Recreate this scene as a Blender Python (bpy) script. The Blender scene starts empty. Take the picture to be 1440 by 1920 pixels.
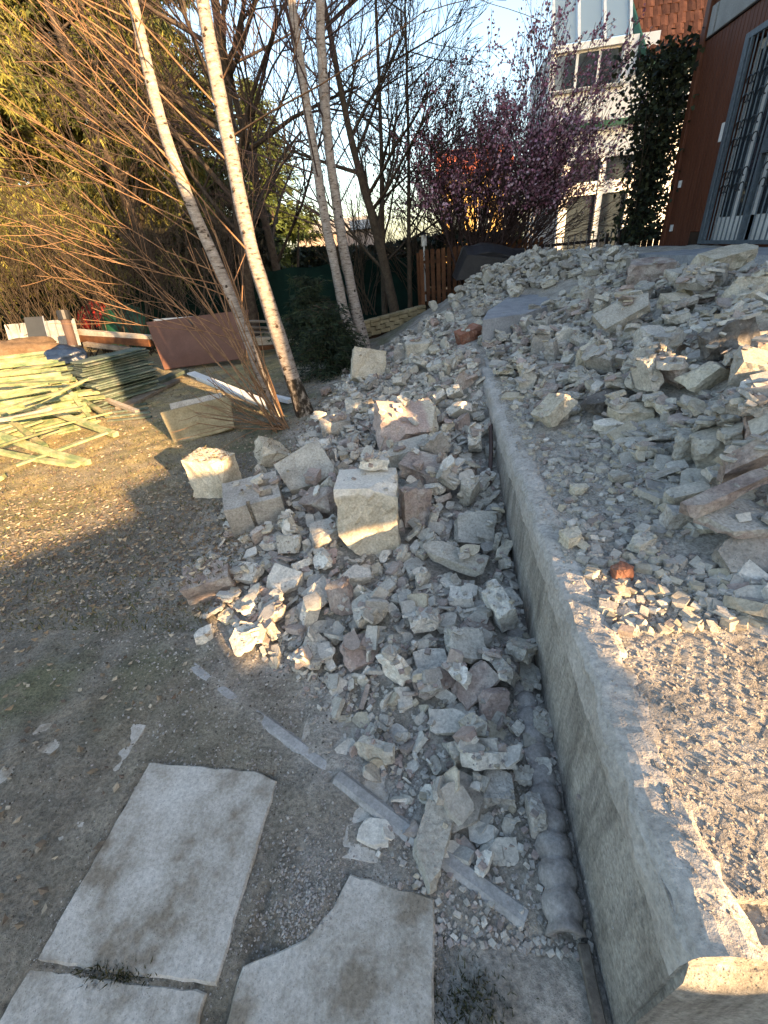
import bpy, bmesh, math, random
import numpy as np
from mathutils import Vector, Matrix, Euler, noise
from mathutils.bvhtree import BVHTree
scene = bpy.context.scene
COL = scene.collection
rnd = random.Random(7)
rng = np.random.default_rng(7)

# ------------------------------------------------------------ camera, sky, sun, exposure
F_PX, CX, CY, H = 826.59, 720.0, 960.0, 1.6
R = np.array([[0.9909, 0.0231, 0.1328], [0.1017, 0.5186, -0.8489], [-0.0885, 0.8547, 0.5116]])
cam = bpy.data.cameras.new('camera'); camo = bpy.data.objects.new('camera', cam); COL.objects.link(camo)
m4 = Matrix([list(R[0]) + [0], list(R[1]) + [0], list(R[2]) + [0], [0, 0, 0, 1]])
q_ = m4.to_quaternion(); q_.normalize()
camo.rotation_mode = 'QUATERNION'; camo.rotation_quaternion = q_; camo.location = (0, 0, H)
cam.sensor_fit = 'VERTICAL'; cam.sensor_height = 24.0; cam.lens = F_PX / 1920 * 24.0
cam.clip_start = 0.02; cam.clip_end = 600
scene.camera = camo
SUN_EL = math.radians(15.0)
S_AZ = (1 / math.sqrt(2), -1 / math.sqrt(2))
world = bpy.data.worlds.new('World'); scene.world = world; world.use_nodes = True
wn = world.node_tree; wn.nodes.clear()
wo = wn.nodes.new('ShaderNodeOutputWorld'); wb = wn.nodes.new('ShaderNodeBackground'); ws = wn.nodes.new('ShaderNodeTexSky')
ws.sky_type = 'NISHITA'; ws.sun_disc = False; ws.sun_elevation = SUN_EL; ws.sun_rotation = math.radians(135)
ws.air_density = 1.0; ws.dust_density = 1.7; ws.ozone_density = .7
wb.inputs[1].default_value = 0.105
wn.links.new(ws.outputs[0], wb.inputs[0]); wn.links.new(wb.outputs[0], wo.inputs[0])
sl = bpy.data.lights.new('sun', 'SUN'); sl.energy = 5.0; sl.angle = math.radians(0.53); sl.color = (1.0, 0.64, 0.32)
so = bpy.data.objects.new('sun', sl); COL.objects.link(so)
so.rotation_euler = Vector((S_AZ[0] * math.cos(SUN_EL), S_AZ[1] * math.cos(SUN_EL), math.sin(SUN_EL))).to_track_quat('Z', 'Y').to_euler()
so.location = (6, -6, 8)
vs = scene.view_settings
vs.view_transform = 'Standard'; vs.look = 'None'; vs.exposure = 2.2; vs.gamma = 1.0; vs.use_curve_mapping = False
scene.cycles.max_bounces = 6

# ------------------------------------------------------------ geometry of the place
def ray(x, y):
    return R @ np.array([x - CX, -(y - CY), -F_PX])
def at(x, y, Y=None, z=None, X=None):
    d = ray(x, y)
    t = Y / d[1] if Y is not None else ((z - H) / d[2] if z is not None else X / d[0])
    p = t * d
    return Vector((p[0], p[1], p[2] + H))
def depth(p):
    return float(-(R.T @ (np.array(p) - np.array([0, 0, H])))[2])
def msize(px, p):
    return px * depth(p) / F_PX
def to_px(P):
    c = (np.asarray(P) - np.array([0, 0, H])) @ R
    return CX + F_PX * c[..., 0] / -c[..., 2], CY - F_PX * c[..., 1] / -c[..., 2], -c[..., 2]

class TPS:
    def __init__(s, pts, lam=0.02):
        P = np.array(pts, float); s.c = P[:, :2]; n = len(P)
        K = s.k(s.c); K += lam * np.eye(n); A = np.zeros((n + 3, n + 3)); A[:n, :n] = K
        A[:n, n] = 1; A[:n, n + 1:] = s.c; A[n:, :n] = A[:n, n:].T
        b = np.zeros(n + 3); b[:n] = P[:, 2]; s.w = np.linalg.solve(A, b)
    def k(s, q):
        d2 = ((q[:, None] - s.c[None]) ** 2).sum(-1)
        return 0.5 * d2 * np.log(d2 + 1e-9)
    def __call__(s, x, y):
        q = np.stack([np.ravel(x), np.ravel(y)], 1); n = len(s.c)
        return (s.k(q) @ s.w[:n] + s.w[n] + q @ s.w[n + 1:]).reshape(np.shape(x))
EAST = TPS([(.45, .3, .555), (.45, .8, .555), (.45, 1.4, .55), (.45, 2.4, .53), (.45, 3.5, .53), (.45, 4.4, .54), (.8, 1.2, .585), (.88, .96, .59), (.65, .54, .575),
  (1.01, 1.23, .62), (1.18, 1.57, .70), (.95, 1.56, .62), (1.07, 2.41, .62), (1.2, 2.15, .70), (1.4, 2.0, .82), (1.65, 2.53, .93), (1.58, 3.08, .84),
  (1.32, 3.7, .74), (.91, 4.63, .62), (1.13, 5.9, .68), (1.47, 5.0, .8), (1.97, 4.02, .98), (2.4, 3.9, 1.04), (3.18, 5.6, 1.10), (2.61, 6.85, 1.08),
  (1.39, 7.4, .85), (.79, 7.5, .8), (.22, 7.1, .6), (2.04, 7.9, 1.25), (1.55, 8.5, 1.15), (.8, 9.2, .95), (2.3, 6.5, 1.08), (2.6, 8.8, 1.25), (3.5, 7, 1.19), (3.5, 9, 1.18),
  (3.6, 5, 1.17), (3.5, 3, 1.1), (3, 1, .9), (2, .3, .6), (5, 12, 1.0), (2, 12, .75), (.5, 11, .6), (-.4, 10, .4), (-.3, 8, .4), (6, 4, 1.2), (6, 0, .8), (0, 13, .5), (7, 16, .9)], .01)
WEST = TPS([(.33, .3, .0), (.33, .6, .02), (.33, 1.0, .05), (.33, 1.42, .06), (.33, 2.07, .09), (.33, 2.47, .19), (.33, 3.12, .29), (.33, 4.1, .5), (.36, 4.7, .55), (.38, 5.95, .52),
  (-.3, 2, .13), (-.5, 2.6, .2), (-.4, 3.6, .25), (-.3, 4.6, .3), (-.2, 1.4, .08), (.1, .95, .05), (.1, 1.5, .1), (-.8, 2.2, .1), (-1.1, 2.9, .1), (-1.0, 3.7, .17), (-1.0, 4.6, .16),
  (-1.5, 1.9, 0), (-1.1, 1.35, 0), (-.67, 1.2, 0), (-.33, 1, 0), (-.15, .75, 0), (-.05, .45, 0), (-1.8, 2.6, 0), (-1.8, 3.4, 0), (-1.7, 4.5, .04), (-1.8, 5.5, .04), (-1.4, 6.2, .1),
  (-1.1, 7, .1), (-.9, 8.4, .1), (-1, 10.2, .08), (.22, 7.1, .6), (-.2, 7.6, .4), (-.6, 6.3, .27), (-.3, 5.4, .4), (0, 9, .55), (-.4, 10, .35), (-2.2, 3, 0), (-2.5, 5, 0), (-2.5, 8, 0), (-1.5, 12, 0)], .005)
def sstep(a, b, x):
    t = np.clip((x - a) / (b - a), 0, 1); return t * t * (3 - 2 * t)
def vnoise(x, y, s, seed=0):
    x = np.asarray(x) * s + 17.3 * seed; y = np.asarray(y) * s + 9.1 * seed
    xi = np.floor(x).astype(np.int64); yi = np.floor(y).astype(np.int64); fx = x - xi; fy = y - yi
    fx = fx * fx * (3 - 2 * fx); fy = fy * fy * (3 - 2 * fy)
    def h(a, b):
        n = (a * 374761393 + b * 668265263 + seed * 144269) & 0x7fffffff
        n = ((n ^ (n >> 13)) * 1274126177) & 0x7fffffff
        return ((n ^ (n >> 16)) & 0xffff) / 65535.0
    return (h(xi, yi) * (1 - fx) + h(xi + 1, yi) * fx) * (1 - fy) + (h(xi, yi + 1) * (1 - fx) + h(xi + 1, yi + 1) * fx) * fy
def fbm(x, y, s, o=4, seed=0):
    v = 0; a = .5
    for i in range(o): v = v + a * vnoise(x, y, s * 2 ** i, seed + i); a *= .5
    return v
WALL_X, WALL_W, WALL_Y0, WALL_Y1 = .38, .22, .29, 4.75
def east_w(x, y):      # 1 on the terrace side of the low wall
    hard = ((x > .44) & (y > .36)).astype(float)
    soft = sstep(-.1, .75, x)
    return hard * (1 - sstep(4.4, 4.9, y)) + soft * sstep(4.4, 4.9, y)
def height(x, y):
    x = np.asarray(x, float); y = np.asarray(y, float)
    e = np.clip(EAST(np.clip(x, -1, 6), np.clip(y, 0, 14)), .35, 1.32)
    w = np.clip(WEST(np.clip(x, -2.4, .6), np.clip(y, .3, 12)), 0, .75) * sstep(-2.3, -1.6, x) * (1 - sstep(10, 14, y)) * sstep(.2, .5, y)
    far = np.where(y > 13, .6 * sstep(0, 3, x), 0)
    k = east_w(x, y)
    z = w * (1 - k) + e * k
    return z * (1 - sstep(12, 17, y)) + far * sstep(12, 17, y)
def hz(x, y):
    return float(height(np.array([x]), np.array([y]))[0])

# ------------------------------------------------------------ broken pieces
def chunk_mesh(name, seed, dims, cuts=5, rough=.035, sub=1, keep_flat=True, extra=3):
    r = random.Random(seed); bm = bmesh.new(); bmesh.ops.create_cube(bm, size=1.0)
    for v in bm.verts: v.co = Vector((v.co.x * dims[0], v.co.y * dims[1], v.co.z * dims[2]))
    flat = []
    for i in range(cuts + extra):
        n = Vector((r.uniform(-1, 1), r.uniform(-1, 1), r.uniform(-.55, .55) if i < cuts else r.uniform(-1.2, 1.2)))
        if n.length < .2: continue
        n.normalize()
        s = max(v.co.dot(n) for v in bm.verts)
        d = s * (r.uniform(.62, .9) if i < cuts else r.uniform(.80, .93))
        geom = bm.verts[:] + bm.edges[:] + bm.faces[:]
        res = bmesh.ops.bisect_plane(bm, geom=geom, plane_co=n * d, plane_no=n, clear_outer=True)
        ed = [e for e in res['geom_cut'] if isinstance(e, bmesh.types.BMEdge)]
        if len(ed) > 2: bmesh.ops.holes_fill(bm, edges=ed, sides=0)
    bmesh.ops.remove_doubles(bm, verts=bm.verts, dist=.01)
    top = max(v.co.z for v in bm.verts); bot = min(v.co.z for v in bm.verts)
    bmesh.ops.triangulate(bm, faces=bm.faces)
    for _ in range(sub):
        long = [e for e in bm.edges if e.calc_length() > .14]
        bmesh.ops.subdivide_edges(bm, edges=long, cuts=1, use_grid_fill=False)
        bmesh.ops.triangulate(bm, faces=[f for f in bm.faces if len(f.verts) > 3])
    bm.normal_update()
    o = Vector((seed * 3.7, seed * 1.3, 0))
    for v in bm.verts:
        k = 1.0
        if keep_flat and v.co.z > top - .004: k = .25
        nv = noise.noise((v.co + o) * 3.2) * 1.3 + noise.noise((v.co + o) * 8) * .9 - .35 * abs(noise.noise((v.co + o) * 15))
        v.co += (v.normal * nv + noise.noise_vector((v.co + o) * 9) * .35) * rough * k * 1.15
    me = bpy.data.meshes.new(name); bm.to_mesh(me); bm.free(); return me
KINDS = [(1, .7, .24), (1, .85, .40), (1, .6, .34), (1, .8, .16), (1, .42, .28), (1, .9, .50), (1, .55, .18), (1, .75, .30)]
TEMPL = [chunk_mesh('rubble_shape', 100 + i, KINDS[i % len(KINDS)], cuts=4 + i % 4, rough=.04 + .022 * (i % 3), sub=2) for i in range(24)]
def surf(px, py, lift=0.0):
    z = .5 if px > 900 else .1
    for _ in range(25):
        p = at(px, py, z=z)
        z = .6 * z + .4 * (hz(p.x, p.y) + lift)
    return at(px, py, z=z)
# label, x px, y px, width px, dims (multiples of width), rotation deg, material, cuts, roughness, lift (multiples of width)
HEROES = [
 ('cream concrete block with broken top, half in sunlight at the lawn edge', 402, 893, 76, (1, .7, 1.15), (4, 3, -12), 'cream', 2, .03, .5),
 ('pale grey block tilted on its corner behind the hollow block', 577, 884, 92, (1, .85, .42), (38, -20, 28), 'pale', 2, .025, .45),
 ('small cream broken block with sunlit tip, left of the tilted block', 514, 850, 60, (1, .8, .6), (20, 25, 40), 'cream', 4, .05, .3),
 ('tall cream block with smooth white top standing on the rubble pile', 692, 962, 108, (1, .85, 1.32), (-4, 2, 5), 'cream_top', 2, .035, .55),
 ('mauve brick block with pale mortar end at the left foot of the pile', 395, 1088, 84, (1, .8, .62), (8, -6, 20), 'mauve', 2, .03, .3),
 ('large mauve and cream masonry lump high on the left pile', 765, 800, 112, (1, .75, .5), (22, 8, 20), 'mauve_cream', 3, .04, .3),
 ('long cream slab just below the large mauve masonry lump', 768, 846, 86, (1, .5, .34), (10, -8, 14), 'pale', 2, .03, .35),
 ('ridged brown grey masonry piece right of the tall cream block', 803, 882, 94, (1, .6, .4), (15, 12, -28), 'mauve', 3, .06, .35),
 ('cream slab lying steeply at the upper left edge of the pile', 690, 687, 60, (1, .5, .95), (-25, 15, 15), 'cream', 3, .03, .4),
 ('flat pink slab at the lower middle of the left pile', 675, 1222, 64, (1, .95, .25), (28, 10, 30), 'pink', 4, .03, .25),
 ('long pale grey lump lying across the kerb edging', 808, 1585, 66, (.85, 2.0, .55), (6, 4, -18), 'pale', 5, .06, .3),
 ('knobbly greenish grey lump near the wall below the pile', 870, 1208, 70, (.9, 1.0, .6), (20, 15, 10), 'pale', 5, .08, .4),
 ('smooth white plaster slab beside the knobbly grey lump', 808, 1238, 60, (1, .75, .18), (30, 0, 20), 'white', 4, .02, .3),
 ('dark mauve slab wedged under the white plaster slab', 818, 1280, 84, (1, .5, .3), (20, -10, 20), 'mauve', 3, .04, .2),
 ('ridged mauve brick piece leaning against its dark neighbour near the wall', 890, 1282, 84, (1, .55, .35), (25, -18, 38), 'mauve', 3, .06, .3),
 ('angular pale grey slab against the wall at mid pile', 892, 992, 78, (1, .9, .3), (32, 14, 10), 'pale', 5, .04, .25),
 ('upright mauve brick right of the tall cream block', 780, 948, 58, (1, .55, 1.2), (-18, 8, 25), 'mauve', 2, .05, .45),
 ('mauve slab leaning on the left side of the tall cream block', 606, 945, 72, (1, .5, .8), (30, -12, -30), 'mauve', 3, .04, .4),
 ('round grey stone at the left foot of the tall cream block', 612, 1003, 56, (1, .7, .8), (10, 0, 30), 'grey', 6, .06, .3),
 ('squarish white plaster chunk below the hollow block', 534, 1090, 58, (1, .8, .5), (25, 10, -15), 'white', 4, .03, .35),
 ('white pointed plaster chunk below the tall cream block', 668, 1080, 52, (1, .6, .5), (10, 10, 15), 'white', 5, .04, .4),
 ('white wedge of plaster in the lower left pile', 602, 1112, 48, (1, .9, .4), (35, 0, 60), 'white', 5, .03, .35),
 ('long pale slab lying towards the wall at mid pile', 850, 1045, 120, (1, .32, .18), (10, 12, -20), 'pale', 3, .03, .35),
 ('flat grey slab at the lower right of the pile by the corrugated pipe', 862, 1497, 84, (1, 1.0, .3), (18, -10, 25), 'grey', 5, .03, .3),
 ('rough round grey lump beside the corrugated pipe', 932, 1482, 56, (1, .9, .8), (0, 0, 0), 'grey', 6, .1, .35),
 ('upright pale chunk above the rough round lump', 872, 1412, 50, (1, .7, 1.2), (12, -8, 20), 'pale', 5, .05, .4),
 ('flat white slab in the lower part of the pile', 842, 1353, 72, (1, .6, .2), (14, 6, 10), 'white', 4, .025, .3),
 ('white pointed splinter of plaster at the lower pile edge', 757, 1307, 36, (.8, 1.5, .35), (20, 10, 20), 'white', 6, .03, .3),
 ('pinkish three sided slab near the corrugated pipe', 926, 1322, 52, (1, .4, 1.1), (-25, 10, 15), 'pink', 5, .03, .4),
 ('smooth white cobble on the far left pile edge', 667, 757, 38, (1, .7, .6), (0, 0, 0), 'white', 7, .03, .4),
 ('bluish grey lump at the top left of the pile', 628, 797, 56, (1, .7, .5), (8, 0, 20), 'grey', 6, .05, .3),
 ('greenish pale boulder at the top of the left pile', 787, 655, 48, (1, .8, .75), (10, 0, 0), 'pale', 6, .05, .3),
 ('bluish pointed chunk beside the greenish boulder', 752, 668, 30, (.9, .6, 1.3), (-10, 10, 0), 'grey', 5, .04, .4),
 ('orange red broken brick at the far end of the wall', 881, 627, 50, (1, .5, .5), (12, -14, 22), 'brick', 3, .03, .3),
 ('bright white angular rock in the middle of the terrace rubble', 1222, 638, 54, (1, .7, .75), (20, 8, 10), 'white', 5, .035, .4),
 ('cream round faced rock on the terrace left of the white rock', 1112, 665, 54, (1, .6, .8), (25, 0, -5), 'cream', 6, .035, .35),
 ('cream wedge shaped rock half in sunlight on the terrace', 1325, 707, 74, (1, .6, .75), (18, 22, 25), 'cream', 5, .02, .3),
 ('large pale slab end at the right picture edge above the sunlit wedge', 1428, 695, 96, (1, .7, .5), (15, 14, -15), 'pale', 4, .03, .3),
 ('large round topped cream slab high at the right of the terrace', 1398, 547, 72, (1, .35, .62), (-28, 4, 0), 'cream', 6, .03, .35),
 ('flat greenish white slab lying on top of the rubble crest', 1287, 515, 86, (1, .55, .16), (6, 2, 10), 'pale', 4, .03, .5),
 ('broken cream slab with jagged top in front of the paved strip', 1358, 490, 92, (1, .6, .38), (8, -8, 12), 'cream', 5, .06, .4),
 ('mauve topped lump on the crest left of the flat greenish slab', 1212, 508, 80, (1, .6, .42), (10, 0, 0), 'mauve', 5, .06, .3),
 ('long pale slab leaning to the left on the terrace rubble', 1172, 582, 100, (1, .5, .16), (26, -26, 5), 'pale', 4, .03, .5),
 ('cream squarish chunk right of the long leaning slab', 1264, 567, 46, (1, .7, .5), (20, 0, 15), 'cream', 5, .04, .4),
 ('grey blocky chunk behind the end of the wall', 957, 610, 52, (1, .8, .62), (14, 10, 30), 'grey', 4, .03, .35),
 ('upright smooth grey slab beyond the end of the wall', 1012, 650, 36, (1, .5, 1.25), (-14, 0, 0), 'grey', 4, .02, .45),
 ('dark flat slab just below the sunlit terrace stones', 1132, 752, 76, (1, .6, .26), (6, -5, 5), 'dark', 4, .05, .4),
 ('cream slab with sunlit front below the sunlit terrace stones', 1180, 774, 74, (1, .55, .3), (10, 0, -5), 'cream', 3, .03, .35),
 ('round pale boulder in the right hand stone heap', 1290, 838, 62, (1, .8, .9), (0, 0, 0), 'pale', 7, .05, .35),
 ('longish pale boulder right of the round boulder', 1352, 838, 84, (1, .7, .7), (0, -18, 0), 'pale', 7, .05, .35),
 ('pale boulder cut by the right picture edge', 1428, 850, 86, (1, .8, .7), (0, -12, 0), 'pale', 7, .05, .35),
 ('grey flat faced stone above the boulders at the right edge', 1428, 788, 84, (1, .6, .5), (10, -20, 0), 'grey', 5, .03, .35),
 ('large grey paving piece with reddish underside at the right edge', 1385, 972, 165, (1, .55, .12), (6, 2, 8), 'slab_red', 5, .02, .42),
 ('dark grey slab in the hollow under the large paving piece', 1405, 1045, 120, (1, .6, .3), (30, 0, 0), 'mauve_grey', 4, .03, .1),
 ('long reddish brown masonry strip across the right of the terrace', 1372, 920, 190, (1, .16, .13), (0, -14, 20), 'mauve', 1, .03, .6),
 ('cream pebble with sunlit face on the wall top', 1074, 1010, 40, (1, .8, .75), (0, 0, 20), 'cream', 7, .05, .35),
 ('orange sunlit brick crumb alone on the wall top', 1166, 1073, 32, (1, .9, 1.1), (0, 0, 0), 'brick', 6, .05, .4),
 ('angular grey stone left of the large paving piece', 1270, 976, 46, (1, .7, 1.0), (0, 10, 0), 'grey', 5, .04, .35),
 ('pale flat stone above the reddish strip', 1352, 892, 54, (1, .7, .4), (10, 5, 0), 'white', 5, .03, .35),
 ('longish pale stone just left of the reddish strip', 1288, 928, 74, (1, .4, .35), (5, -10, 12), 'pale', 4, .03, .35),
 ('cream stone on the gravel beside the wall top', 1085, 918, 30, (1, .7, .6), (0, 0, 0), 'cream', 6, .04, .35),
 ('white plaster chip with a dark crack on the terrace', 1140, 796, 50, (1, .5, .25), (12, -4, 0), 'white', 4, .02, .4),
 ('pale plaster lump at the left foot of the pile, farthest out', 183 + 200, 1190, 30, (1, .9, .7), (0, 0, 20), 'white', 6, .04, .4),
]
HERO_DATA = []
for i, (lab, hx, hy, wpx, dm, rot, mt, cuts, ro, lift) in enumerate(HEROES):
    p = surf(hx, hy, 0); w = msize(wpx, p); p = surf(hx, hy, lift * w * .8); w = msize(wpx, p)
    HERO_DATA.append((lab, p, w, chunk_mesh('rubble_piece', 900 + i, dm, cuts, ro * .9 + .008, 3, True, 2), tuple(math.radians(a) for a in rot), mt))
HB_P = surf(481, 950, .1); HB_W = msize(100, HB_P)     # hollow block

# ------------------------------------------------------------ helpers for objects
def tag(o, label=None, cat=None, group=None, kind=None):
    if label: o['label'] = label
    if cat: o['category'] = cat
    if group: o['group'] = group
    if kind: o['kind'] = kind
    return o
def empty(name, loc, label, cat, group=None, rot=(0, 0, 0)):
    o = bpy.data.objects.new(name, None); COL.objects.link(o); o.location = loc; o.rotation_euler = rot
    o.empty_display_size = .1
    return tag(o, label, cat, group)
def link(name, me, m=None, parent=None, loc=None, rot=None, scale=None):
    o = bpy.data.objects.new(name, me); COL.objects.link(o)
    if m and not me.materials: me.materials.append(MAT[m] if isinstance(m, str) else m)
    if parent: o.parent = parent
    if loc is not None: o.location = loc
    if rot is not None: o.rotation_euler = rot
    if scale is not None: o.scale = scale
    return o
def pymesh(name, V, F, smooth=False):
    me = bpy.data.meshes.new(name); V = np.asarray(V, np.float32)
    if isinstance(F, np.ndarray):
        n, k = F.shape
        me.vertices.add(len(V)); me.vertices.foreach_set('co', V.ravel())
        me.loops.add(n * k); me.loops.foreach_set('vertex_index', F.ravel().astype(np.int32))
        me.polygons.add(n); me.polygons.foreach_set('loop_start', np.arange(0, n * k, k, dtype=np.int32)); me.polygons.foreach_set('loop_total', np.full(n, k, np.int32))
        me.update(calc_edges=True)
    else:
        me.from_pydata(V.tolist(), [], F)
    me.polygons.foreach_set('use_smooth', np.full(len(me.polygons), bool(smooth)))
    me.update(); return me
def set_col(me, C):
    a = me.color_attributes.new('tint', 'FLOAT_COLOR', 'POINT')
    C = np.asarray(C, np.float32)
    if C.shape[1] == 3: C = np.concatenate([C, np.ones((len(C), 1), np.float32)], 1)
    a.data.foreach_set('color', C.ravel())
class MB:
    def __init__(s): s.v = []; s.f = []
    def add(s, V, F):
        b = len(s.v); s.v += [tuple(p) for p in V]; s.f += [tuple(i + b for i in f) for f in F]; return s
    def box(s, a, b, M=None):
        (x0, y0, z0), (x1, y1, z1) = a, b
        V = [Vector(p) for p in ((x0, y0, z0), (x1, y0, z0), (x1, y1, z0), (x0, y1, z0), (x0, y0, z1), (x1, y0, z1), (x1, y1, z1), (x0, y1, z1))]
        if M: V = [M @ p for p in V]
        return s.add(V, [(3, 2, 1, 0), (4, 5, 6, 7), (0, 1, 5, 4), (1, 2, 6, 5), (2, 3, 7, 6), (3, 0, 4, 7)])
    def tube(s, pts, rad, n=6, caps=True):
        V, F = tube_vf([Vector(p) for p in pts], rad, n, caps); return s.add(V, F)
    def bar(s, a, b, w, h):
        a = Vector(a); b = Vector(b); d = (b - a); L = d.length; M = Matrix.Translation(a) @ d.to_track_quat('Y', 'Z').to_matrix().to_4x4()
        return s.box((-w / 2, 0, -h / 2), (w / 2, L, h / 2), M)
    def mesh(s, name, bevel=0, smooth=False):
        me = bpy.data.meshes.new(name); me.from_pydata(s.v, [], s.f)
        if bevel:
            bm = bmesh.new(); bm.from_mesh(me); bmesh.ops.bevel(bm, geom=bm.edges[:] , offset=bevel, segments=1, affect='EDGES', clamp_overlap=True); bm.to_mesh(me); bm.free()
        if smooth: me.polygons.foreach_set('use_smooth', np.ones(len(me.polygons), bool))
        me.update(); return me
    def build(s, name, m, parent=None, bevel=0, smooth=False, loc=None, rot=None):
        return link(name, s.mesh(name, bevel, smooth), m, parent, loc, rot)
def tube_vf(pts, rad, n=5, caps=True):
    if not hasattr(rad, '__len__'): rad = [rad] * len(pts)
    V = []; F = []; up = Vector((0, 0, 1))
    for i, p in enumerate(pts):
        t = (pts[min(i + 1, len(pts) - 1)] - pts[max(i - 1, 0)]); t = t.normalized() if t.length > 1e-9 else Vector((0, 0, 1))
        a = t.cross(up if abs(t.z) < .9 else Vector((1, 0, 0))).normalized(); b = t.cross(a)
        for k in range(n):
            c = 2 * math.pi * k / n; V.append(p + (a * math.cos(c) + b * math.sin(c)) * rad[i])
    for i in range(len(pts) - 1):
        for k in range(n):
            F.append((i * n + k, i * n + (k + 1) % n, (i + 1) * n + (k + 1) % n, (i + 1) * n + k))
    if caps: F.append(tuple(range(n - 1, -1, -1))); F.append(tuple((len(pts) - 1) * n + k for k in range(n)))
    return V, F
def grid_prism(mb, xs, ys, solid, z0, z1, M=None):
    """prism over the cells of a plan for which solid(i, j) is true: walls with openings, blocks with slots"""
    nx, ny = len(xs) - 1, len(ys) - 1; S = lambda i, j: 0 <= i < nx and 0 <= j < ny and solid(i, j)
    T = (lambda p: M @ Vector(p)) if M else (lambda p: Vector(p))
    for i in range(nx):
        for j in range(ny):
            if not S(i, j): continue
            a, b, c, d = xs[i], xs[i + 1], ys[j], ys[j + 1]
            q = []
            q.append([(a, c, z1), (b, c, z1), (b, d, z1), (a, d, z1)]); q.append([(a, d, z0), (b, d, z0), (b, c, z0), (a, c, z0)])
            if not S(i - 1, j): q.append([(a, d, z0), (a, c, z0), (a, c, z1), (a, d, z1)])
            if not S(i + 1, j): q.append([(b, c, z0), (b, d, z0), (b, d, z1), (b, c, z1)])
            if not S(i, j - 1): q.append([(a, c, z0), (b, c, z0), (b, c, z1), (a, c, z1)])
            if not S(i, j + 1): q.append([(b, d, z0), (a, d, z0), (a, d, z1), (b, d, z1)])
            for f in q: mb.add([T(p) for p in f], [(0, 1, 2, 3)])
    return mb

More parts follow.
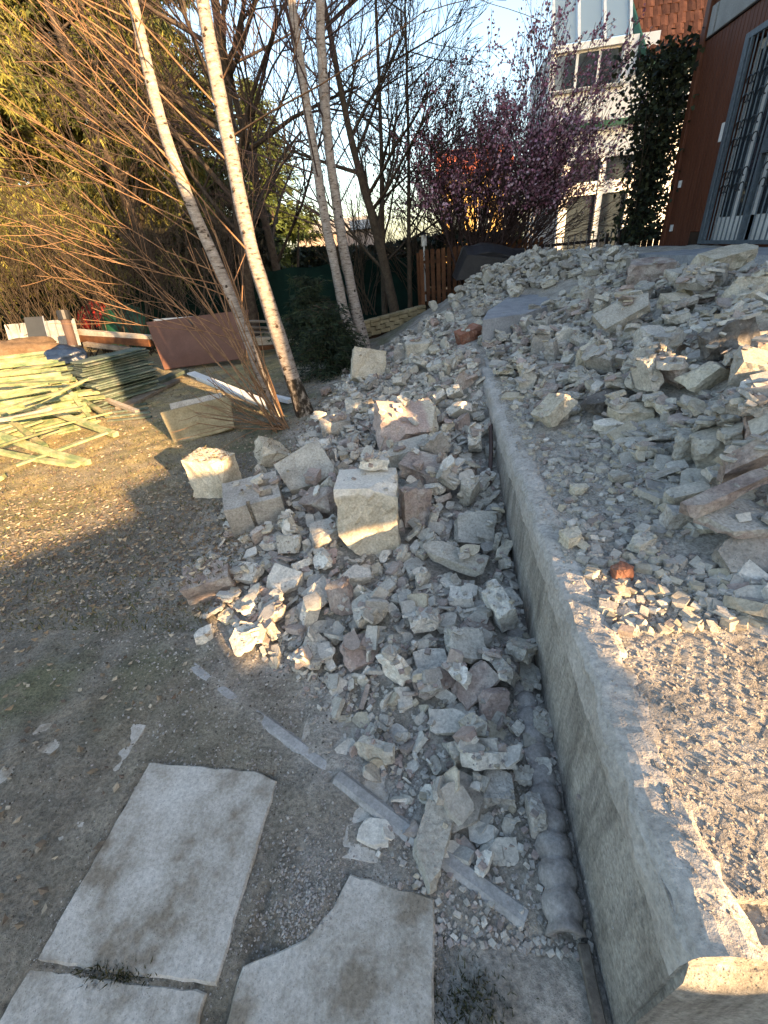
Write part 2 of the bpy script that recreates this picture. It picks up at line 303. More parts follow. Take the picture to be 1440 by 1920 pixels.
# ------------------------------------------------------------ materials
MAT = {}
def material(name, cols, scale=6.0, rough=.9, bump=.3, bscale=40.0, fine=.35, tint=False, pores=0.0, stretch=None, metal=0.0, spec=.25, rand=.0, bdist=.01, detail=6.0, coord='world'):
    """cols: [(pos, rgb), ...] over a noise field; tint multiplies by the vertex colour 'tint'"""
    m = bpy.data.materials.new(name); m.use_nodes = True; nt = m.node_tree; N = nt.nodes; L = nt.links; N.clear()
    out = N.new('ShaderNodeOutputMaterial'); b = N.new('ShaderNodeBsdfPrincipled'); L.new(b.outputs[0], out.inputs[0])
    b.inputs['Roughness'].default_value = rough; b.inputs['Metallic'].default_value = metal; b.inputs['Specular IOR Level'].default_value = spec
    if coord == 'world': g = N.new('ShaderNodeNewGeometry'); vec = g.outputs['Position']
    else: g = N.new('ShaderNodeTexCoord'); vec = g.outputs['Object']
    if stretch:
        mp = N.new('ShaderNodeMapping'); mp.inputs['Scale'].default_value = stretch; L.new(vec, mp.inputs[0]); vec = mp.outputs[0]
    n1 = N.new('ShaderNodeTexNoise'); n1.inputs['Scale'].default_value = scale; n1.inputs['Detail'].default_value = detail; n1.inputs['Roughness'].default_value = .62; L.new(vec, n1.inputs['Vector'])
    rp = N.new('ShaderNodeValToRGB'); el = rp.color_ramp.elements
    while len(el) < len(cols): el.new(.5)
    for e, (p, c) in zip(el, cols): e.position = p; e.color = (*c, 1)
    L.new(n1.outputs[0], rp.inputs[0]); col = rp.outputs[0]
    n2 = N.new('ShaderNodeTexNoise'); n2.inputs['Scale'].default_value = bscale; n2.inputs['Detail'].default_value = 5; n2.inputs['Roughness'].default_value = .7; L.new(vec, n2.inputs['Vector'])
    if fine:
        mr = N.new('ShaderNodeMapRange'); mr.inputs[1].default_value = .3; mr.inputs[2].default_value = .7; mr.inputs[3].default_value = 1 - fine; mr.inputs[4].default_value = 1 + fine * .6
        L.new(n2.outputs[0], mr.inputs[0]); mx = N.new('ShaderNodeMix'); mx.data_type = 'RGBA'; mx.blend_type = 'MULTIPLY'; mx.inputs[0].default_value = 1
        L.new(col, mx.inputs[6]); L.new(mr.outputs[0], mx.inputs[7]); col = mx.outputs[2]
    if rand:
        oi = N.new('ShaderNodeObjectInfo'); mr = N.new('ShaderNodeMapRange'); mr.inputs[3].default_value = 1 - rand; mr.inputs[4].default_value = 1 + rand * .7
        L.new(oi.outputs['Random'], mr.inputs[0]); mx = N.new('ShaderNodeMix'); mx.data_type = 'RGBA'; mx.blend_type = 'MULTIPLY'; mx.inputs[0].default_value = 1
        L.new(col, mx.inputs[6]); L.new(mr.outputs[0], mx.inputs[7]); col = mx.outputs[2]
    if tint:
        at_ = N.new('ShaderNodeAttribute'); at_.attribute_name = 'tint'; mx = N.new('ShaderNodeMix'); mx.data_type = 'RGBA'; mx.blend_type = 'MULTIPLY'; mx.inputs[0].default_value = 1
        L.new(col, mx.inputs[6]); L.new(at_.outputs[0], mx.inputs[7]); col = mx.outputs[2]
    h = n2.outputs[0]
    if pores:
        vo = N.new('ShaderNodeTexVoronoi'); vo.inputs['Scale'].default_value = bscale * 1.3; L.new(vec, vo.inputs['Vector'])
        mr = N.new('ShaderNodeMapRange'); mr.inputs[1].default_value = .08; mr.inputs[2].default_value = .3; L.new(vo.outputs[0], mr.inputs[0])
        ma = N.new('ShaderNodeMath'); ma.operation = 'MULTIPLY_ADD'; ma.inputs[1].default_value = pores; L.new(mr.outputs[0], ma.inputs[0]); L.new(h, ma.inputs[2]); h = ma.outputs[0]
        mr2 = N.new('ShaderNodeMapRange'); mr2.inputs[3].default_value = 1 - .5 * pores; L.new(mr.outputs[0], mr2.inputs[0])
        mx = N.new('ShaderNodeMix'); mx.data_type = 'RGBA'; mx.blend_type = 'MULTIPLY'; mx.inputs[0].default_value = 1; L.new(col, mx.inputs[6]); L.new(mr2.outputs[0], mx.inputs[7]); col = mx.outputs[2]
    if bump:
        bp = N.new('ShaderNodeBump'); bp.inputs['Strength'].default_value = bump; bp.inputs['Distance'].default_value = bdist; L.new(h, bp.inputs['Height']); L.new(bp.outputs[0], b.inputs['Normal'])
    L.new(col, b.inputs['Base Color'])
    MAT[name] = m; return m
def flat(name, c, rough=.6, metal=0, spec=.4, var=.12, scale=8):
    return material(name, [(.3, tuple(v * (1 - var) for v in c)), (.7, tuple(min(1, v * (1 + var)) for v in c))], scale, rough, .12, 60, .12, metal=metal, spec=spec)
def glass(name, c=(.03, .04, .05), rough=.05):
    m = bpy.data.materials.new(name); m.use_nodes = True; b = m.node_tree.nodes['Principled BSDF']
    b.inputs['Base Color'].default_value = (*c, 1); b.inputs['Roughness'].default_value = rough; b.inputs['Specular IOR Level'].default_value = .8; MAT[name] = m
    return m
RC = dict(pale=[(.3, (.36, .345, .305)), (.55, (.51, .49, .44)), (.75, (.61, .59, .53))],
          white=[(.3, (.54, .52, .475)), (.6, (.68, .66, .61)), (.8, (.75, .73, .68))],
          grey=[(.3, (.28, .27, .25)), (.55, (.41, .395, .37)), (.75, (.50, .485, .455))],
          cream=[(.3, (.43, .39, .31)), (.55, (.57, .53, .44)), (.75, (.66, .63, .54))],
          mauve=[(.3, (.235, .185, .17)), (.48, (.345, .29, .265)), (.64, (.47, .43, .395))],
          pink=[(.3, (.36, .285, .26)), (.6, (.46, .38, .35)), (.8, (.54, .48, .44))],
          brick=[(.3, (.24, .10, .065)), (.55, (.33, .165, .115)), (.72, (.42, .33, .28))],
          dark=[(.3, (.10, .095, .09)), (.6, (.20, .19, .18)), (.8, (.33, .32, .30))])
for k in RC: RC[k] = [(p, (c[0] * 1.02, c[1] * .995, c[2] * .94)) for p, c in RC[k]]
for k, c in RC.items():
    material('rubble_' + k, c, 9, .95, .55, 75, .4, pores=.45 if k in ('mauve', 'brick', 'grey', 'cream') else .2, rand=.16, bdist=.008)
def two_part(name, a, b, axis, lo, hi, scale=30):
    """piece with one end of other stuff: mixes two rubble colours along an object axis"""
    m = MAT[a].copy(); m.name = name; MAT[name] = m; nt = m.node_tree; N = nt.nodes; L = nt.links
    bs = next(n for n in N if n.type == 'BSDF_PRINCIPLED'); src = bs.inputs['Base Color'].links[0].from_socket
    tc = N.new('ShaderNodeTexCoord'); sp = N.new('ShaderNodeSeparateXYZ'); L.new(tc.outputs['Object'], sp.inputs[0])
    nz = N.new('ShaderNodeTexNoise'); nz.inputs['Scale'].default_value = 6; nz.inputs['Detail'].default_value = 4; L.new(tc.outputs['Object'], nz.inputs['Vector'])
    ad = N.new('ShaderNodeMath'); ad.operation = 'MULTIPLY_ADD'; ad.inputs[1].default_value = .25; L.new(nz.outputs[0], ad.inputs[0]); L.new(sp.outputs[axis], ad.inputs[2])
    mr = N.new('ShaderNodeMapRange'); mr.inputs[1].default_value = lo + .125; mr.inputs[2].default_value = hi + .125; L.new(ad.outputs[0], mr.inputs[0])
    n2 = N.new('ShaderNodeTexNoise'); n2.inputs['Scale'].default_value = scale; L.new(tc.outputs['Object'], n2.inputs['Vector'])
    rp = N.new('ShaderNodeValToRGB'); el = rp.color_ramp.elements; c = RC[b]; el[0].position = .3; el[0].color = (*c[0][1], 1); el[1].position = .7; el[1].color = (*c[2][1], 1); L.new(n2.outputs[0], rp.inputs[0])
    mx = N.new('ShaderNodeMix'); mx.data_type = 'RGBA'; L.new(mr.outputs[0], mx.inputs[0]); L.new(src, mx.inputs[6]); L.new(rp.outputs[0], mx.inputs[7]); L.new(mx.outputs[2], bs.inputs['Base Color'])
def stain(name, amount):
    """drip streaks and dirt splashed up from the ground"""
    nt = MAT[name].node_tree; N = nt.nodes; L = nt.links; bs = next(n for n in N if n.type == 'BSDF_PRINCIPLED'); src = bs.inputs['Base Color'].links[0].from_socket
    g = N.new('ShaderNodeNewGeometry'); mp = N.new('ShaderNodeMapping'); mp.inputs['Scale'].default_value = (9, 9, .9); L.new(g.outputs['Position'], mp.inputs[0])
    nz = N.new('ShaderNodeTexNoise'); nz.inputs['Scale'].default_value = 1.6; nz.inputs['Detail'].default_value = 7; nz.inputs['Roughness'].default_value = .7; L.new(mp.outputs[0], nz.inputs['Vector'])
    mr = N.new('ShaderNodeMapRange'); mr.inputs[1].default_value = .36; mr.inputs[2].default_value = .56; mr.inputs[3].default_value = 1 - amount; mr.inputs[4].default_value = 1.06; L.new(nz.outputs[0], mr.inputs[0])
    sp = N.new('ShaderNodeSeparateXYZ'); L.new(g.outputs['Position'], sp.inputs[0]); n2 = N.new('ShaderNodeTexNoise'); n2.inputs['Scale'].default_value = 11; n2.inputs['Detail'].default_value = 6; L.new(g.outputs['Position'], n2.inputs['Vector'])
    ad = N.new('ShaderNodeMath'); ad.operation = 'MULTIPLY_ADD'; ad.inputs[1].default_value = .45; L.new(n2.outputs[0], ad.inputs[0]); L.new(sp.outputs[2], ad.inputs[2])
    m2 = N.new('ShaderNodeMapRange'); m2.inputs[1].default_value = .22; m2.inputs[2].default_value = .42; m2.inputs[3].default_value = .62; m2.inputs[4].default_value = 1.0; L.new(ad.outputs[0], m2.inputs[0])
    mm = N.new('ShaderNodeMath'); mm.operation = 'MULTIPLY'; L.new(mr.outputs[0], mm.inputs[0]); L.new(m2.outputs[0], mm.inputs[1])
    mx = N.new('ShaderNodeMix'); mx.data_type = 'RGBA'; mx.blend_type = 'MULTIPLY'; mx.inputs[0].default_value = 1; L.new(src, mx.inputs[6]); L.new(mm.outputs[0], mx.inputs[7]); L.new(mx.outputs[2], bs.inputs['Base Color'])
two_part('rubble_cream_top', 'rubble_cream', 'white', 2, .5, .56)
two_part('rubble_mauve_cream', 'rubble_pink', 'cream', 0, .2, .3)
two_part('rubble_slab_red', 'rubble_mauve', 'grey', 2, -.01, .01)
two_part('rubble_mauve_grey', 'rubble_grey', 'mauve', 0, .0, .3)
material('fragments', [(.3, (.75, .75, .75)), (.7, (1.1, 1.1, 1.1))], 30, .95, .5, 110, .3, tint=True, bdist=.006)
material('ground', [(.3, (.62, .62, .62)), (.5, (.95, .95, .95)), (.7, (1.25, 1.25, 1.25))], 7, .97, .8, 70, .55, tint=True, bdist=.02, detail=9)
material('wall_concrete', [(.25, (.28, .255, .215)), (.5, (.39, .365, .315)), (.75, (.48, .455, .405))], 5, .93, .9, 75, .45, pores=.35, bdist=.008)
stain('wall_concrete', .42)
material('mortar', [(.3, (.38, .355, .31)), (.55, (.49, .46, .41)), (.75, (.58, .55, .50))], 8, .95, .7, 70, .35, pores=.2, bdist=.01)
material('slab', [(.40, (.27, .23, .175)), (.46, (.39, .355, .295)), (.54, (.50, .465, .405)), (.64, (.58, .55, .49))], 4.5, .95, .6, 90, .32, pores=.3, bdist=.005, detail=10)
material('kerb', [(.3, (.27, .265, .25)), (.6, (.41, .40, .38)), (.8, (.5, .49, .46))], 12, .93, .4, 90, .3, bdist=.004)
material('pipe_dust', [(.3, (.24, .22, .20)), (.55, (.36, .335, .31)), (.75, (.46, .43, .40))], 14, .95, .5, 90, .35, bdist=.005)
material('leaf_dead', [(.3, (.7, .7, .7)), (.7, (1.2, 1.2, 1.2))], 30, .85, 0, 60, .2, tint=True)
material('foliage', [(.3, (.75, .75, .75)), (.7, (1.2, 1.2, 1.2))], 3, .7, 0, 60, .2, tint=True)
material('bark_dark', [(.3, (.035, .026, .02)), (.6, (.085, .065, .05)), (.8, (.13, .105, .08))], 10, .95, .5, 60, .4, bdist=.01)
material('bark_brown', [(.3, (.04, .03, .021)), (.6, (.075, .057, .04)), (.8, (.11, .088, .065))], 10, .95, .4, 60, .4, bdist=.01)
material('twig_orange', [(.3, (.15, .085, .045)), (.6, (.25, .15, .085)), (.8, (.32, .22, .14))], 10, .8, .2, 60, .3)
material('twig_purple', [(.3, (.05, .03, .028)), (.6, (.085, .055, .05)), (.8, (.12, .085, .075))], 8, .9, .2, 60, .3)
material('bark_birch', [(.34, (.04, .03, .025)), (.39, (.22, .18, .15)), (.46, (.27, .235, .205)), (.6, (.345, .31, .28)), (.75, (.43, .40, .365))], 13, .85, .5, 40, .4, stretch=(1, 1, 3.2), bdist=.006, detail=4)
material('bark_birch_base', [(.46, (.035, .028, .02)), (.54, (.10, .08, .06)), (.62, (.33, .28, .23)), (.74, (.5, .46, .4))], 22, .9, .8, 30, .3, stretch=(1, 1, .55), bdist=.02)
material('green_wood', [(.3, (.09, .15, .075)), (.45, (.20, .24, .12)), (.56, (.36, .33, .18)), (.75, (.46, .39, .24))], 6, .85, .35, 70, .35, stretch=(1, 1, 1), rand=.25)
material('grey_green_wood', [(.3, (.05, .085, .065)), (.55, (.12, .15, .125)), (.75, (.25, .235, .19))], 7, .9, .35, 70, .35, rand=.35)
material('old_wood', [(.3, (.12, .10, .08)), (.55, (.22, .19, .155)), (.75, (.34, .30, .25))], 7, .9, .35, 70, .35, rand=.2)
material('pale_wood', [(.3, (.33, .28, .21)), (.6, (.47, .42, .35)), (.8, (.56, .52, .46))], 7, .9, .3, 70, .3, rand=.15)
material('brown_paint', [(.3, (.105, .052, .035)), (.6, (.135, .07, .048)), (.8, (.16, .085, .06))], 4, .6, .15, 60, .15)
material('fence_wood', [(.3, (.07, .028, .012)), (.6, (.13, .056, .025)), (.8, (.18, .085, .04))], 6, .8, .3, 60, .3, rand=.3)
material('fence_dark', [(.3, (.02, .013, .008)), (.6, (.05, .03, .018)), (.8, (.08, .05, .03))], 6, .85, .3, 60, .3, rand=.3)
material('house_red', [(.3, (.10, .034, .017)), (.6, (.13, .046, .023)), (.8, (.155, .06, .032))], 2.5, .6, .25, 60, .2, rand=.12, stretch=(1, 1, .2))
material('house_panel', [(.3, (.28, .29, .28)), (.6, (.37, .38, .37)), (.8, (.44, .45, .44))], 3, .9, .2, 60, .2, rand=.1)
material('steel_blue', [(.3, (.09, .115, .135)), (.6, (.14, .17, .195)), (.8, (.19, .22, .245))], 20, .45, .2, 60, .2, metal=.3)
material('white_render', [(.3, (.66, .67, .67)), (.6, (.76, .77, .77)), (.8, (.80, .81, .81))], 2, .9, .2, 50, .12)
material('yellow_render', [(.3, (.55, .36, .12)), (.6, (.64, .44, .17)), (.8, (.68, .48, .2))], 2, .9, .2, 50, .12)
material('roof_tile', [(.3, (.13, .045, .022)), (.6, (.22, .085, .045)), (.8, (.30, .13, .075))], 5, .85, .3, 50, .3, rand=.35)
material('red_roof', [(.3, (.38, .09, .05)), (.7, (.5, .15, .09))], 3, .8, .3, 30, .2)
material('green_net', [(.3, (.003, .012, .010)), (.6, (.006, .022, .017)), (.8, (.010, .032, .026))], 3, .85, .3, 140, .35, spec=.1)
material('yellow_brick', [(.3, (.22, .18, .10)), (.6, (.34, .29, .18)), (.8, (.42, .37, .25))], 6, .95, .4, 60, .25, rand=.2)
material('black_tarp', [(.3, (.012, .011, .012)), (.7, (.025, .022, .024))], 3, .5, .35, 14, .2, spec=.4, bdist=.02)
material('brown_cloth', [(.3, (.09, .06, .035)), (.6, (.16, .11, .07)), (.8, (.2, .15, .1))], 7, .95, .4, 60, .3, bdist=.01)
material('blue_bag', [(.3, (.006, .012, .03)), (.7, (.018, .034, .075))], 5, .3, .5, 18, .2, spec=.6, bdist=.02)
material('fibre_cement', [(.3, (.20, .20, .19)), (.6, (.32, .32, .30)), (.8, (.4, .4, .38))], 5, .95, .3, 60, .25)
material('terrace_pave', [(.3, (.25, .26, .27)), (.6, (.36, .37, .38)), (.8, (.44, .45, .46))], 5, .92, .4, 60, .3)
flat('slate_panel', (.035, .04, .045), .7); flat('rust_pipe', (.085, .055, .045), .8); flat('white_pvc', (.72, .72, .70), .4); flat('green_trim', (.02, .10, .06), .5)
flat('zinc', (.42, .43, .44), .35, .6); flat('red_plastic', (.25, .02, .015), .5); flat('green_plastic', (.01, .06, .035), .5); flat('dark_iron', (.03, .03, .032), .5, .4)
flat('curtain_dark', (.10, .10, .095), .9); flat('white_plastic', (.75, .75, .73), .4); flat('timber_shed', (.12, .08, .05), .8); flat('orange_bag', (.45, .35, .05), .6)
glass('glass_dark'); glass('glass_sky', (.26, .34, .39), .08)  # glass_sky: pale blue sky reflection put into the base colour

# ------------------------------------------------------------ ground: one sheet, lower garden and terrace, out to the horizon
def lines(*segs):
    a = [np.linspace(p, q, n, endpoint=False) for p, q, n in segs]; return np.concatenate(a + [[segs[-1][1]]])
gx = lines((-120, -12, 10), (-12, -6, 30), (-6, -2.5, 60), (-2.5, .38, 125), (.38, .44, 2), (.44, 1.02, 60), (1.02, 4.5, 80), (4.5, 12, 20), (12, 120, 10))
gy = lines((-60, -3, 10), (-3, -.2, 14), (-.2, .30, 22), (.30, .36, 2), (.36, 1.5, 118), (1.5, 3.0, 62), (3.0, 7, 80), (7, 14, 60), (14, 40, 20), (40, 260, 10))
GX, GY = np.meshgrid(gx, gy, indexing='ij'); GZ = height(GX, GY)
kE = east_w(GX, GY)
yb = [0, .5, .8, 1.0, 1.3, 1.5, 1.95, 2.6, 4.4, 6.4, 8, 9, 11]; xb = [-.1, -.12, -.18, -.35, -.7, -1.0, -1.4, -1.45, -1.3, -1.2, -.8, -.5, .2]
XB = np.interp(GY, yb, xb); nz = fbm(GX, GY, 3.0, 5, 3)
dust = sstep(-.6, .06, GX - XB + (nz - .5) * .9) * (GY > -.5)
dust = np.maximum(dust, .75 * sstep(-1.0, -.3, GX) * sstep(.52, .75, nz + .15) * (GY < 1.4) * (GY > -.5))
near = np.exp(-((GX + .6) ** 2 / 1.6 + (GY - .5) ** 2 / .9))
slab_in = np.zeros_like(GX)
for (x0, x1, y0, y1) in ((-1.14, -.61, .29, .84), (-.56, -.05, 0, .52), (-1.16, -.63, -.26, .28)): slab_in = np.maximum(slab_in, sstep(.03, -.03, np.maximum(np.maximum(x0 - GX, GX - x1), np.maximum(y0 - GY, GY - y1))))
rough_amp = .014 + .010 * dust + .006 * kE
rough_amp = rough_amp * (1 - .62 * kE * sstep(1.9, 1.3, GY) * sstep(1.3, 1.0, GX))
GZ = GZ + (fbm(GX, GY, 9, 4, 11) - .47) * 2.2 * rough_amp * (np.abs(GX) < 12) + (fbm(GX, GY, 1.1, 3, 5) - .45) * .04 * (kE < .5) * sstep(-1.6, -2.6, GX) * (np.abs(GX) < 12)
kl = np.abs((GX + 1.24) * .513 + (GY - 1.33) * .858); dust = np.maximum(dust, .9 * np.exp(-(kl / (.06 + .09 * np.exp(-((GX + .45) / .25) ** 2))) ** 2) * sstep(-1.3, -.9, GX) * (GX < .3) * sstep(.3, .5, nz + .1))
# boot and tyre tread pressed into the dust on the terrace edge
for (tx, ty, ta, la, lb, per) in ((.60, 1.02, .5, .09, .14, .030), (.70, .84, 1.1, .11, .14, .034), (.58, .72, .3, .08, .11, .028), (.80, .66, .8, .11, .12, .034), (.57, 1.25, .9, .07, .1, .028), (.86, .92, .4, .10, .14, .032), (.66, .55, .2, .09, .1, .030), (.62, 1.5, .6, .08, .1, .03), (.95, .78, 1.3, .1, .12, .034), (.55, .45, .9, .07, .08, .028)):
    a_ = (GX - tx) * math.cos(ta) + (GY - ty) * math.sin(ta); b_ = -(GX - tx) * math.sin(ta) + (GY - ty) * math.cos(ta); mk = sstep(1.1, .75, (a_ / la) ** 2 + (b_ / lb) ** 2)
    GZ = GZ * (1 - mk * .6) + mk * .6 * height(GX, GY) + mk * (.0015 * np.tanh(2 * np.sin(b_ * 2 * math.pi / per + 6 * fbm(GX, GY, 6, 2, 91))) * sstep(.3, .5, fbm(GX, GY, 11, 3, 95)) - .002)
def lerp(a, b, t): return a + (b - a) * t[..., None]
C = np.zeros(GX.shape + (3,)) + np.array([.225, .215, .188])
g2 = fbm(GX, GY, 1.7, 4, 21); g3 = fbm(GX, GY, 6, 4, 31)
C = lerp(C, np.array([.165, .172, .112]), sstep(.45, .6, g2))
C = lerp(C, np.array([.25, .225, .18]), sstep(.5, .62, g3) * .7)
C = lerp(C, np.array([.265, .238, .195]), sstep(.15, .6, near) * .8)
lit_straw = sstep(-2.0, -3.0, GX) * sstep(2.0, 3.2, GY)  # dry grass colour, with the sunlight on the left lawn put into the tint
C = lerp(C, np.array([.40, .33, .17]), lit_straw * (.35 + .65 * sstep(.4, .62, fbm(GX, GY, 4, 4, 41))))
C = lerp(C, np.array([.42, .40, .37]), dust * (.45 + .55 * sstep(.35, .6, fbm(GX, GY, 7, 4, 51))))
C = lerp(C, np.array([.46, .435, .395]), np.clip(kE, 0, 1) * (GY < 11))
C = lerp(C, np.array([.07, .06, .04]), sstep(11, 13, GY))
for (x0, x1, y0, y1) in ((-1.14, -.61, .29, .84), (-.56, -.05, 0, .52), (-1.16, -.63, -.26, .28)):   # dirt creeping over the slab edges
    dd = np.maximum(np.maximum(x0 - GX, GX - x1), np.maximum(y0 - GY, GY - y1)); GZ = GZ + .004 * np.exp(-(dd / .06) ** 2) * sstep(.38, .62, fbm(GX, GY, 5, 3, 77))
GZ = GZ - .02 * sstep(.6, 1.0, slab_in) * (((GX + .42) ** 2 + (GY - .48) ** 2) > .012)
idx = np.arange(GX.size).reshape(GX.shape)
GF = np.stack([idx[:-1, :-1], idx[1:, :-1], idx[1:, 1:], idx[:-1, 1:]], -1).reshape(-1, 4)
GV = np.stack([GX, GY, GZ], -1).reshape(-1, 3)
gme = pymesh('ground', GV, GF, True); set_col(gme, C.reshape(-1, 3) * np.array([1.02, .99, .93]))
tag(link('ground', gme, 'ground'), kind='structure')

# flat concrete patches that show between the heaps
def patch(name, pts, z, m, th=.05):
    n = len(pts); V = [(x, y, z(x, y) if callable(z) else z) for x, y in pts]; V += [(x, y, q - th) for x, y, q in V]
    F = [tuple(range(n)), tuple(range(2 * n - 1, n - 1, -1))] + [(i, n + i, n + (i + 1) % n, (i + 1) % n) for i in range(n)]
    me = bpy.data.meshes.new(name); me.from_pydata(V, [], F); me.materials.append(MAT[m]); return tag(link(name, me), kind='structure')
patch('concrete_path', [tuple(at(x, y, z=.83))[:2] for x, y in ((905, 600), (985, 588), (1110, 545), (1110, 514), (990, 534), (915, 582))], .83, 'terrace_pave', .3)
patch('house_paving', [(2.75, 7.4), (3.0, 5.6), (3.6, 4.5), (6, 4.5), (6, 9.35), (3.3, 9.6), (2.5, 8.6)], 1.215, 'terrace_pave', .12)

# ------------------------------------------------------------ low retaining wall
wall = empty('retaining_wall', (WALL_X + .1, 2.4, 0), 'low rough concrete retaining wall running between the left rubble pile and the terrace', 'wall')
def wtop(y): return .548 + .012 * float(1 - sstep(.9, 1.7, np.array(y))) - .03 * float(sstep(1.9, 2.6, np.array(y)) * (1 - sstep(3.0, 4.2, np.array(y))))
prof = [(-.022, -.25, 0), (-.02, -.02, .002), (-.012, .10, .003), (-.012, .2, .003), (-.006, .3, .003), (-.003, .38, .004), (0, .45, .006), (.002, .50, .012), (.008, .535, .012), (.022, .555, .010), (.04, .562, .010), (.055, .565, .010), (.075, .568, .012), (.095, .57, .012), (.115, .565, .012), (.135, .55, .01), (.15, .42, 0)]
ny_ = 300; ysw = np.linspace(WALL_Y0, WALL_Y1, ny_); V = []
for j, y in enumerate(ysw):
    d = wtop(y) - .565
    for (px_, pz, amp) in prof:
        k = max(0, min(1, pz / .5)); n1 = noise.noise(Vector((px_ * 9, y * 9, pz * 9))); n2 = noise.noise(Vector((px_ * 30 + 5, y * 30, pz * 30)))
        step = .012 * (1 if noise.noise(Vector((y * 5, pz * 40, 3))) > .25 else 0) if pz > .5 else 0
        V.append((WALL_X + px_ + amp * (n1 + .6 * n2) * 1.2, y, pz + d * k + amp * (n2 * .8 + n1) - step * .15))
npf = len(prof); F = [(j * npf + i, j * npf + i + 1, (j + 1) * npf + i + 1, (j + 1) * npf + i) for j in range(ny_ - 1) for i in range(npf - 1)]
F = [f[::-1] for f in F] + [tuple(range(npf))] + [tuple((ny_ - 1) * npf + i for i in range(npf - 1, -1, -1))]
wme = bpy.data.meshes.new('wall_body'); wme.from_pydata([(x - wall.location.x, y - wall.location.y, z) for x, y, z in V], [], F)
wme.materials.append(MAT['wall_concrete']); wme.materials.append(MAT['mortar'])
mi = [1 if (len(p.vertices) == 4 and (p.vertices[0] % npf) >= 6) else 0 for p in wme.polygons]; wme.polygons.foreach_set('material_index', mi); wme.update()
link('wall_body', wme, None, wall)
WV = list(V); WF = [f for f in F if len(f) == 4]
# return of the wall, towards the right, below the camera
nxr = 60; xr = np.linspace(.392, 3.2, nxr); pr2 = [(.012, -.25, 0), (.01, .1, .003), (.006, .3, .004), (.0, .49, .006), (.010, .542, .008), (.04, .560, .008), (.10, .562, .008), (.14, .555, .006), (.17, .45, 0)]
V2 = []
for x in xr:
    for (py_, pz, amp) in pr2:
        n1 = noise.noise(Vector((x * 12, py_ * 12, pz * 12))); n2 = noise.noise(Vector((x * 40, py_ * 40, pz * 40))); ed_ = 1 if x < .5 else 0; V2.append((x - .028 * ed_ * (x < .42) * max(0, 1 - pz / .5), WALL_Y0 - .016 + py_ + amp * n1, pz - (.010 + .012 * ed_) * (pz > .4) + amp * (n1 + n2)))
m2 = len(pr2); F2 = [(j * m2 + i, (j + 1) * m2 + i, (j + 1) * m2 + i + 1, j * m2 + i + 1) for j in range(nxr - 1) for i in range(m2 - 1)]
F2 = [f[::-1] for f in F2] + [tuple(range(m2 - 1, -1, -1))]
me = bpy.data.meshes.new('return_wall'); me.from_pydata([(x - wall.location.x, y - wall.location.y, z) for x, y, z in V2], [], [f[::-1] for f in F2]); me.materials.append(MAT['wall_concrete']); link('return_wall', me, None, wall)
WF += [tuple(i + len(WV) for i in f) for f in F2 if len(f) == 4]; WV += V2

# ------------------------------------------------------------ paving slabs, kerb, corrugated pipe
def slab(name, pts, z, label, th=.05):
    r_ = random.Random(len(pts) + int(z * 1e4)); P = []
    for i in range(len(pts)):
        a = Vector(pts[i]); b = Vector(pts[(i + 1) % len(pts)]); n = max(2, int((b - a).length / .03)); nr = Vector((-(b - a).y, (b - a).x)).normalized()
        for k in range(n): P.append(a.lerp(b, k / n) + nr * (r_.uniform(-.003, .003)))
    n = len(P); c = sum(P, Vector((0, 0))) / n
    V = [(p.x, p.y, z - .006) for p in P] + [(p.x + (c - p).normalized().x * .006, p.y + (c - p).normalized().y * .006, z) for p in P] + [(p.x, p.y, z - th) for p in P]
    F = [tuple(n + i for i in range(n))] + [(i, (i + 1) % n, n + (i + 1) % n, n + i) for i in range(n)] + [(2 * n + i, 2 * n + (i + 1) % n, (i + 1) % n, i) for i in range(n)]
    me = bpy.data.meshes.new(name); me.from_pydata([(x - c.x, y - c.y, q) for x, y, q in V], [], F); o = link(name, me, 'slab', loc=(c.x, c.y, 0)); return tag(o, label, 'paving slab', 'square paving slabs in the dirt')
slab('paving_slab', [(-1.14, .29), (-.61, .29), (-.61, .80), (-.70, .83), (-1.13, .84)], .009, 'square concrete paving slab, whole, at the lower left')
slab('paving_slab', [(-.56, .0), (-.05, .0), (-.05, .51), (-.30, .55), (-.335, .47), (-.40, .40), (-.47, .365), (-.555, .33)], .009, 'concrete paving slab with its corner broken off, at the bottom middle')
slab('paving_slab', [(-1.16, -.26), (-.63, -.26), (-.63, .277), (-1.15, .28)], .007, 'concrete paving slab cut off by the bottom left picture corner')
slab('paving_slab', [(-.57, .60), (-.20, .58), (-.2, 1.08), (-.57, 1.08)], -.004, 'mostly buried paving slab between the whole slab and the kerb')
slab('paving_slab', [(-1.74, .55), (-1.24, .55), (-1.24, 1.0), (-1.74, 1.0)], -.006, 'mostly buried paving slab at the left picture edge')
ka = Vector((-1.24, 1.33, 0)); kb = Vector((.2, .475, 0)); kd = (kb - ka).normalized()
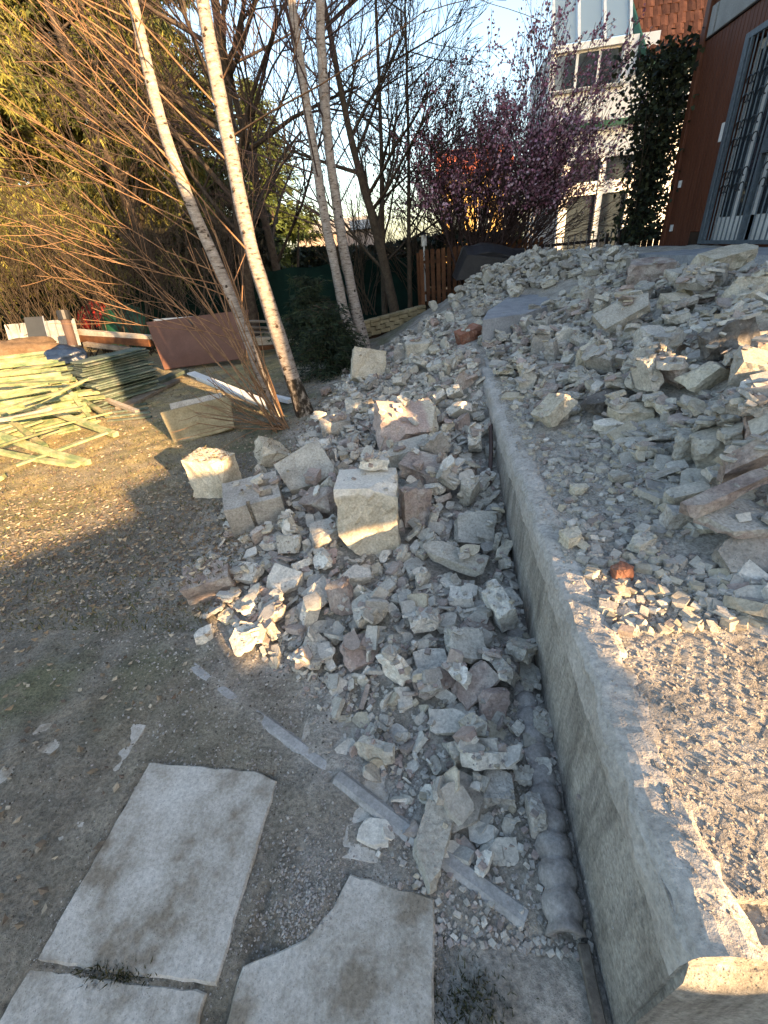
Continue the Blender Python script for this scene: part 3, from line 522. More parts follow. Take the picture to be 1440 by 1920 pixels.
for i, (s0, s1, zt, lab) in enumerate([(0, .48, -.001, 'far concrete kerb edging half buried in dust beside the lawn'), (.50, .98, .003, 'middle concrete kerb edging covered with pale dust'), (.985, 1.30, .02, 'clean grey concrete kerb edging left of the long lump'), (1.305, 1.67, .026, 'concrete kerb edging running under the long lump to the wall')]):
    mb = MB(); L = s1 - s0; w = .028
    mb.add([(0, -w, -.1), (L, -w, -.1), (L, w, -.1), (0, w, -.1), (0, -w, zt - .012), (L, -w, zt - .012), (L, w, zt - .012), (0, w, zt - .012), (0, -w * .55, zt), (L, -w * .55, zt), (L, w * .55, zt), (0, w * .55, zt)],
           [(0, 1, 5, 4), (3, 7, 6, 2), (4, 5, 9, 8), (6, 7, 11, 10), (8, 9, 10, 11), (0, 4, 8, 11, 7, 3), (1, 2, 6, 10, 9, 5)])
    tag(mb.build('kerb_edging', 'kerb', loc=ka + kd * s0, rot=(0, 0, math.atan2(kd.y, kd.x) + (.012 if i % 2 else -.01))), lab, 'kerb', 'kerb edgings in a line')
# corrugated drain pipe along the foot of the wall
npp = 260; ang = np.linspace(0, 2 * math.pi, 18, endpoint=False); V = []; F = []
for j in range(npp):
    t = j / (npp - 1); y = .45 + 1.45 * t; x = .292 + .03 * t + .006 * math.sin(t * 9); r = .038 + .015 * abs(math.sin(y * math.pi / .068)) ** .7
    for a in ang: V.append((x + r * math.cos(a), y + .004 * math.sin(a * 3 + y * 20), .024 + .02 * t + r * 1.0 * math.sin(a)))
for j in range(npp - 1):
    for k in range(18): F.append((j * 18 + k, j * 18 + (k + 1) % 18, (j + 1) * 18 + (k + 1) % 18, (j + 1) * 18 + k))
F = [f[::-1] for f in F]
n0 = len(V)
for dz, rr in ((.0, .028), (.05, .028)):
    for a in ang: V.append((.292 + rr * math.cos(a), .45 + dz, .024 + rr * math.sin(a)))
for k in range(18):
    F.append((k, (k + 1) % 18, n0 + (k + 1) % 18, n0 + k)); F.append((n0 + k, n0 + (k + 1) % 18, n0 + 18 + (k + 1) % 18, n0 + 18 + k))
F.append(tuple(n0 + 18 + k for k in range(18)))
me = bpy.data.meshes.new('corrugated_pipe'); me.from_pydata([(x - .3, y - .45, z) for x, y, z in V], [], F); me.materials.append(MAT['pipe_dust']); me.polygons.foreach_set('use_smooth', np.ones(len(me.polygons), bool))
pipe = tag(link('corrugated_pipe', me, loc=(.3, .45, 0)), 'dusty corrugated drain pipe lying along the foot of the wall', 'pipe')
mb = MB(); mb.box((.318, .12, -.05), (.346, .44, .03)); tag(mb.build('edging_strip', 'old_wood', bevel=.003), 'thin dark edging strip at the foot of the wall, bottom picture edge', 'edging')

# ------------------------------------------------------------ rubble: named big pieces, settled pieces, fragments
# settled pieces: shape, size mm, x y z mm, rotation deg
BK = np.array([
(9,156,-1110,1872,92,22,-4,-13), (20,75,-703,7020,230,18,-8,-77), (10,98,-335,1347,116,-18,-23,178), (17,117,71,4153,459,0,-23,19), (6,59,-190,4698,361,163,-20,32), (16,148,-698,5918,292,-13,6,105), (9,67,-228,7781,405,-18,15,126), (21,162,154,3499,430,33,143,-36),
(2,52,121,994,67,8,-3,0), (19,63,-588,3048,214,-9,-4,86), (4,154,-492,4681,292,0,13,-166), (16,52,343,5462,524,2,7,-178), (19,154,80,8256,567,16,21,-130), (23,54,-483,5852,547,15,-6,164), (12,58,18,4581,435,16,-19,-30), (20,52,-12,3237,290,7,3,-79),
(14,134,-1057,6371,173,12,6,-135), (3,180,189,4015,513,-87,-34,10), (1,74,-1221,3203,116,-8,10,159), (5,168,167,2428,286,-56,117,-89), (1,74,173,2937,276,5,0,-14), (9,92,-593,5166,322,6,-16,1), (16,113,-627,3410,230,9,-3,-64), (2,147,-1163,2232,114,102,-17,30),
(2,50,-578,4394,245,14,-4,-89), (22,50,-774,4645,212,10,-10,-24), (1,50,-411,5115,356,-15,12,153), (1,61,-725,4756,237,-5,-11,34), (21,65,-948,2504,139,-140,55,16), (16,65,-537,2734,215,-5,3,142), (8,46,-1162,6690,118,7,-10,-62), (4,85,-1245,3423,120,4,-12,-4),
(15,41,-1410,2549,310,-1,1,149), (16,76,-1265,2718,107,55,-21,-157), (15,55,109,3552,357,-11,10,164), (5,37,-1354,4219,109,8,7,-141), (2,53,-26,7016,507,-27,2,104), (13,89,-1084,6742,155,0,-12,-26), (3,52,-1043,6617,153,-165,-14,31), (4,68,-914,3278,174,-3,-11,28),
(20,176,48,7391,606,178,19,44), (12,118,312,1872,140,94,43,107), (14,81,22,5388,479,-8,-3,68), (7,159,66,5608,536,78,57,-71), (1,89,136,7625,600,-10,-19,-60), (22,78,-1259,2293,63,157,-8,19), (22,163,-599,3236,231,3,-10,-2), (23,56,-372,2796,235,-1,-2,62),
(10,126,53,3795,401,-16,6,142), (9,82,-914,1662,64,-2,7,-159), (6,128,1,1470,116,0,-4,68), (20,135,119,6644,573,-20,141,-60), (3,57,96,784,108,1,-1,-24), (1,62,-1091,4228,161,3,-7,-38), (5,50,-681,6417,268,-63,-11,145), (17,51,286,7176,644,3,20,-179),
(15,60,-650,2496,178,-11,6,152), (18,90,-945,5199,237,49,-1,-74), (9,78,-1387,4446,111,-7,-5,68), (18,71,-1266,2914,94,-6,2,47), (5,130,5,3029,340,16,60,-5), (4,69,-681,5760,297,158,-1,77), (17,50,-577,5681,331,18,-15,-50), (17,148,-768,3366,231,10,-8,-17),
(18,74,-55,2096,152,0,-9,118), (0,128,-444,7506,352,158,11,6), (16,51,-81,769,21,1,8,-151), (4,140,41,1165,173,21,-4,-50), (14,167,-318,6969,389,-17,13,127), (12,50,-466,6640,319,-15,-9,33), (22,112,-188,3999,362,-54,167,48), (17,61,243,839,60,5,-2,-179),
(1,56,-513,6917,305,-9,23,162), (14,73,-1251,2016,42,1,7,-160), (4,69,-893,2649,207,-33,-40,17), (0,119,328,3226,366,-18,44,162), (8,89,-1324,5670,139,7,-10,-41), (22,76,-344,4105,301,-5,-179,-84), (6,57,-190,1571,107,-7,1,158), (2,48,-1215,4706,136,11,-2,-84),
(16,140,-1148,5636,186,8,-13,-32), (17,57,18,4700,455,122,-11,-86), (9,74,-678,4825,257,-6,-11,59), (22,86,-32,6866,510,-137,1,104), (4,55,-699,1868,94,12,1,-58), (12,168,-347,5529,417,169,-10,39), (17,53,78,1964,124,8,6,-9), (15,96,-1117,1576,38,6,-2,-34),
(16,56,102,7617,557,-19,16,126), (10,51,-168,967,32,7,-9,0), (13,63,84,2283,178,6,-10,74), (15,50,-480,5521,362,3,-11,-37), (17,74,-952,3418,184,-5,5,146), (7,51,-844,4285,205,47,161,-14), (1,46,-1262,5375,147,-13,-4,68), (21,51,22,7718,537,126,3,81),
(18,105,-3,2433,221,32,173,30), (13,57,-316,6703,383,2,20,-166), (0,104,-91,8247,476,1,26,-173), (4,113,-698,2813,214,-150,-42,44), (0,53,-294,4535,311,10,14,-139), (20,61,238,1301,81,5,2,19), (7,86,-284,4738,356,-172,12,-43), (6,123,-639,1976,116,-8,-5,98),
(19,67,-911,2613,134,0,17,-157), (3,91,-2,6165,451,14,-2,-76), (12,54,-571,4555,248,1,12,-165), (10,43,-1102,6478,148,8,-9,-64), (21,166,-308,7506,460,114,4,102), (8,90,-837,4409,330,0,0,33), (2,107,-663,8262,241,-106,-16,126), (7,81,-315,3889,306,-11,8,135),
(1,82,-754,1538,73,-38,-10,104), (21,52,248,7528,650,6,57,-166), (15,50,-910,1926,77,-8,2,107), (13,160,133,4786,534,-18,8,120), (0,144,-230,8087,460,24,-130,39), (20,76,-744,6249,250,8,11,-161), (18,81,-1279,3923,131,-10,-7,56), (17,112,-1021,3528,189,-173,-11,-17),
(15,153,-856,1570,93,4,-26,12), (16,55,-574,4806,267,12,-10,-24), (8,74,-76,1328,109,-83,-8,23), (11,42,-1223,1709,34,47,-22,27), (3,50,-811,3111,176,-1,11,-161), (8,96,-695,1418,49,5,8,-101), (21,56,217,2378,190,-9,12,-124), (13,130,125,3840,478,26,-144,72),
(13,50,182,7994,618,-81,-6,-161), (8,154,-1068,4889,193,2,-3,-108), (22,91,-1423,2337,53,41,-8,7), (17,42,-1389,3062,70,1,-10,18), (10,125,-784,1909,122,-41,-7,30), (0,53,-643,2136,231,0,8,-54), (13,52,-785,3885,232,78,-2,113), (0,92,-1473,1990,22,-5,179,-45),
(22,116,-886,7680,161,-152,-21,-55), (1,49,-1356,3312,88,-1,13,-170), (4,50,-334,1942,134,2,5,-82), (2,57,-1212,4454,141,-159,-4,94), (11,127,-211,4737,391,2,-175,44), (7,53,-569,1584,78,1,-7,37), (3,151,290,1649,94,3,6,28), (20,121,-375,5187,385,0,-19,19),
(7,93,109,2727,252,1,10,-88), (7,59,-1201,4318,137,-9,-4,82), (2,54,-333,4860,340,12,15,-125), (3,147,189,5964,502,-4,-2,110), (22,161,318,4922,541,9,-6,-70), (0,76,143,8084,585,27,6,-99), (23,71,-144,2175,165,10,2,16), (18,47,-1018,3228,149,11,-5,-41),
(5,80,-1345,6336,140,-41,-32,-25), (9,56,-41,2359,190,10,6,-20), (0,174,54,6417,529,163,5,50), (8,50,-821,2031,93,0,171,-2), (22,53,-582,2807,207,-1,7,-178), (23,81,-365,2922,404,95,-22,-60), (17,73,-719,6682,244,-6,14,140), (15,60,297,1392,79,2,8,-8),
(17,58,-533,3891,260,9,1,-98), (14,80,-295,2870,390,-1,12,-147), (23,157,-1043,2176,98,-3,8,174), (8,67,268,2496,207,-10,5,-154), (9,138,-581,6127,324,7,-15,-31), (1,50,-379,6823,362,-71,3,123), (10,48,-1497,2149,23,4,5,-120), (6,44,-1081,4357,151,-7,-7,36),
(20,52,-282,5242,404,14,-10,-35), (21,50,-9,7381,527,47,7,-107), (14,137,-741,4185,240,-2,-13,89), (16,79,-450,2794,229,-4,3,152), (6,137,226,7261,626,-12,-19,33), (7,62,-621,6030,296,-20,0,72), (9,171,-314,2542,293,10,80,86), (8,82,-726,3784,225,-9,-1,94),
(15,50,-24,6415,471,-112,6,-3), (2,85,-867,1674,109,64,26,-27), (23,145,169,3363,364,79,-20,41), (19,65,-630,3116,210,-8,6,135), (6,90,-336,7353,363,11,19,-152), (19,47,-1292,1787,163,11,17,-44), (4,51,-345,1242,54,-74,-21,54), (10,51,-1235,2191,55,0,8,-155),
(22,51,317,5655,514,-9,2,102), (10,69,71,2573,376,-145,2,22), (17,83,-815,7250,202,-23,167,-22), (12,54,-322,4176,305,9,-12,-40), (0,54,75,6095,478,-10,-29,95), (15,157,233,1182,151,-58,-14,-69), (15,137,-919,7136,171,-3,-16,0), (20,104,-258,1761,134,92,4,-95),
(19,119,-404,1507,89,6,-7,3), (8,77,-123,7248,493,96,-51,-114), (2,179,189,2680,283,93,10,-97), (22,90,-720,3909,225,2,7,-173), (16,51,5,1689,116,5,-3,120), (11,59,-104,4409,375,10,18,-146), (0,119,315,6988,640,-17,3,123), (4,67,-180,1488,106,-3,-4,104),
(17,55,-564,1645,105,-60,-1,-120), (21,73,-160,1807,141,2,4,-71), (20,43,-1283,5441,140,12,-5,-73), (6,146,-608,2936,217,-10,0,98), (3,121,-416,1638,130,105,-55,-6), (3,65,64,5970,461,-13,0,86), (0,54,-189,7869,420,169,-32,-7), (0,117,-182,3839,335,-11,-10,71),
(19,75,-1317,4318,112,-2,-2,30), (1,52,-420,1425,87,41,79,45), (21,72,-936,6698,191,-1,129,-75), (4,55,-334,2659,228,4,5,-88), (7,80,-994,4578,180,-8,2,126), (3,45,-1212,4548,127,-2,10,174), (1,70,-166,4162,360,2,18,-164), (8,51,-69,3953,367,-5,16,-173),
(8,96,153,4671,518,-82,-54,56), (20,53,-1367,3958,104,-13,-4,76), (11,51,-609,5077,289,12,-7,-36), (7,66,-214,4481,344,20,4,-103), (22,62,108,4518,464,-19,7,121), (10,174,-25,5853,478,12,-5,-77), (1,72,-740,2564,175,10,-5,-36), (21,50,227,2006,122,-110,21,-117),
(19,51,359,2240,147,-131,7,-102), (17,55,148,1962,117,9,-6,114), (16,53,-975,2387,104,4,-10,-2), (22,67,-534,4479,252,3,-14,0), (2,138,-564,2344,198,-26,0,132), (3,134,221,6207,515,-11,11,151), (2,157,286,7636,676,-25,8,111), (12,58,244,2055,149,3,47,-68),
(13,48,-1224,5340,160,9,7,-121), (7,63,159,3120,293,4,6,-90), (4,56,-323,4763,326,13,-17,-1), (6,35,-1356,4609,101,7,-6,-45), (11,64,-977,4333,170,-8,-7,46), (9,74,-980,2302,106,-5,-8,68), (13,64,70,2915,281,96,-1,-8), (4,78,-560,3785,256,-77,2,141),
(23,140,-686,7049,271,-18,-163,80), (18,50,-101,5703,603,-7,-9,138), (0,51,-722,1720,80,165,-4,36), (14,73,253,5267,517,8,-5,-61), (3,77,-632,4163,233,10,-4,-69), (22,47,-1019,7123,123,15,-2,-96), (14,41,-1202,2106,48,0,8,-175), (18,87,261,3596,405,-15,-13,88),
(11,59,-55,2522,354,-26,6,-159), (21,50,-254,5091,408,-16,136,-80), (22,40,-1335,2267,42,-9,10,163), (10,80,-1313,3371,104,-8,-9,59), (8,62,-1140,2931,106,11,1,-86), (3,136,143,1471,107,5,4,27), (11,80,-758,5190,262,13,6,-98), (5,58,86,6268,498,-140,-6,120),
(19,106,-1233,6010,152,4,-14,-31), (13,102,-385,8062,353,-3,25,177), (10,50,-507,7170,307,-45,128,91), (3,52,-843,4169,195,-3,3,113), (13,96,-942,7539,173,-136,-20,-98), (5,56,314,866,64,2,-3,85), (5,84,-70,1131,137,20,-8,18), (13,89,-157,6878,464,21,-2,-80),
(5,45,-1165,6594,133,-9,7,109), (10,97,-1451,2762,61,-4,-6,52), (0,55,-629,1360,38,-9,4,174), (0,109,-514,7318,295,-22,4,94), (20,50,-672,3304,211,8,-3,-64), (7,48,-1430,2034,25,-2,8,-164), (12,51,318,2121,116,-116,3,-145), (20,51,-790,4858,227,-7,-11,40),
(14,113,-1160,6850,115,-8,7,100), (23,47,-1049,6968,131,50,39,-140), (20,135,-469,7159,341,-158,-2,83), (22,89,-137,2521,224,-18,-4,66), (18,52,-532,5079,324,-22,40,-167), (14,70,-1222,4117,131,5,-10,-24), (12,155,-755,5253,306,-105,10,92), (23,52,-56,6765,482,-123,117,7),
(10,110,333,2961,293,5,8,-85), (9,71,-448,3083,244,-5,-3,77), (21,59,-568,6556,296,12,-15,-40), (14,145,32,5703,485,-6,4,-148), (7,111,-834,3977,238,6,30,56), (16,83,-1063,6092,196,-42,-2,54), (4,46,-1030,6551,164,17,-2,167), (17,50,-425,1580,94,-1,6,-173),
(1,94,-650,4095,258,8,13,-83), (5,50,-75,1374,105,-7,-7,113), (12,51,240,3256,318,10,-6,-2), (20,40,-1252,5735,147,6,9,-139), (5,60,-393,5022,375,135,-44,-61), (11,90,-349,5270,389,16,-1,-68), (18,54,-646,6194,278,9,-13,-45), (6,159,2,2177,161,4,-8,85),
(11,68,196,1266,91,34,5,-17), (1,62,-1125,2574,319,-4,-1,124), (20,165,-681,3172,261,50,-13,99), (12,141,-926,3772,334,-8,2,-144), (20,68,-1324,4385,117,79,-8,45), (0,67,-567,3960,249,-2,10,165), (11,56,166,4494,482,-16,-15,54), (20,53,188,1689,101,7,-3,100),
(23,88,-436,6894,345,92,-49,-17), (16,130,-1375,2723,91,33,-10,20), (21,50,-59,6240,446,-10,13,145), (20,50,78,3151,287,1,-10,58), (5,50,-136,7766,460,35,-180,23), (20,62,-816,7748,163,-5,16,147), (1,143,164,7120,650,-110,10,122), (7,107,-208,1638,128,-3,-7,64),
(1,87,-483,3819,273,7,6,-105), (8,146,-1036,1665,54,0,6,-139), (0,105,159,4083,507,-56,61,84), (10,56,-952,6971,153,7,15,-168), (1,39,-1246,3488,119,-6,-11,41), (23,47,-1322,4149,112,-9,-1,73), (19,60,-600,1795,97,164,-6,94), (20,56,57,4568,452,44,0,-84),
(15,58,-879,7206,176,18,-162,55), (8,46,-1056,6651,143,1,12,173), (15,102,-1306,4849,132,5,8,-138), (21,96,-790,2290,162,-153,-20,35), (17,67,-1188,3007,110,-11,-5,81), (17,50,-1273,5233,144,1,-12,26), (12,55,118,2807,253,85,0,177), (8,169,-755,3530,226,-9,-1,110),
(21,56,281,6336,559,-91,-105,31), (18,55,-997,1713,96,-5,0,120), (2,72,-222,4843,376,161,-9,96), (22,106,-677,4939,264,4,13,-139), (15,71,-1146,6321,168,43,-9,-50), (7,66,-1035,6907,138,-5,16,143), (0,32,-1437,2226,27,-5,4,156), (1,56,-283,1400,88,-13,6,-178),
(3,79,-1201,2933,107,28,-15,168), (10,135,-811,5222,289,-160,-9,-92), (4,57,-851,4843,213,-12,-1,105), (19,50,-714,5129,267,-18,-7,83), (13,64,-1271,2229,73,-94,-15,42), (9,75,-1177,3987,153,-6,-9,38), (0,86,-611,8333,230,7,-23,-12), (19,63,-543,4753,267,-11,13,146),
(8,107,-95,7041,506,-152,15,-97), (0,54,-606,5642,318,18,-5,-82), (7,154,-203,1196,137,-75,59,-15), (16,53,-439,2271,524,4,3,107), (8,109,-419,3748,295,-33,9,-146), (5,90,-888,4225,220,-53,-34,18), (5,123,-181,2495,269,15,-2,-105), (4,56,-999,5050,194,14,3,-88),
(10,131,-1228,6308,154,6,-10,-49), (3,136,-1212,1607,46,-27,-12,36), (23,124,333,1212,83,6,2,79), (8,125,292,2042,158,-34,101,-54), (7,59,-328,5715,607,2,-6,59), (4,118,-1331,3027,97,-28,-4,-77), (1,50,195,3310,339,27,-73,29), (0,51,-1075,4772,162,-7,-10,60),
(17,91,-903,4073,206,-6,-9,26), (16,56,230,918,58,-3,-4,157), (0,58,-116,2459,219,173,-34,-4), (15,63,-1109,5938,180,4,11,-167), (22,139,-921,4732,200,4,9,-148), (23,59,-380,6621,356,103,-39,-48), (5,82,1,7952,542,-114,-12,127), (20,114,-215,7244,450,72,30,-158),
(18,113,-1182,4935,164,-4,11,169), (17,56,-328,2750,240,0,-5,90), (9,148,-260,7997,439,-7,-133,20), (15,132,-834,6187,267,-7,17,51), (7,33,-1479,2513,36,6,3,-83), (12,142,-668,2707,219,136,-2,96), (10,103,-742,4077,230,-1,-10,3), (19,167,-962,1407,58,-20,16,-158),
(0,78,-117,4343,375,8,-19,-23), (11,50,-503,3049,224,8,-4,-63), (7,51,-545,7633,265,-23,5,88), (13,180,236,3002,360,-93,-28,87), (8,54,-89,2161,155,-6,-6,156), (17,84,-122,4685,415,164,-8,-91), (10,137,-80,6854,498,67,-3,104), (11,54,-1330,5233,125,-1,-10,-5),
(4,109,155,5215,523,-170,7,18), (5,57,183,7695,619,-74,-53,-25), (13,47,-1316,6045,147,-31,13,162), (7,131,-275,6869,440,-10,-19,132), (1,145,-182,5027,471,144,-2,-60), (17,75,-263,6565,399,-12,-17,42), (9,50,-543,4202,256,11,7,-131), (5,139,-786,2631,230,-10,-45,-10),
(22,88,-1070,4094,163,-8,-7,52), (0,50,349,5753,664,-18,4,168), (17,51,101,2861,260,8,4,-74), (11,81,-237,1971,138,5,-1,10), (12,70,-1260,4042,130,15,-2,-74), (8,54,-657,7737,215,4,19,-172), (0,54,-617,3710,234,7,2,-93), (7,171,-108,8483,505,1,30,-169),
(14,51,-648,3417,252,4,12,-158), (14,87,-395,7774,360,99,128,29), (1,56,-1019,1489,49,58,-88,-63), (23,37,-1319,2892,71,2,-8,11), (17,127,-724,4367,255,75,-16,80), (1,50,43,2747,246,-4,7,-122), (3,53,-960,7411,128,-8,13,141), (19,57,-349,1192,55,75,25,-25),
(14,66,-741,4694,223,-10,5,133), (17,58,-151,7088,457,-24,9,109), (20,117,-486,4537,276,4,10,-152), (9,100,-60,2228,202,159,-67,22), (10,83,-1074,4398,169,164,-10,-21), (23,50,-1372,4269,108,-103,163,0), (20,176,-425,7093,380,135,4,-128), (18,50,-694,3977,229,-5,177,-77),
(13,58,100,1810,252,16,-162,92), (3,55,-941,1879,63,-4,-7,60), (17,63,-135,5325,454,-7,6,131), (12,39,-1230,1794,167,6,-7,36), (7,86,-1157,5484,180,14,-3,-77), (2,121,-576,7684,285,115,-2,75), (17,64,-916,1466,41,2,-8,76), (12,170,124,851,124,46,-18,-164),
(5,59,328,1826,98,-4,3,-49), (22,131,-149,8293,477,67,28,-174), (6,63,-892,6395,198,-9,11,127), (17,105,-992,3350,181,-6,7,150), (19,69,-44,3712,346,9,14,-117), (23,98,-146,4563,389,90,47,-95), (7,59,219,6851,589,-16,14,161), (23,45,-1166,4252,144,34,-17,43),
(9,50,-638,2068,125,-6,4,163), (13,51,274,1813,100,-8,-2,-111), (19,89,219,4278,495,-13,-15,56), (4,57,215,6078,502,14,-7,-44), (19,66,-1159,2017,51,-5,-6,88), (7,73,-760,6577,232,-19,0,72), (6,50,-297,4460,307,-3,-17,10), (16,113,-742,8147,180,7,-21,-17),
(2,102,339,1017,75,3,-3,83), (16,50,-266,6723,389,22,1,-92), (15,93,102,3468,348,8,-11,9), (15,50,-277,3195,485,9,-23,105), (3,122,-1282,3066,111,162,-1,-65), (15,53,-684,7285,225,-14,-15,36), (7,50,-1195,1960,56,101,-6,7), (1,77,235,4527,523,16,8,-107),
(23,53,-348,3204,515,80,69,-29), (23,53,320,2272,151,16,0,9), (14,104,-592,6476,283,12,14,-147), (13,55,209,1950,113,-1,7,-25), (1,77,-1277,4718,142,12,-26,-24), (4,47,-982,2041,73,2,-8,26), (8,51,-439,5788,523,53,-39,38), (23,61,-169,5843,636,75,41,8),
(17,98,295,3467,388,-7,12,-162), (4,53,249,6918,609,-54,4,123), (15,64,-583,3755,257,-50,6,141), (7,53,93,6151,477,1,13,-164), (16,63,-772,7034,202,-16,-6,66), (10,129,-912,2585,176,60,-14,165), (23,50,193,6559,546,92,-38,-12), (13,56,-744,1851,97,6,4,-81),
(23,68,-72,6089,438,2,-13,26), (19,56,-165,7670,425,10,-16,-19), (13,81,-602,7582,280,154,10,-93), (3,100,-33,1578,117,-1,2,-128), (22,51,-244,4280,325,19,-1,-91), (9,50,-481,5312,357,-13,12,142), (17,52,-607,5925,308,11,13,-164), (10,73,-761,2938,201,-128,-14,38),
(10,166,-936,2192,156,130,63,-54), (15,59,-496,6829,308,-20,-8,68), (17,58,-928,1984,84,8,0,-56), (15,116,38,4023,448,155,-13,-40), (9,154,38,2474,364,30,41,-9), (0,49,-1154,4211,151,51,-3,-72), (18,95,-106,1974,147,5,-3,54), (0,60,-758,6809,216,17,9,-126),
(12,50,263,2158,206,6,10,-140), (14,70,-507,1212,27,14,2,-46), (9,145,-67,7327,566,-40,-170,53), (11,176,-583,1351,64,9,-5,82), (10,52,-424,5553,384,-51,0,-100), (8,54,195,2322,166,-1,13,-81), (18,61,-782,6483,230,0,18,-175), (9,77,-1370,3206,88,8,9,-126),
(14,102,-309,1698,123,168,-8,-48), (21,64,-477,5114,346,-16,-5,93), (5,66,-398,3028,258,-127,-9,79), (20,140,-189,4090,364,-92,-18,15), (9,107,-1296,4534,150,-24,-11,22), (18,70,-86,7186,500,144,6,37), (15,64,91,1528,115,3,2,26), (14,58,228,1016,64,0,-3,129),
(22,62,-1307,3443,119,-4,60,-23), (10,31,-1513,2608,34,-6,3,128), (18,41,-1291,4955,127,12,1,-90), (15,67,43,2392,192,-5,10,-101), (1,43,-1151,6755,120,9,7,-142), (10,50,-51,4122,390,-2,20,178), (5,134,-1407,5341,153,-1,9,-159), (17,77,-1272,6423,132,-5,1,80),
(6,51,45,1335,209,14,21,-7), (1,61,-900,6606,192,-14,-6,51), (20,55,103,6788,541,-5,164,20), (18,140,222,5011,534,-9,-7,54), (8,65,351,2605,228,-3,9,-114), (4,86,-1361,1850,179,-5,-9,92), (10,73,-865,3662,208,88,-1,119), (13,49,-1192,2694,101,62,-143,-21),
(5,82,103,2979,304,62,0,-96), (19,50,-597,8067,227,-9,22,152), (1,120,-425,2116,558,-6,-2,-62), (6,125,110,7293,575,-6,-24,13), (3,68,-695,3285,227,77,-81,104), (18,76,-733,3101,201,0,10,-166), (7,108,-281,5024,412,72,-36,31), (23,76,77,3359,322,6,-9,29),
(18,118,126,3679,398,10,13,-101), (22,163,-258,901,51,-95,-6,-17), (4,42,-1192,5281,160,-74,-7,86), (8,68,-253,5326,422,3,11,-165), (7,61,-235,1524,106,-5,-2,132), (19,50,66,6684,510,10,23,-137), (20,52,98,6633,519,-7,18,178), (10,101,370,7675,711,-69,-17,-39),
(18,50,-255,1840,129,-1,6,-123), (10,51,-487,1843,129,-1,43,107), (12,50,-1047,5154,187,-13,8,126), (23,49,-1430,3340,77,55,-4,-78), (21,60,143,3195,309,-7,-6,112), (23,114,-394,2682,249,83,-30,62), (12,59,-547,7160,285,-116,-20,32), (11,118,-497,6695,319,-28,-16,50),
(11,91,-1003,2596,126,-14,-24,0), (5,126,-487,4043,313,-8,160,-62), (2,107,113,3944,440,158,-6,94), (14,132,-1108,3829,342,6,-4,51), (17,124,-759,3198,219,-12,0,110), (0,50,-801,3033,177,9,4,-100), (14,95,-168,4638,387,19,174,-23), (2,136,-138,3759,383,57,-131,-19),
(7,61,-1269,5560,149,-11,12,136), (20,78,-388,3936,300,-73,16,-4), (19,55,26,5124,474,11,151,48), (2,61,-264,5483,424,18,-2,-96), (7,52,317,5833,687,-20,6,161), (15,67,103,5417,508,95,-8,-32), (16,60,345,1928,90,-2,-3,-170), (17,87,-532,3132,240,12,-3,-60),
(15,34,-1372,1975,25,-6,-5,64), (19,108,-960,7255,142,179,-10,-4), (13,50,-246,3856,320,-8,13,168), (8,79,316,1494,81,5,-7,116), (8,59,177,7827,594,-5,26,171), (11,62,-639,7670,222,-10,18,148), (1,111,-520,6435,333,19,4,-154), (20,62,-542,4897,289,-3,14,-160),
(23,98,58,4630,482,141,-26,-41), (3,124,-1195,5897,162,5,-11,-34), (6,55,-460,8142,287,1,-24,-2), (22,54,109,6339,491,6,-20,5), (10,50,-382,1431,77,1,11,-137), (10,91,-160,2014,152,-1,4,-113), (22,52,291,4786,526,5,11,-169), (9,116,-1143,3181,163,16,6,16),
(15,90,-63,3119,310,-89,-96,42), (8,60,-897,3873,330,-8,-1,-152), (19,60,141,2896,278,75,23,-30), (18,51,-334,1824,133,-90,68,-91), (21,64,-744,6874,231,-6,16,148), (2,84,-1035,2330,100,1,9,-138), (3,71,-1154,4277,171,18,135,-88), (11,119,34,1756,128,4,10,69),
(13,109,-1489,3181,97,50,-135,-42), (12,82,-615,7240,257,21,1,-95), (7,55,111,2002,133,78,64,-7), (7,179,-910,3117,234,-75,15,112), (17,51,-1157,3458,140,-13,4,127), (10,47,-1179,1712,32,3,-6,8), (1,168,-47,4893,470,5,-18,-1), (9,50,252,994,81,-21,-7,-127),
(20,174,-1042,4199,218,142,16,-75), (23,123,-84,2071,185,-35,-1,124), (2,102,91,982,105,9,11,-38), (21,52,-688,6361,269,-18,14,163), (20,53,-916,3376,180,-83,11,-142), (14,148,-708,2922,233,-168,-22,64), (14,55,-769,4822,225,10,10,-117), (17,177,-475,7618,378,25,14,144),
(5,133,-104,1460,162,9,-13,-78), (3,50,222,1339,78,7,4,40), (3,105,20,2835,298,-63,118,-13), (5,81,-91,8023,489,-3,176,-67), (12,123,-256,7726,422,-117,-6,-46), (6,66,-814,7677,164,-13,-18,32), (12,75,-702,6053,277,73,1,85), (4,52,-218,4195,336,9,18,-167),
(10,49,-993,5138,201,-14,-3,86), (13,87,260,716,67,-87,-73,92), (4,52,107,6013,474,13,0,-87), (20,141,321,1977,145,-8,16,-117), (12,133,-630,6281,302,136,-8,-80), (16,73,-294,982,18,-5,0,137), (20,151,-803,3684,234,-82,-1,-75), (14,66,247,4835,517,-3,-12,16),
(1,54,32,6981,532,-4,25,-180), (17,53,-1223,4881,155,60,-23,-167), (9,65,54,2864,275,41,13,-106), (22,151,-282,3929,344,0,-14,-94), (23,130,-681,1907,135,45,6,-52), (4,51,-52,7243,499,-135,10,114), (8,174,-510,1602,152,-41,-54,117), (5,90,-115,1741,161,-51,84,91),
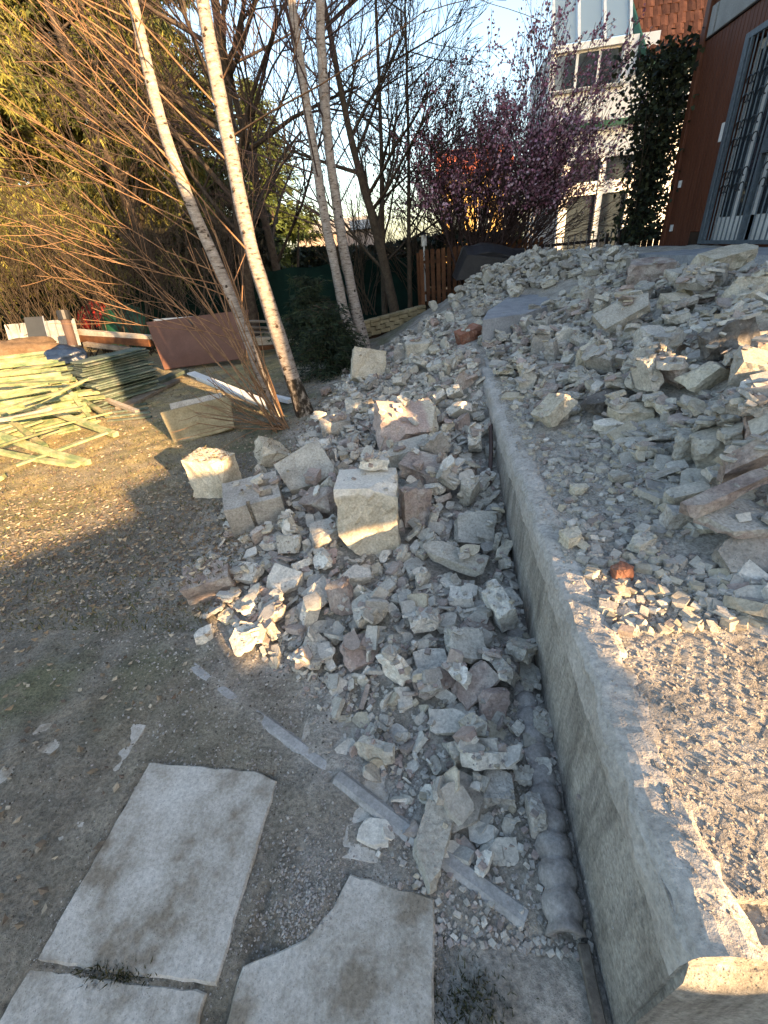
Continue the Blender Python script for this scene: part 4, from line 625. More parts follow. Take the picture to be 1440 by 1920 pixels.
(4,160,-734,5623,310,-88,-15,-16), (5,94,-1152,3592,171,-7,163,-11), (12,61,-1050,2465,103,152,-2,101), (22,42,-1311,2437,307,0,-1,-96), (19,102,-851,6788,202,4,-15,31), (13,72,-987,1936,82,6,-1,-52), (2,167,-1062,5049,243,-58,4,-68), (19,50,-366,2110,593,-2,4,28),
(15,52,-860,2344,121,-14,-3,110), (7,114,199,8068,639,1,-10,16), (15,117,74,4510,514,-107,114,42), (10,150,-1022,6671,204,104,31,-40), (14,39,-1283,2498,307,2,3,15), (3,57,-1093,5233,177,-17,-2,97), (11,167,279,4194,531,-17,3,-179), (22,123,-173,2093,191,165,-45,9),
(21,88,-1284,4184,151,-8,9,27), (9,121,82,1623,135,2,-5,178), (18,143,-653,1537,106,83,113,36), (0,153,-923,2086,132,54,-5,-4), (20,173,277,2593,265,-164,-17,50), (4,67,-493,1914,126,-99,1,169), (13,57,140,1900,127,-98,-11,-134), (13,169,241,1521,177,-74,9,-67),
(16,106,-1145,1708,69,176,9,67), (5,57,152,3769,422,73,6,148), (8,61,315,5064,533,-6,0,-30), (17,92,-3,6701,506,-17,11,134), (5,50,168,5478,508,-3,6,169), (23,106,-1276,4289,142,2,-175,-45), (20,40,-1397,3967,96,-11,-5,69), (18,179,-388,4917,373,-26,-13,67),
(1,115,-334,7994,397,-129,-5,80), (13,58,-153,2578,394,20,9,-22), (10,66,92,594,36,167,-11,66), (6,78,26,2284,191,-3,26,125), (12,173,31,3245,326,94,8,-77), (9,47,-1105,3988,160,11,-2,-84), (9,135,-17,3845,436,-48,-27,27), (7,89,44,1989,159,-169,-45,-13),
(8,50,-721,4635,224,2,-6,-17), (0,88,-481,7523,315,-19,-15,-57), (19,54,-203,5280,439,0,116,-149), (5,88,-288,3383,573,9,23,-31), (3,170,-66,3991,398,-155,1,-112), (2,93,-272,4308,341,12,-36,-50), (21,170,-48,2829,405,-80,24,-147), (14,47,-1105,2264,71,-3,8,178),
(15,57,209,4367,498,21,-6,-63), (12,107,-1386,6522,117,-52,7,-144), (21,97,-1085,4652,183,12,-5,-45), (23,43,-1106,4523,150,14,-4,-60), (0,93,-610,4687,274,-59,-7,79), (16,112,-693,2251,169,79,138,23), (11,45,-1112,2102,59,-8,-1,99), (9,73,-363,3086,271,50,-133,3),
(21,114,-886,2644,304,-23,2,161), (5,59,7,8129,531,34,16,-126), (14,72,-792,2394,329,26,20,-86), (20,61,-585,7204,267,4,178,83), (13,72,-505,2206,548,-1,-4,-122), (9,145,-439,4774,356,-35,-10,-24), (7,79,-1002,1599,64,106,9,-138), (2,54,-410,1332,137,-2,-14,-160),
(4,135,49,3248,398,94,-8,50), (3,129,-859,3173,207,71,-39,-41), (4,137,122,5319,531,-14,166,-90), (21,49,-983,1836,68,-2,-1,58), (18,62,-416,2183,598,-5,-5,-81), (20,58,-633,7582,232,-6,19,158), (10,120,-527,5239,353,-20,9,136), (8,50,-264,5714,602,-9,4,-151),
(16,52,-139,7004,452,-25,5,106), (22,96,168,1652,122,79,1,-72), (10,33,-1458,2182,25,-1,6,-167), (1,73,151,6597,551,24,13,-136), (12,137,-1111,3445,171,-147,-8,90), (15,77,-216,1917,157,-102,21,8), (1,50,14,3613,349,-16,3,135), (4,90,-1268,4650,134,-93,-10,14),
(15,38,-1477,2596,50,0,-48,1), (16,58,-549,5457,338,18,-2,-90), (7,62,-772,2988,193,0,-14,126), (16,63,-834,2988,171,10,-7,-38), (3,56,-947,1598,40,-7,3,159), (4,50,-666,3594,224,-2,7,-175), (21,52,-549,4307,257,3,12,-168), (14,51,-321,1654,105,2,-7,43),
(5,64,-1144,4331,174,-74,-140,23), (0,50,-143,2171,188,-5,-9,142), (10,108,-461,8384,320,-26,-13,86), (15,46,-1358,3723,102,-13,-1,96), (9,97,-502,1437,79,1,9,-133), (4,50,273,3674,412,15,-1,-44), (20,69,-42,4304,408,-58,4,-89), (8,58,-196,3189,462,5,-19,121),
(1,37,-1358,3558,106,102,80,-8), (5,75,-621,2239,177,41,-79,-87), (11,37,-1345,3886,108,155,-14,72), (5,114,-993,2300,175,-53,-33,61), (1,176,-801,5013,289,-6,-25,49), (4,109,-764,4022,250,71,10,-27), (20,54,-465,1856,119,97,3,-68), (22,70,-259,4431,322,9,15,-153),
(23,65,-694,3634,227,-4,-5,63), (21,38,-1328,2787,73,-5,4,117), (11,41,-1413,3302,69,13,11,-146), (9,108,-332,5438,442,80,-9,-64), (1,50,9,5198,477,-2,15,-176), (13,147,-371,1500,156,-1,-9,43), (6,57,-795,7304,201,-95,-56,5), (4,134,-1027,2602,152,27,173,46),
(11,59,-416,4575,293,31,22,97), (7,68,217,6986,606,-20,7,119), (23,128,-40,2480,258,67,17,161), (3,130,-82,7114,485,13,-21,-29), (10,43,-1388,2003,27,6,6,-128), (18,34,-1388,3369,85,32,-17,34), (12,50,-858,1370,25,-7,-4,124), (14,65,-175,2723,431,14,13,-38),
(5,55,-1350,4677,128,-36,-33,-122), (23,103,-1116,5031,177,-13,177,-67), (2,73,-208,4607,353,-1,-22,6), (15,50,-793,6124,260,65,-80,-124), (12,73,-462,7004,321,-22,3,89), (1,127,-964,4865,229,-32,-3,-90), (11,49,-1002,5248,200,-12,18,156), (12,133,-1064,6382,212,-6,13,137),
(6,87,352,2089,137,24,-48,-94), (19,57,299,6393,548,-14,0,123), (5,146,-737,7748,244,25,-20,-48), (9,50,-675,4633,237,-10,-6,81), (21,40,-1229,4502,132,6,10,-147), (4,41,-1292,6159,133,-71,1,108), (18,82,-819,8034,173,-100,54,-101), (13,76,-594,4243,270,-13,-48,-25),
(3,134,-645,4492,248,19,-10,-20), (14,79,-319,3303,532,8,-159,-76), (6,68,-46,866,35,-12,-1,117), (4,122,-1576,2603,53,-164,-19,82), (2,109,-1240,2963,141,25,166,-36), (10,59,-922,4736,231,-10,8,154), (6,58,-631,6532,270,74,15,-172), (1,98,-249,5219,458,-171,44,2),
(4,53,-910,7463,144,-10,13,136), (7,170,-58,5574,502,16,12,-67), (17,55,-452,3959,276,-8,6,133), (1,84,-658,3716,254,27,1,-90), (4,109,-835,1466,58,15,-158,-47), (15,131,312,2329,194,-3,-2,71), (14,50,-446,2954,229,-5,0,107), (23,62,-1355,2850,70,4,-8,17),
(2,126,-229,6477,434,-73,-12,-96), (8,59,73,5384,487,8,2,-112), (15,63,-540,5018,308,-15,-10,78), (16,82,270,2432,195,10,-11,51), (3,70,349,1746,99,26,16,85), (23,72,128,7908,582,-141,-1,-94), (23,51,-255,4556,331,101,-43,-31), (11,157,-174,7323,509,80,117,47),
(1,50,84,7185,562,-4,26,176), (16,76,-964,3846,332,8,1,12), (22,45,-1311,1903,178,28,-18,-172), (19,93,96,6376,503,178,-21,-17), (22,106,-772,2540,234,58,-63,5), (20,94,-334,7082,396,-71,16,17), (17,156,-384,2274,569,-4,11,12), (22,54,-333,1294,96,87,99,66),
(15,52,-509,1273,37,-4,10,-142), (0,135,-497,3516,254,-1,8,-166), (5,99,316,4457,561,3,-18,-10), (19,50,-775,7115,195,20,2,-93), (18,56,-1044,2030,71,-1,-3,-14), (23,52,-876,3345,188,86,13,-113), (2,44,-1127,4863,159,2,176,-19), (21,146,-158,7910,501,-118,15,-127),
(5,96,-227,1311,99,10,3,-52), (16,74,-634,6658,276,-126,2,-98), (1,50,-78,2432,202,-11,-2,173), (18,50,147,3256,317,21,163,-20), (6,147,35,3532,364,39,13,-130), (5,54,-1248,2570,320,0,1,-28), (5,57,-12,2640,416,74,18,-112), (3,86,384,4993,550,26,-12,-166),
(16,74,-141,1318,114,0,69,146), (13,70,5,743,107,-17,10,-154), (15,157,-171,8370,496,40,-24,8), (16,69,-1155,4986,187,-22,-46,-56), (9,97,-483,7403,332,70,24,-168), (8,66,-305,3807,296,-12,6,148), (2,129,-521,2600,228,-2,-10,37), (14,50,-403,1194,32,10,9,-82),
(9,50,-12,4236,411,-3,19,173), (17,79,48,5475,494,-6,-7,48), (13,92,-1087,7278,148,131,11,-112), (10,71,85,5230,495,-11,1,103), (1,68,-388,7726,347,-17,-46,40), (9,58,286,958,66,-1,4,-91), (5,67,-280,4861,367,-21,-5,105), (4,90,-262,4629,346,-150,-46,44),
(4,40,-1197,2467,309,2,0,5), (15,81,-895,6430,221,153,-14,-60), (9,50,-224,6932,425,-44,8,108), (4,53,-547,3012,226,-125,-6,100), (4,65,-249,1006,30,-105,4,146), (1,46,-1073,3225,146,-64,-5,107), (13,54,-781,6409,251,14,38,-53), (21,55,41,3965,424,49,138,-45),
(22,50,-76,3605,322,10,9,-110), (6,62,-1271,3529,112,-13,-5,81), (18,50,206,5087,520,-77,65,-105), (0,71,-1136,1692,38,3,2,-127), (22,72,-800,4147,206,10,-2,-94), (11,66,-1239,5086,140,-13,2,111), (20,42,-1206,3280,117,-88,10,73), (6,84,-571,2488,190,179,-9,80),
(20,58,-645,7313,243,10,170,-74), (21,51,-619,2581,212,1,-56,-131), (11,151,-493,5601,372,-18,0,38), (20,104,-133,6545,441,11,-17,-27), (2,100,219,4879,547,62,-124,22), (23,52,-144,5409,447,-1,-11,15), (5,48,-990,2540,122,-1,-13,13), (4,121,-925,5228,283,-36,26,-42),
(3,57,-860,7324,174,-15,-6,-179), (21,54,-30,6011,460,-98,-19,-12), (9,59,-142,5795,626,-1,-13,106), (18,81,21,4489,460,85,80,14), (2,162,301,1292,150,-10,29,52), (18,127,-469,2718,268,146,28,85), (7,95,312,8021,681,20,-23,-41), (9,61,69,901,160,17,-31,-66),
(18,50,-658,6959,245,3,19,-177), (15,42,-1361,2083,32,3,-4,-27), (22,135,-52,3674,368,-15,-22,116), (5,57,-30,4788,441,12,-17,-32), (17,62,152,920,67,-1,3,-144), (2,55,311,6666,592,-10,11,-180), (14,116,-608,5366,324,16,-9,-49), (23,59,-439,3211,543,103,28,-4),
(16,99,133,6886,566,-3,20,-175), (23,44,-1094,4142,158,70,-24,61), (2,51,292,5783,669,20,5,-45), (10,56,-1419,2926,62,-4,6,169), (7,91,-291,7133,419,-42,-8,-73), (11,272,2416,3444,1077,7,-2,-90), (18,100,1386,3134,798,-114,-16,3), (13,245,3309,4016,1225,-6,-6,46),
(11,70,1836,4256,968,109,15,-73), (22,256,1793,5055,931,-6,-15,21), (9,97,2342,7180,1133,11,9,-78), (17,97,1122,2629,719,-38,41,36), (9,77,3456,5090,1174,-5,2,85), (16,219,1931,7282,1072,19,-13,-24), (12,70,932,5080,644,-13,171,-46), (12,74,1521,5049,831,10,15,-146),
(18,93,937,7824,898,-9,13,180), (7,203,1097,2866,757,14,-20,-164), (14,137,839,3002,608,-9,-7,64), (3,95,758,7129,739,12,3,-55), (7,257,2147,2672,1102,-10,3,67), (17,268,1699,5905,950,-16,11,135), (5,78,1431,1194,750,-132,-4,130), (16,92,2521,2635,1098,4,-2,-86),
(11,79,1702,2155,951,14,-11,-44), (7,118,1959,7108,1040,-5,21,-169), (14,135,1554,2079,904,-4,-20,20), (2,132,2487,1257,942,-2,169,39), (23,136,499,8915,878,128,42,-41), (9,70,2330,4235,1056,-1,7,157), (14,73,1435,3704,806,-121,11,-107), (17,84,1291,8272,1080,-20,7,136),
(17,79,3515,2614,1115,4,-2,124), (11,71,1901,3825,963,-21,0,103), (4,70,1405,1318,753,148,9,-80), (7,199,2750,7559,1261,7,12,-55), (9,158,2332,2632,1111,-6,1,86), (0,149,3197,6659,1164,-2,-8,33), (10,116,1175,5144,732,-180,-13,-39), (18,71,1551,4156,857,3,-20,-7),
(13,70,1704,3910,918,16,-10,-54), (8,90,2007,2705,1033,3,-13,-38), (13,182,2889,8651,1361,-13,-53,-69), (2,125,3090,7731,1295,-75,64,-81), (14,198,795,2842,601,6,12,-147), (22,81,1791,3405,918,15,-10,-60), (9,95,2661,4090,1100,3,-6,-12), (5,133,2107,5374,1019,-16,0,95),
(12,179,1141,4900,733,-99,-16,23), (14,187,1420,4819,812,-15,10,119), (9,121,1103,8701,1094,-93,-33,-58), (1,286,1836,3055,1060,-5,171,-28), (14,217,534,3939,605,0,170,-76), (8,268,3279,2734,1193,92,0,124), (14,197,1015,4208,711,31,18,-170), (1,95,1091,4116,719,-51,-14,61),
(5,78,2136,4382,1238,4,-6,91), (18,146,2471,7128,1143,12,0,-29), (11,181,2111,4150,1027,-4,9,154), (16,72,2039,3573,991,-12,-2,90), (15,99,1097,5528,693,8,-15,-33), (16,75,3097,6858,1152,9,-3,-45), (20,160,2359,7244,1187,176,15,64), (6,130,1923,1332,866,-4,-18,67),
(8,95,1907,3588,961,-18,-9,71), (21,70,2812,7260,1186,-5,11,-139), (19,207,1666,7820,1151,-9,-28,5), (13,124,2084,4818,1020,-14,-1,77), (23,96,2279,6342,1097,81,13,-111), (23,117,1641,4514,899,7,1,100), (19,267,3200,4798,1166,-5,-8,37), (10,119,1331,5678,770,-14,-12,52),
(18,73,608,7402,769,-14,36,-170), (18,115,2185,7080,1092,-14,2,132), (14,81,3099,7897,1264,-3,2,-125), (13,115,1168,3870,742,12,10,-121), (15,147,2762,3286,1115,1,-4,-28), (1,221,2496,4277,1115,-2,8,177), (2,125,1697,7721,1106,1,-29,31), (0,76,794,3750,615,12,1,-81),
(5,160,2344,5348,1073,-8,-8,47), (21,223,1653,1338,874,-3,19,-145), (2,114,2006,1843,1026,-3,-145,13), (14,109,772,3408,603,-2,-11,26), (4,126,747,4368,618,7,-10,-38), (13,116,2732,2575,1133,-1,-1,35), (13,109,2071,5927,1025,-13,9,143), (8,98,2324,4689,1299,5,12,-97),
(15,90,3182,2929,1118,-1,0,-170), (5,71,1724,1127,788,16,-2,-20), (5,81,1295,1542,778,-87,-25,112), (2,217,3432,3811,1183,1,3,-148), (21,245,2414,1882,1153,5,13,169), (23,75,1046,6877,756,-7,-6,87), (0,83,1233,6351,757,16,-5,-60), (13,164,2619,6582,1165,1,15,-145),
(3,91,1510,1584,822,19,4,-69), (2,257,3469,4263,1265,102,127,-12), (8,94,1109,1566,691,18,7,-102), (21,84,1425,2938,837,-158,-1,74), (0,166,1194,4118,786,-26,-154,-35), (5,218,967,6045,784,103,9,-116), (6,78,2132,2014,1029,-4,-10,59), (2,171,796,3508,652,-174,-16,-64),
(5,104,2198,5633,1286,113,59,82), (23,70,1015,3124,655,-4,17,164), (1,70,2334,1821,1031,-5,9,-149), (1,147,2881,5606,1142,4,23,-129), (16,76,1739,3516,902,-17,-8,73), (12,121,2091,5129,992,-13,0,82), (10,127,1004,6585,733,-11,6,142), (20,179,2709,7783,1296,98,0,7),
(7,154,624,5423,590,9,0,-72), (15,81,3313,5133,1152,5,-5,-68), (12,214,1640,2463,1010,87,-1,6), (13,98,1355,2856,843,-35,-130,89), (2,109,2969,5674,1113,-6,1,129), (8,77,2181,4030,1035,-8,-1,-162), (14,82,1558,8009,1125,75,-15,-35), (20,168,1521,2518,948,-5,-175,14),
(0,285,1815,6892,996,-5,18,173), (16,108,996,2560,742,5,-10,50), (15,176,2340,7827,1301,-3,10,-113), (3,173,520,9735,796,12,163,19), (8,90,2591,7074,1124,-11,-2,148), (21,82,2275,4318,1057,-8,-1,70), (23,203,1683,4661,958,-28,174,67), (14,234,2665,4738,1360,5,-10,39),
(3,182,459,8183,760,15,-22,-29), (9,265,586,6890,736,7,11,-112), (18,279,1498,5345,865,12,-14,-47), (16,73,1707,2327,963,-6,-20,26), (7,75,2388,6831,1091,4,-4,-55), (3,104,1753,5519,890,15,8,-114), (18,102,835,5134,627,-5,-14,22), (9,104,1126,7930,989,-60,8,-70),
(22,236,1478,6241,846,4,17,-160), (19,90,571,8414,840,169,-5,-10), (20,170,975,5212,697,-114,-9,90), (22,100,1711,4117,912,20,3,-103), (3,75,1799,1271,819,-16,-1,135), (0,218,713,5907,618,12,-3,-64), (11,89,1488,3995,1074,24,-26,7), (9,71,1610,5200,868,38,169,53),
(15,87,2274,6164,1069,7,7,-106), (1,134,2960,2632,1131,-2,2,-98), (17,268,2884,6098,1174,10,-4,-9), (23,99,3046,3206,1120,3,0,-7), (18,155,2224,3612,1050,4,171,27), (10,157,3612,2922,1135,1,2,-83), (0,202,3514,5262,1201,-13,6,-177), (11,203,2019,8150,1289,-8,-9,48),
(10,108,724,1405,603,-2,-6,34), (15,191,1920,8388,1283,6,-11,-38), (0,179,1638,3284,884,-20,4,98), (5,204,1137,3336,775,-121,8,129), (19,202,1113,3047,695,-13,-16,51), (13,77,2686,3474,1104,-3,5,150), (10,85,1387,3799,789,-13,-15,48), (22,132,2862,7045,1149,10,0,-49),
(22,124,1119,6461,738,-7,-14,50), (6,83,3023,4124,1122,-3,-5,41), (1,203,1289,2698,863,-56,7,-67), (13,96,2567,2508,1120,1,1,-99), (13,116,1153,1373,728,91,-122,-25), (6,118,3018,4262,1128,-2,5,176), (11,70,1317,6555,788,15,-6,-60), (13,159,1223,7940,1042,-10,29,-165),
(18,70,2281,3533,1042,4,7,-142), (7,204,953,9257,1041,-19,8,90), (6,111,685,7797,820,-20,0,104), (22,191,975,4494,702,101,-15,-30), (3,74,2248,6931,1081,-20,-160,10), (21,70,2401,1298,934,-6,15,-141), (6,83,3390,5755,1135,-7,-1,86), (7,107,2302,6651,1096,10,-2,-108),
(4,121,2988,2820,1120,0,0,110), (13,83,1138,1771,856,0,18,174), (20,81,1409,8139,1090,-12,20,-178), (13,166,1205,1676,903,-13,-7,63), (22,87,1455,7988,1069,21,9,-81), (5,164,3121,3640,1166,-1,-3,44), (11,95,3321,4991,1153,-3,6,143), (6,95,2793,4204,1102,5,-2,-64),
(23,182,582,5265,587,-5,6,121), (21,123,1981,4235,1055,59,20,122), (3,143,2342,5610,1230,-11,4,-158), (7,188,3262,8174,1311,-21,6,-108), (6,126,3303,4337,1155,-5,-2,77), (6,73,2867,4242,1108,-6,1,109), (12,117,2941,4577,1129,-5,5,132), (21,128,2826,3503,1132,4,3,-117),
(22,85,2798,4069,1101,7,1,-105), (20,86,2968,3413,1113,-1,-4,17), (13,72,1418,1642,825,9,-86,-85), (6,70,749,5062,593,14,-1,-91), (14,134,2066,7811,1251,-9,18,-159), (18,85,2465,2277,1092,-5,2,165), (20,71,747,3168,591,11,-7,-35), (10,70,1824,2749,984,-8,16,132),
(17,85,989,2342,626,-168,-12,-53), (8,139,1996,1948,1012,-7,10,-173), (4,162,1237,6508,799,-34,0,-90), (7,147,1037,8556,1066,-5,-42,30), (19,100,1568,4510,855,-4,15,163), (23,85,2995,2428,1109,2,1,-160), (19,101,1685,5443,872,-17,7,92), (12,249,2029,6958,1090,52,4,147),
(21,210,1364,8502,1173,16,4,-85), (14,71,1060,4796,676,-16,3,100), (21,82,2417,3630,1073,-1,-6,3), (8,183,1007,3286,708,-16,-175,-15), (11,71,3178,3022,1109,0,0,-173), (7,72,2323,3691,1068,101,78,-44), (4,91,2848,6405,1122,-2,-1,73), (19,137,3343,5567,1138,-2,2,35),
(11,201,2132,7711,1257,22,15,-43), (23,161,1157,5629,753,-85,14,-157), (13,102,1035,7931,957,10,-14,-4), (7,98,1472,1887,866,21,9,-100), (5,78,2497,2743,1122,-32,83,-23), (1,118,910,7672,878,12,0,-42), (9,70,3536,2503,1108,-1,1,-170), (18,118,1461,2789,862,57,-17,47),
(2,219,3295,4520,1193,3,-4,-33), (22,168,2083,1435,923,-15,-5,138), (10,148,2946,2794,1165,-22,-19,74), (10,89,2982,3091,1117,2,2,173), (0,217,1849,3947,1010,154,-16,-3), (13,117,3175,3428,1148,-4,-1,101), (13,193,1600,4224,991,89,-6,171), (6,166,847,3007,648,8,-9,-35),
(7,77,2102,5013,991,-3,-9,2), (6,246,1912,4943,972,4,-13,27), (6,251,3227,2470,1139,-161,3,-52), (3,207,666,4962,590,0,10,178), (14,196,1183,2485,746,-2,-4,118), (22,119,2746,6976,1125,8,-8,4), (14,81,1735,4458,909,-15,-7,60), (16,206,848,7051,774,-3,171,84),
(10,233,690,3833,638,106,1,-106), (10,209,1956,5144,983,13,-6,-68), (12,159,3521,5752,1175,91,6,169), (12,117,367,9378,793,-32,78,146), (13,71,2659,6444,1122,-1,-2,-16), (6,252,690,5310,643,6,15,-74), (6,105,2255,8150,1321,49,-5,-30), (17,149,2645,4573,1149,-57,-2,86),
(12,112,3329,3591,1139,-4,2,150), (11,99,935,3745,646,-9,11,154), (2,82,1888,1192,827,-18,-7,125), (12,84,667,4456,593,0,-10,-14), (1,70,2790,6340,1121,4,-1,-41), (10,208,3405,2945,1169,-1,15,-74), (23,152,2238,7198,1139,88,-41,41), (22,84,2459,7276,1152,12,-13,39),
(21,114,586,8071,834,-9,23,167), (9,70,550,4198,582,2,-6,6), (22,115,2332,2834,1077,0,5,150), (17,144,1152,1732,987,6,13,-176), (12,114,2369,5073,1049,96,-7,-34), (9,88,2723,4152,1106,-4,-4,59), (15,74,1585,1980,926,127,-18,-28), (2,70,1326,4743,772,12,15,-143),
(10,151,1576,4670,875,-12,13,132), (19,70,2374,7056,1112,-6,51,170), (15,150,1557,7694,1061,-45,-14,100), (15,74,1845,5435,921,11,-10,-51), (15,97,2698,7708,1284,-78,54,45), (2,207,-91,8920,629,79,67,12), (9,78,911,6504,698,-12,0,117), (4,189,1183,1903,890,-166,-11,71),
(11,70,3174,5855,1115,1,-5,11), (12,80,1085,4037,696,-13,11,137), (15,83,2390,3835,1058,-1,6,175), (13,123,2968,6917,1173,-9,4,152), (14,279,2112,3630,1087,14,28,-165), (1,70,840,5430,627,-16,11,101), (10,135,729,7630,832,5,15,-139), (11,256,2095,7440,1171,1,153,80),
(22,210,1758,1949,968,-11,-12,75), (11,130,1374,1415,756,15,11,-93), (3,161,2073,4126,1055,9,0,-88), (16,73,652,4312,589,-7,-8,43), (3,218,3502,3587,1148,-2,3,-170), (0,92,3220,4302,1163,-3,26,170), (20,271,1495,3209,900,-64,31,-134), (7,77,3175,5756,1121,-3,6,173),
(16,277,2003,6271,1038,8,15,-144), (18,106,2657,3384,1109,90,-4,-31), (2,146,2327,4112,1085,-78,1,-90), (16,205,843,6288,721,-123,-8,64), (1,77,3374,5683,1152,3,-20,63), (19,160,1643,6135,925,77,83,-77), (19,229,1186,2778,788,-38,20,-136), (16,102,1059,4964,683,-14,8,123),
(2,134,803,9378,990,-18,20,-143), (7,88,2271,8061,1313,1,7,-92), (19,102,2604,1460,985,10,-3,-55), (8,207,2323,4448,1147,2,67,32), (5,88,1830,1765,960,-10,12,-173), (15,166,2112,2057,1071,-6,10,124), (16,146,1903,5993,983,-168,-17,38), (8,210,1293,6812,821,10,-11,-29),
(14,143,1145,5003,731,2,-179,18), (0,146,3347,4694,1171,5,1,-101), (1,156,1323,7657,963,1,24,-120), (1,116,3365,5140,1193,-60,-8,-96), (18,168,2426,7518,1234,11,9,-55), (19,74,3445,3966,1149,-2,-7,39), (18,152,1451,3830,850,-35,29,123), (7,99,1782,7837,1182,45,165,-51),
(4,76,3453,5464,1150,1,7,158), (15,95,1545,1732,881,159,-27,74), (15,70,3006,4493,1129,-2,5,167), (3,166,1806,5646,914,9,-13,-31), (1,71,1419,6113,829,81,-39,11), (22,95,2615,1266,938,-13,1,167), (23,102,3139,3877,1158,-34,-16,105), (21,261,2934,4885,1255,90,-17,55),
(8,71,732,7049,727,-5,10,167), (7,70,2513,6898,1098,-3,7,-161), (5,78,1280,3023,779,-10,-149,-15), (22,165,2560,2931,1101,5,-4,-80), (2,257,2685,3098,1159,-4,10,-155), (11,93,1303,4972,757,-16,-15,45), (3,94,1747,6569,936,-5,14,-175), (8,72,774,3062,592,1,-9,-2),
(20,156,1871,7800,1243,7,143,-100), (7,95,2196,1749,1007,12,5,-59), (19,101,2579,2602,1114,0,31,-60), (19,98,1835,3561,936,15,0,-80), (17,120,1859,8180,1263,17,13,-126), (10,152,1814,8663,1270,64,14,-155), (15,196,2899,8047,1311,-1,4,-40), (1,87,780,4145,629,-14,0,93),
(15,70,706,6740,679,-13,-2,120), (17,78,3363,3049,1124,4,-2,91), (3,70,921,5396,632,-9,-12,32), (15,78,1574,3010,863,-23,4,88), (9,78,2644,6931,1123,2,-162,95), (3,202,2515,7381,1231,45,-17,-107), (22,77,3099,4208,1132,-3,-6,21), (19,84,3570,5130,1175,3,-1,-82),
(4,159,1511,6913,883,166,-14,41), (15,71,1404,5835,788,-175,-22,-2), (0,160,971,2114,642,15,-9,-79), (12,137,1252,2297,761,-164,-4,85), (4,90,1920,1572,932,146,-4,-22), (22,179,2753,6807,1121,-6,-1,111), (2,74,2141,6556,1063,1,13,-176), (15,141,1211,3802,790,118,12,-119),
(1,122,2182,4753,1062,13,-102,-12), (6,73,2202,6330,1061,2,14,-152), (18,81,1637,6444,904,150,-12,73), (17,154,1785,3801,960,1,18,176), (14,256,966,3435,669,10,11,-134), (0,266,1509,5671,858,-16,17,158), (4,173,2313,6971,1116,-80,-2,144), (21,77,799,1903,615,-4,-11,6),
(20,134,2478,7686,1264,-5,10,-117), (1,94,799,4430,656,52,-15,-147), (10,74,1886,1700,951,162,14,-85), (15,73,2082,1734,999,110,-16,47), (8,178,3113,4387,1152,5,-1,-84), (19,160,1635,2180,962,-36,13,137), (16,71,1429,3018,799,-17,-12,54), (21,89,3193,5669,1135,6,3,-103),
(8,101,1992,7701,1196,1,23,-130), (12,157,2503,4534,1124,-172,8,24), (9,81,1017,5386,673,-5,-15,25), (14,210,2502,7880,1318,15,12,-94), (22,76,1243,2379,738,-132,-34,45), (11,82,1262,5295,736,-4,17,166), (19,120,1152,6529,770,-9,-10,-68), (15,143,652,6248,627,11,0,-65),
(14,70,1357,5249,769,21,-9,-67), (10,171,1803,2836,1007,81,-29,-48), (5,158,982,5501,733,-86,25,-129), (17,209,2575,7245,1200,1,12,-124), (20,84,3019,4616,1132,-7,0,101), (11,70,2289,1222,885,-6,15,-133), (23,243,4185,4443,1264,77,-20,118), (15,81,1841,1561,918,9,111,-11),
(5,118,2680,2746,1132,1,1,-165), (23,95,3383,4863,1171,6,5,-133), (5,88,604,5842,605,-92,-31,89), (5,113,577,4629,610,-48,-25,39), (3,225,2717,2438,1152,-38,-7,174), (20,99,1148,6817,777,79,-9,64), (6,70,990,5248,654,-8,14,153), (22,92,1226,1252,688,-3,14,-162),
(5,87,774,4004,644,-74,-34,64), (20,78,1387,3822,897,-94,-100,-28), (8,71,1052,2381,637,22,-21,-41), (19,73,1996,2137,1022,0,10,-143), (19,169,748,6380,685,-13,-21,150), (6,75,1382,4172,789,-18,10,120), (5,174,607,8933,953,-155,-23,7), (3,127,2109,2399,1058,-1,-8,9),
(21,82,2691,6324,1126,4,1,-48), (18,87,1451,1999,872,113,-9,-61), (10,79,1771,4259,934,-1,18,169), (4,70,1716,2234,971,-163,-21,50), (11,120,1259,4232,768,7,-11,-122), (2,71,1317,6458,793,-17,7,136), (10,258,1276,3146,848,5,54,173), (3,131,917,4366,830,14,-1,-174),
(4,154,2833,6480,1144,-38,-1,-154), (7,101,1998,1123,860,-107,21,61), (19,70,900,3817,637,-3,-16,20), (0,75,1670,3516,890,24,30,-144), (14,78,541,3881,572,0,-1,-59), (5,275,1545,2695,1016,-90,-22,3), (6,132,2984,4189,1135,16,6,179), (13,181,830,8393,1056,107,-31,-2),
(15,92,3264,2570,1126,15,138,63), (4,201,3448,4709,1232,96,-11,121), (19,279,2086,1176,904,16,-167,-60), (13,85,3584,4244,1198,-43,-63,-44), (18,228,3138,3093,1160,7,2,176), (20,91,1625,3043,886,-108,18,123), (15,191,2974,7018,1226,41,3,162), (19,207,2189,5089,1028,16,169,3),
(2,175,660,3483,646,111,113,21), (16,136,3079,6508,1188,105,11,-31), (22,250,1093,5764,736,6,-3,11), (1,114,2657,1369,982,7,-8,22), (10,71,1243,6204,757,-150,5,-98), (23,210,1811,6373,1005,-9,-25,74), (6,210,912,6192,698,-20,11,-114), (9,248,1429,6228,943,25,-9,-77),
(22,225,3454,3138,1170,1,-21,-16), (8,140,2772,3905,1107,-1,-6,16), (13,196,1057,8193,1126,4,-15,6), (22,132,2677,6063,1103,3,3,-113), (10,111,1232,2968,748,-20,24,117), (21,169,2463,4084,1110,-7,1,93), (4,70,658,6737,669,9,10,-104), (22,171,2445,6915,1125,-25,6,48),
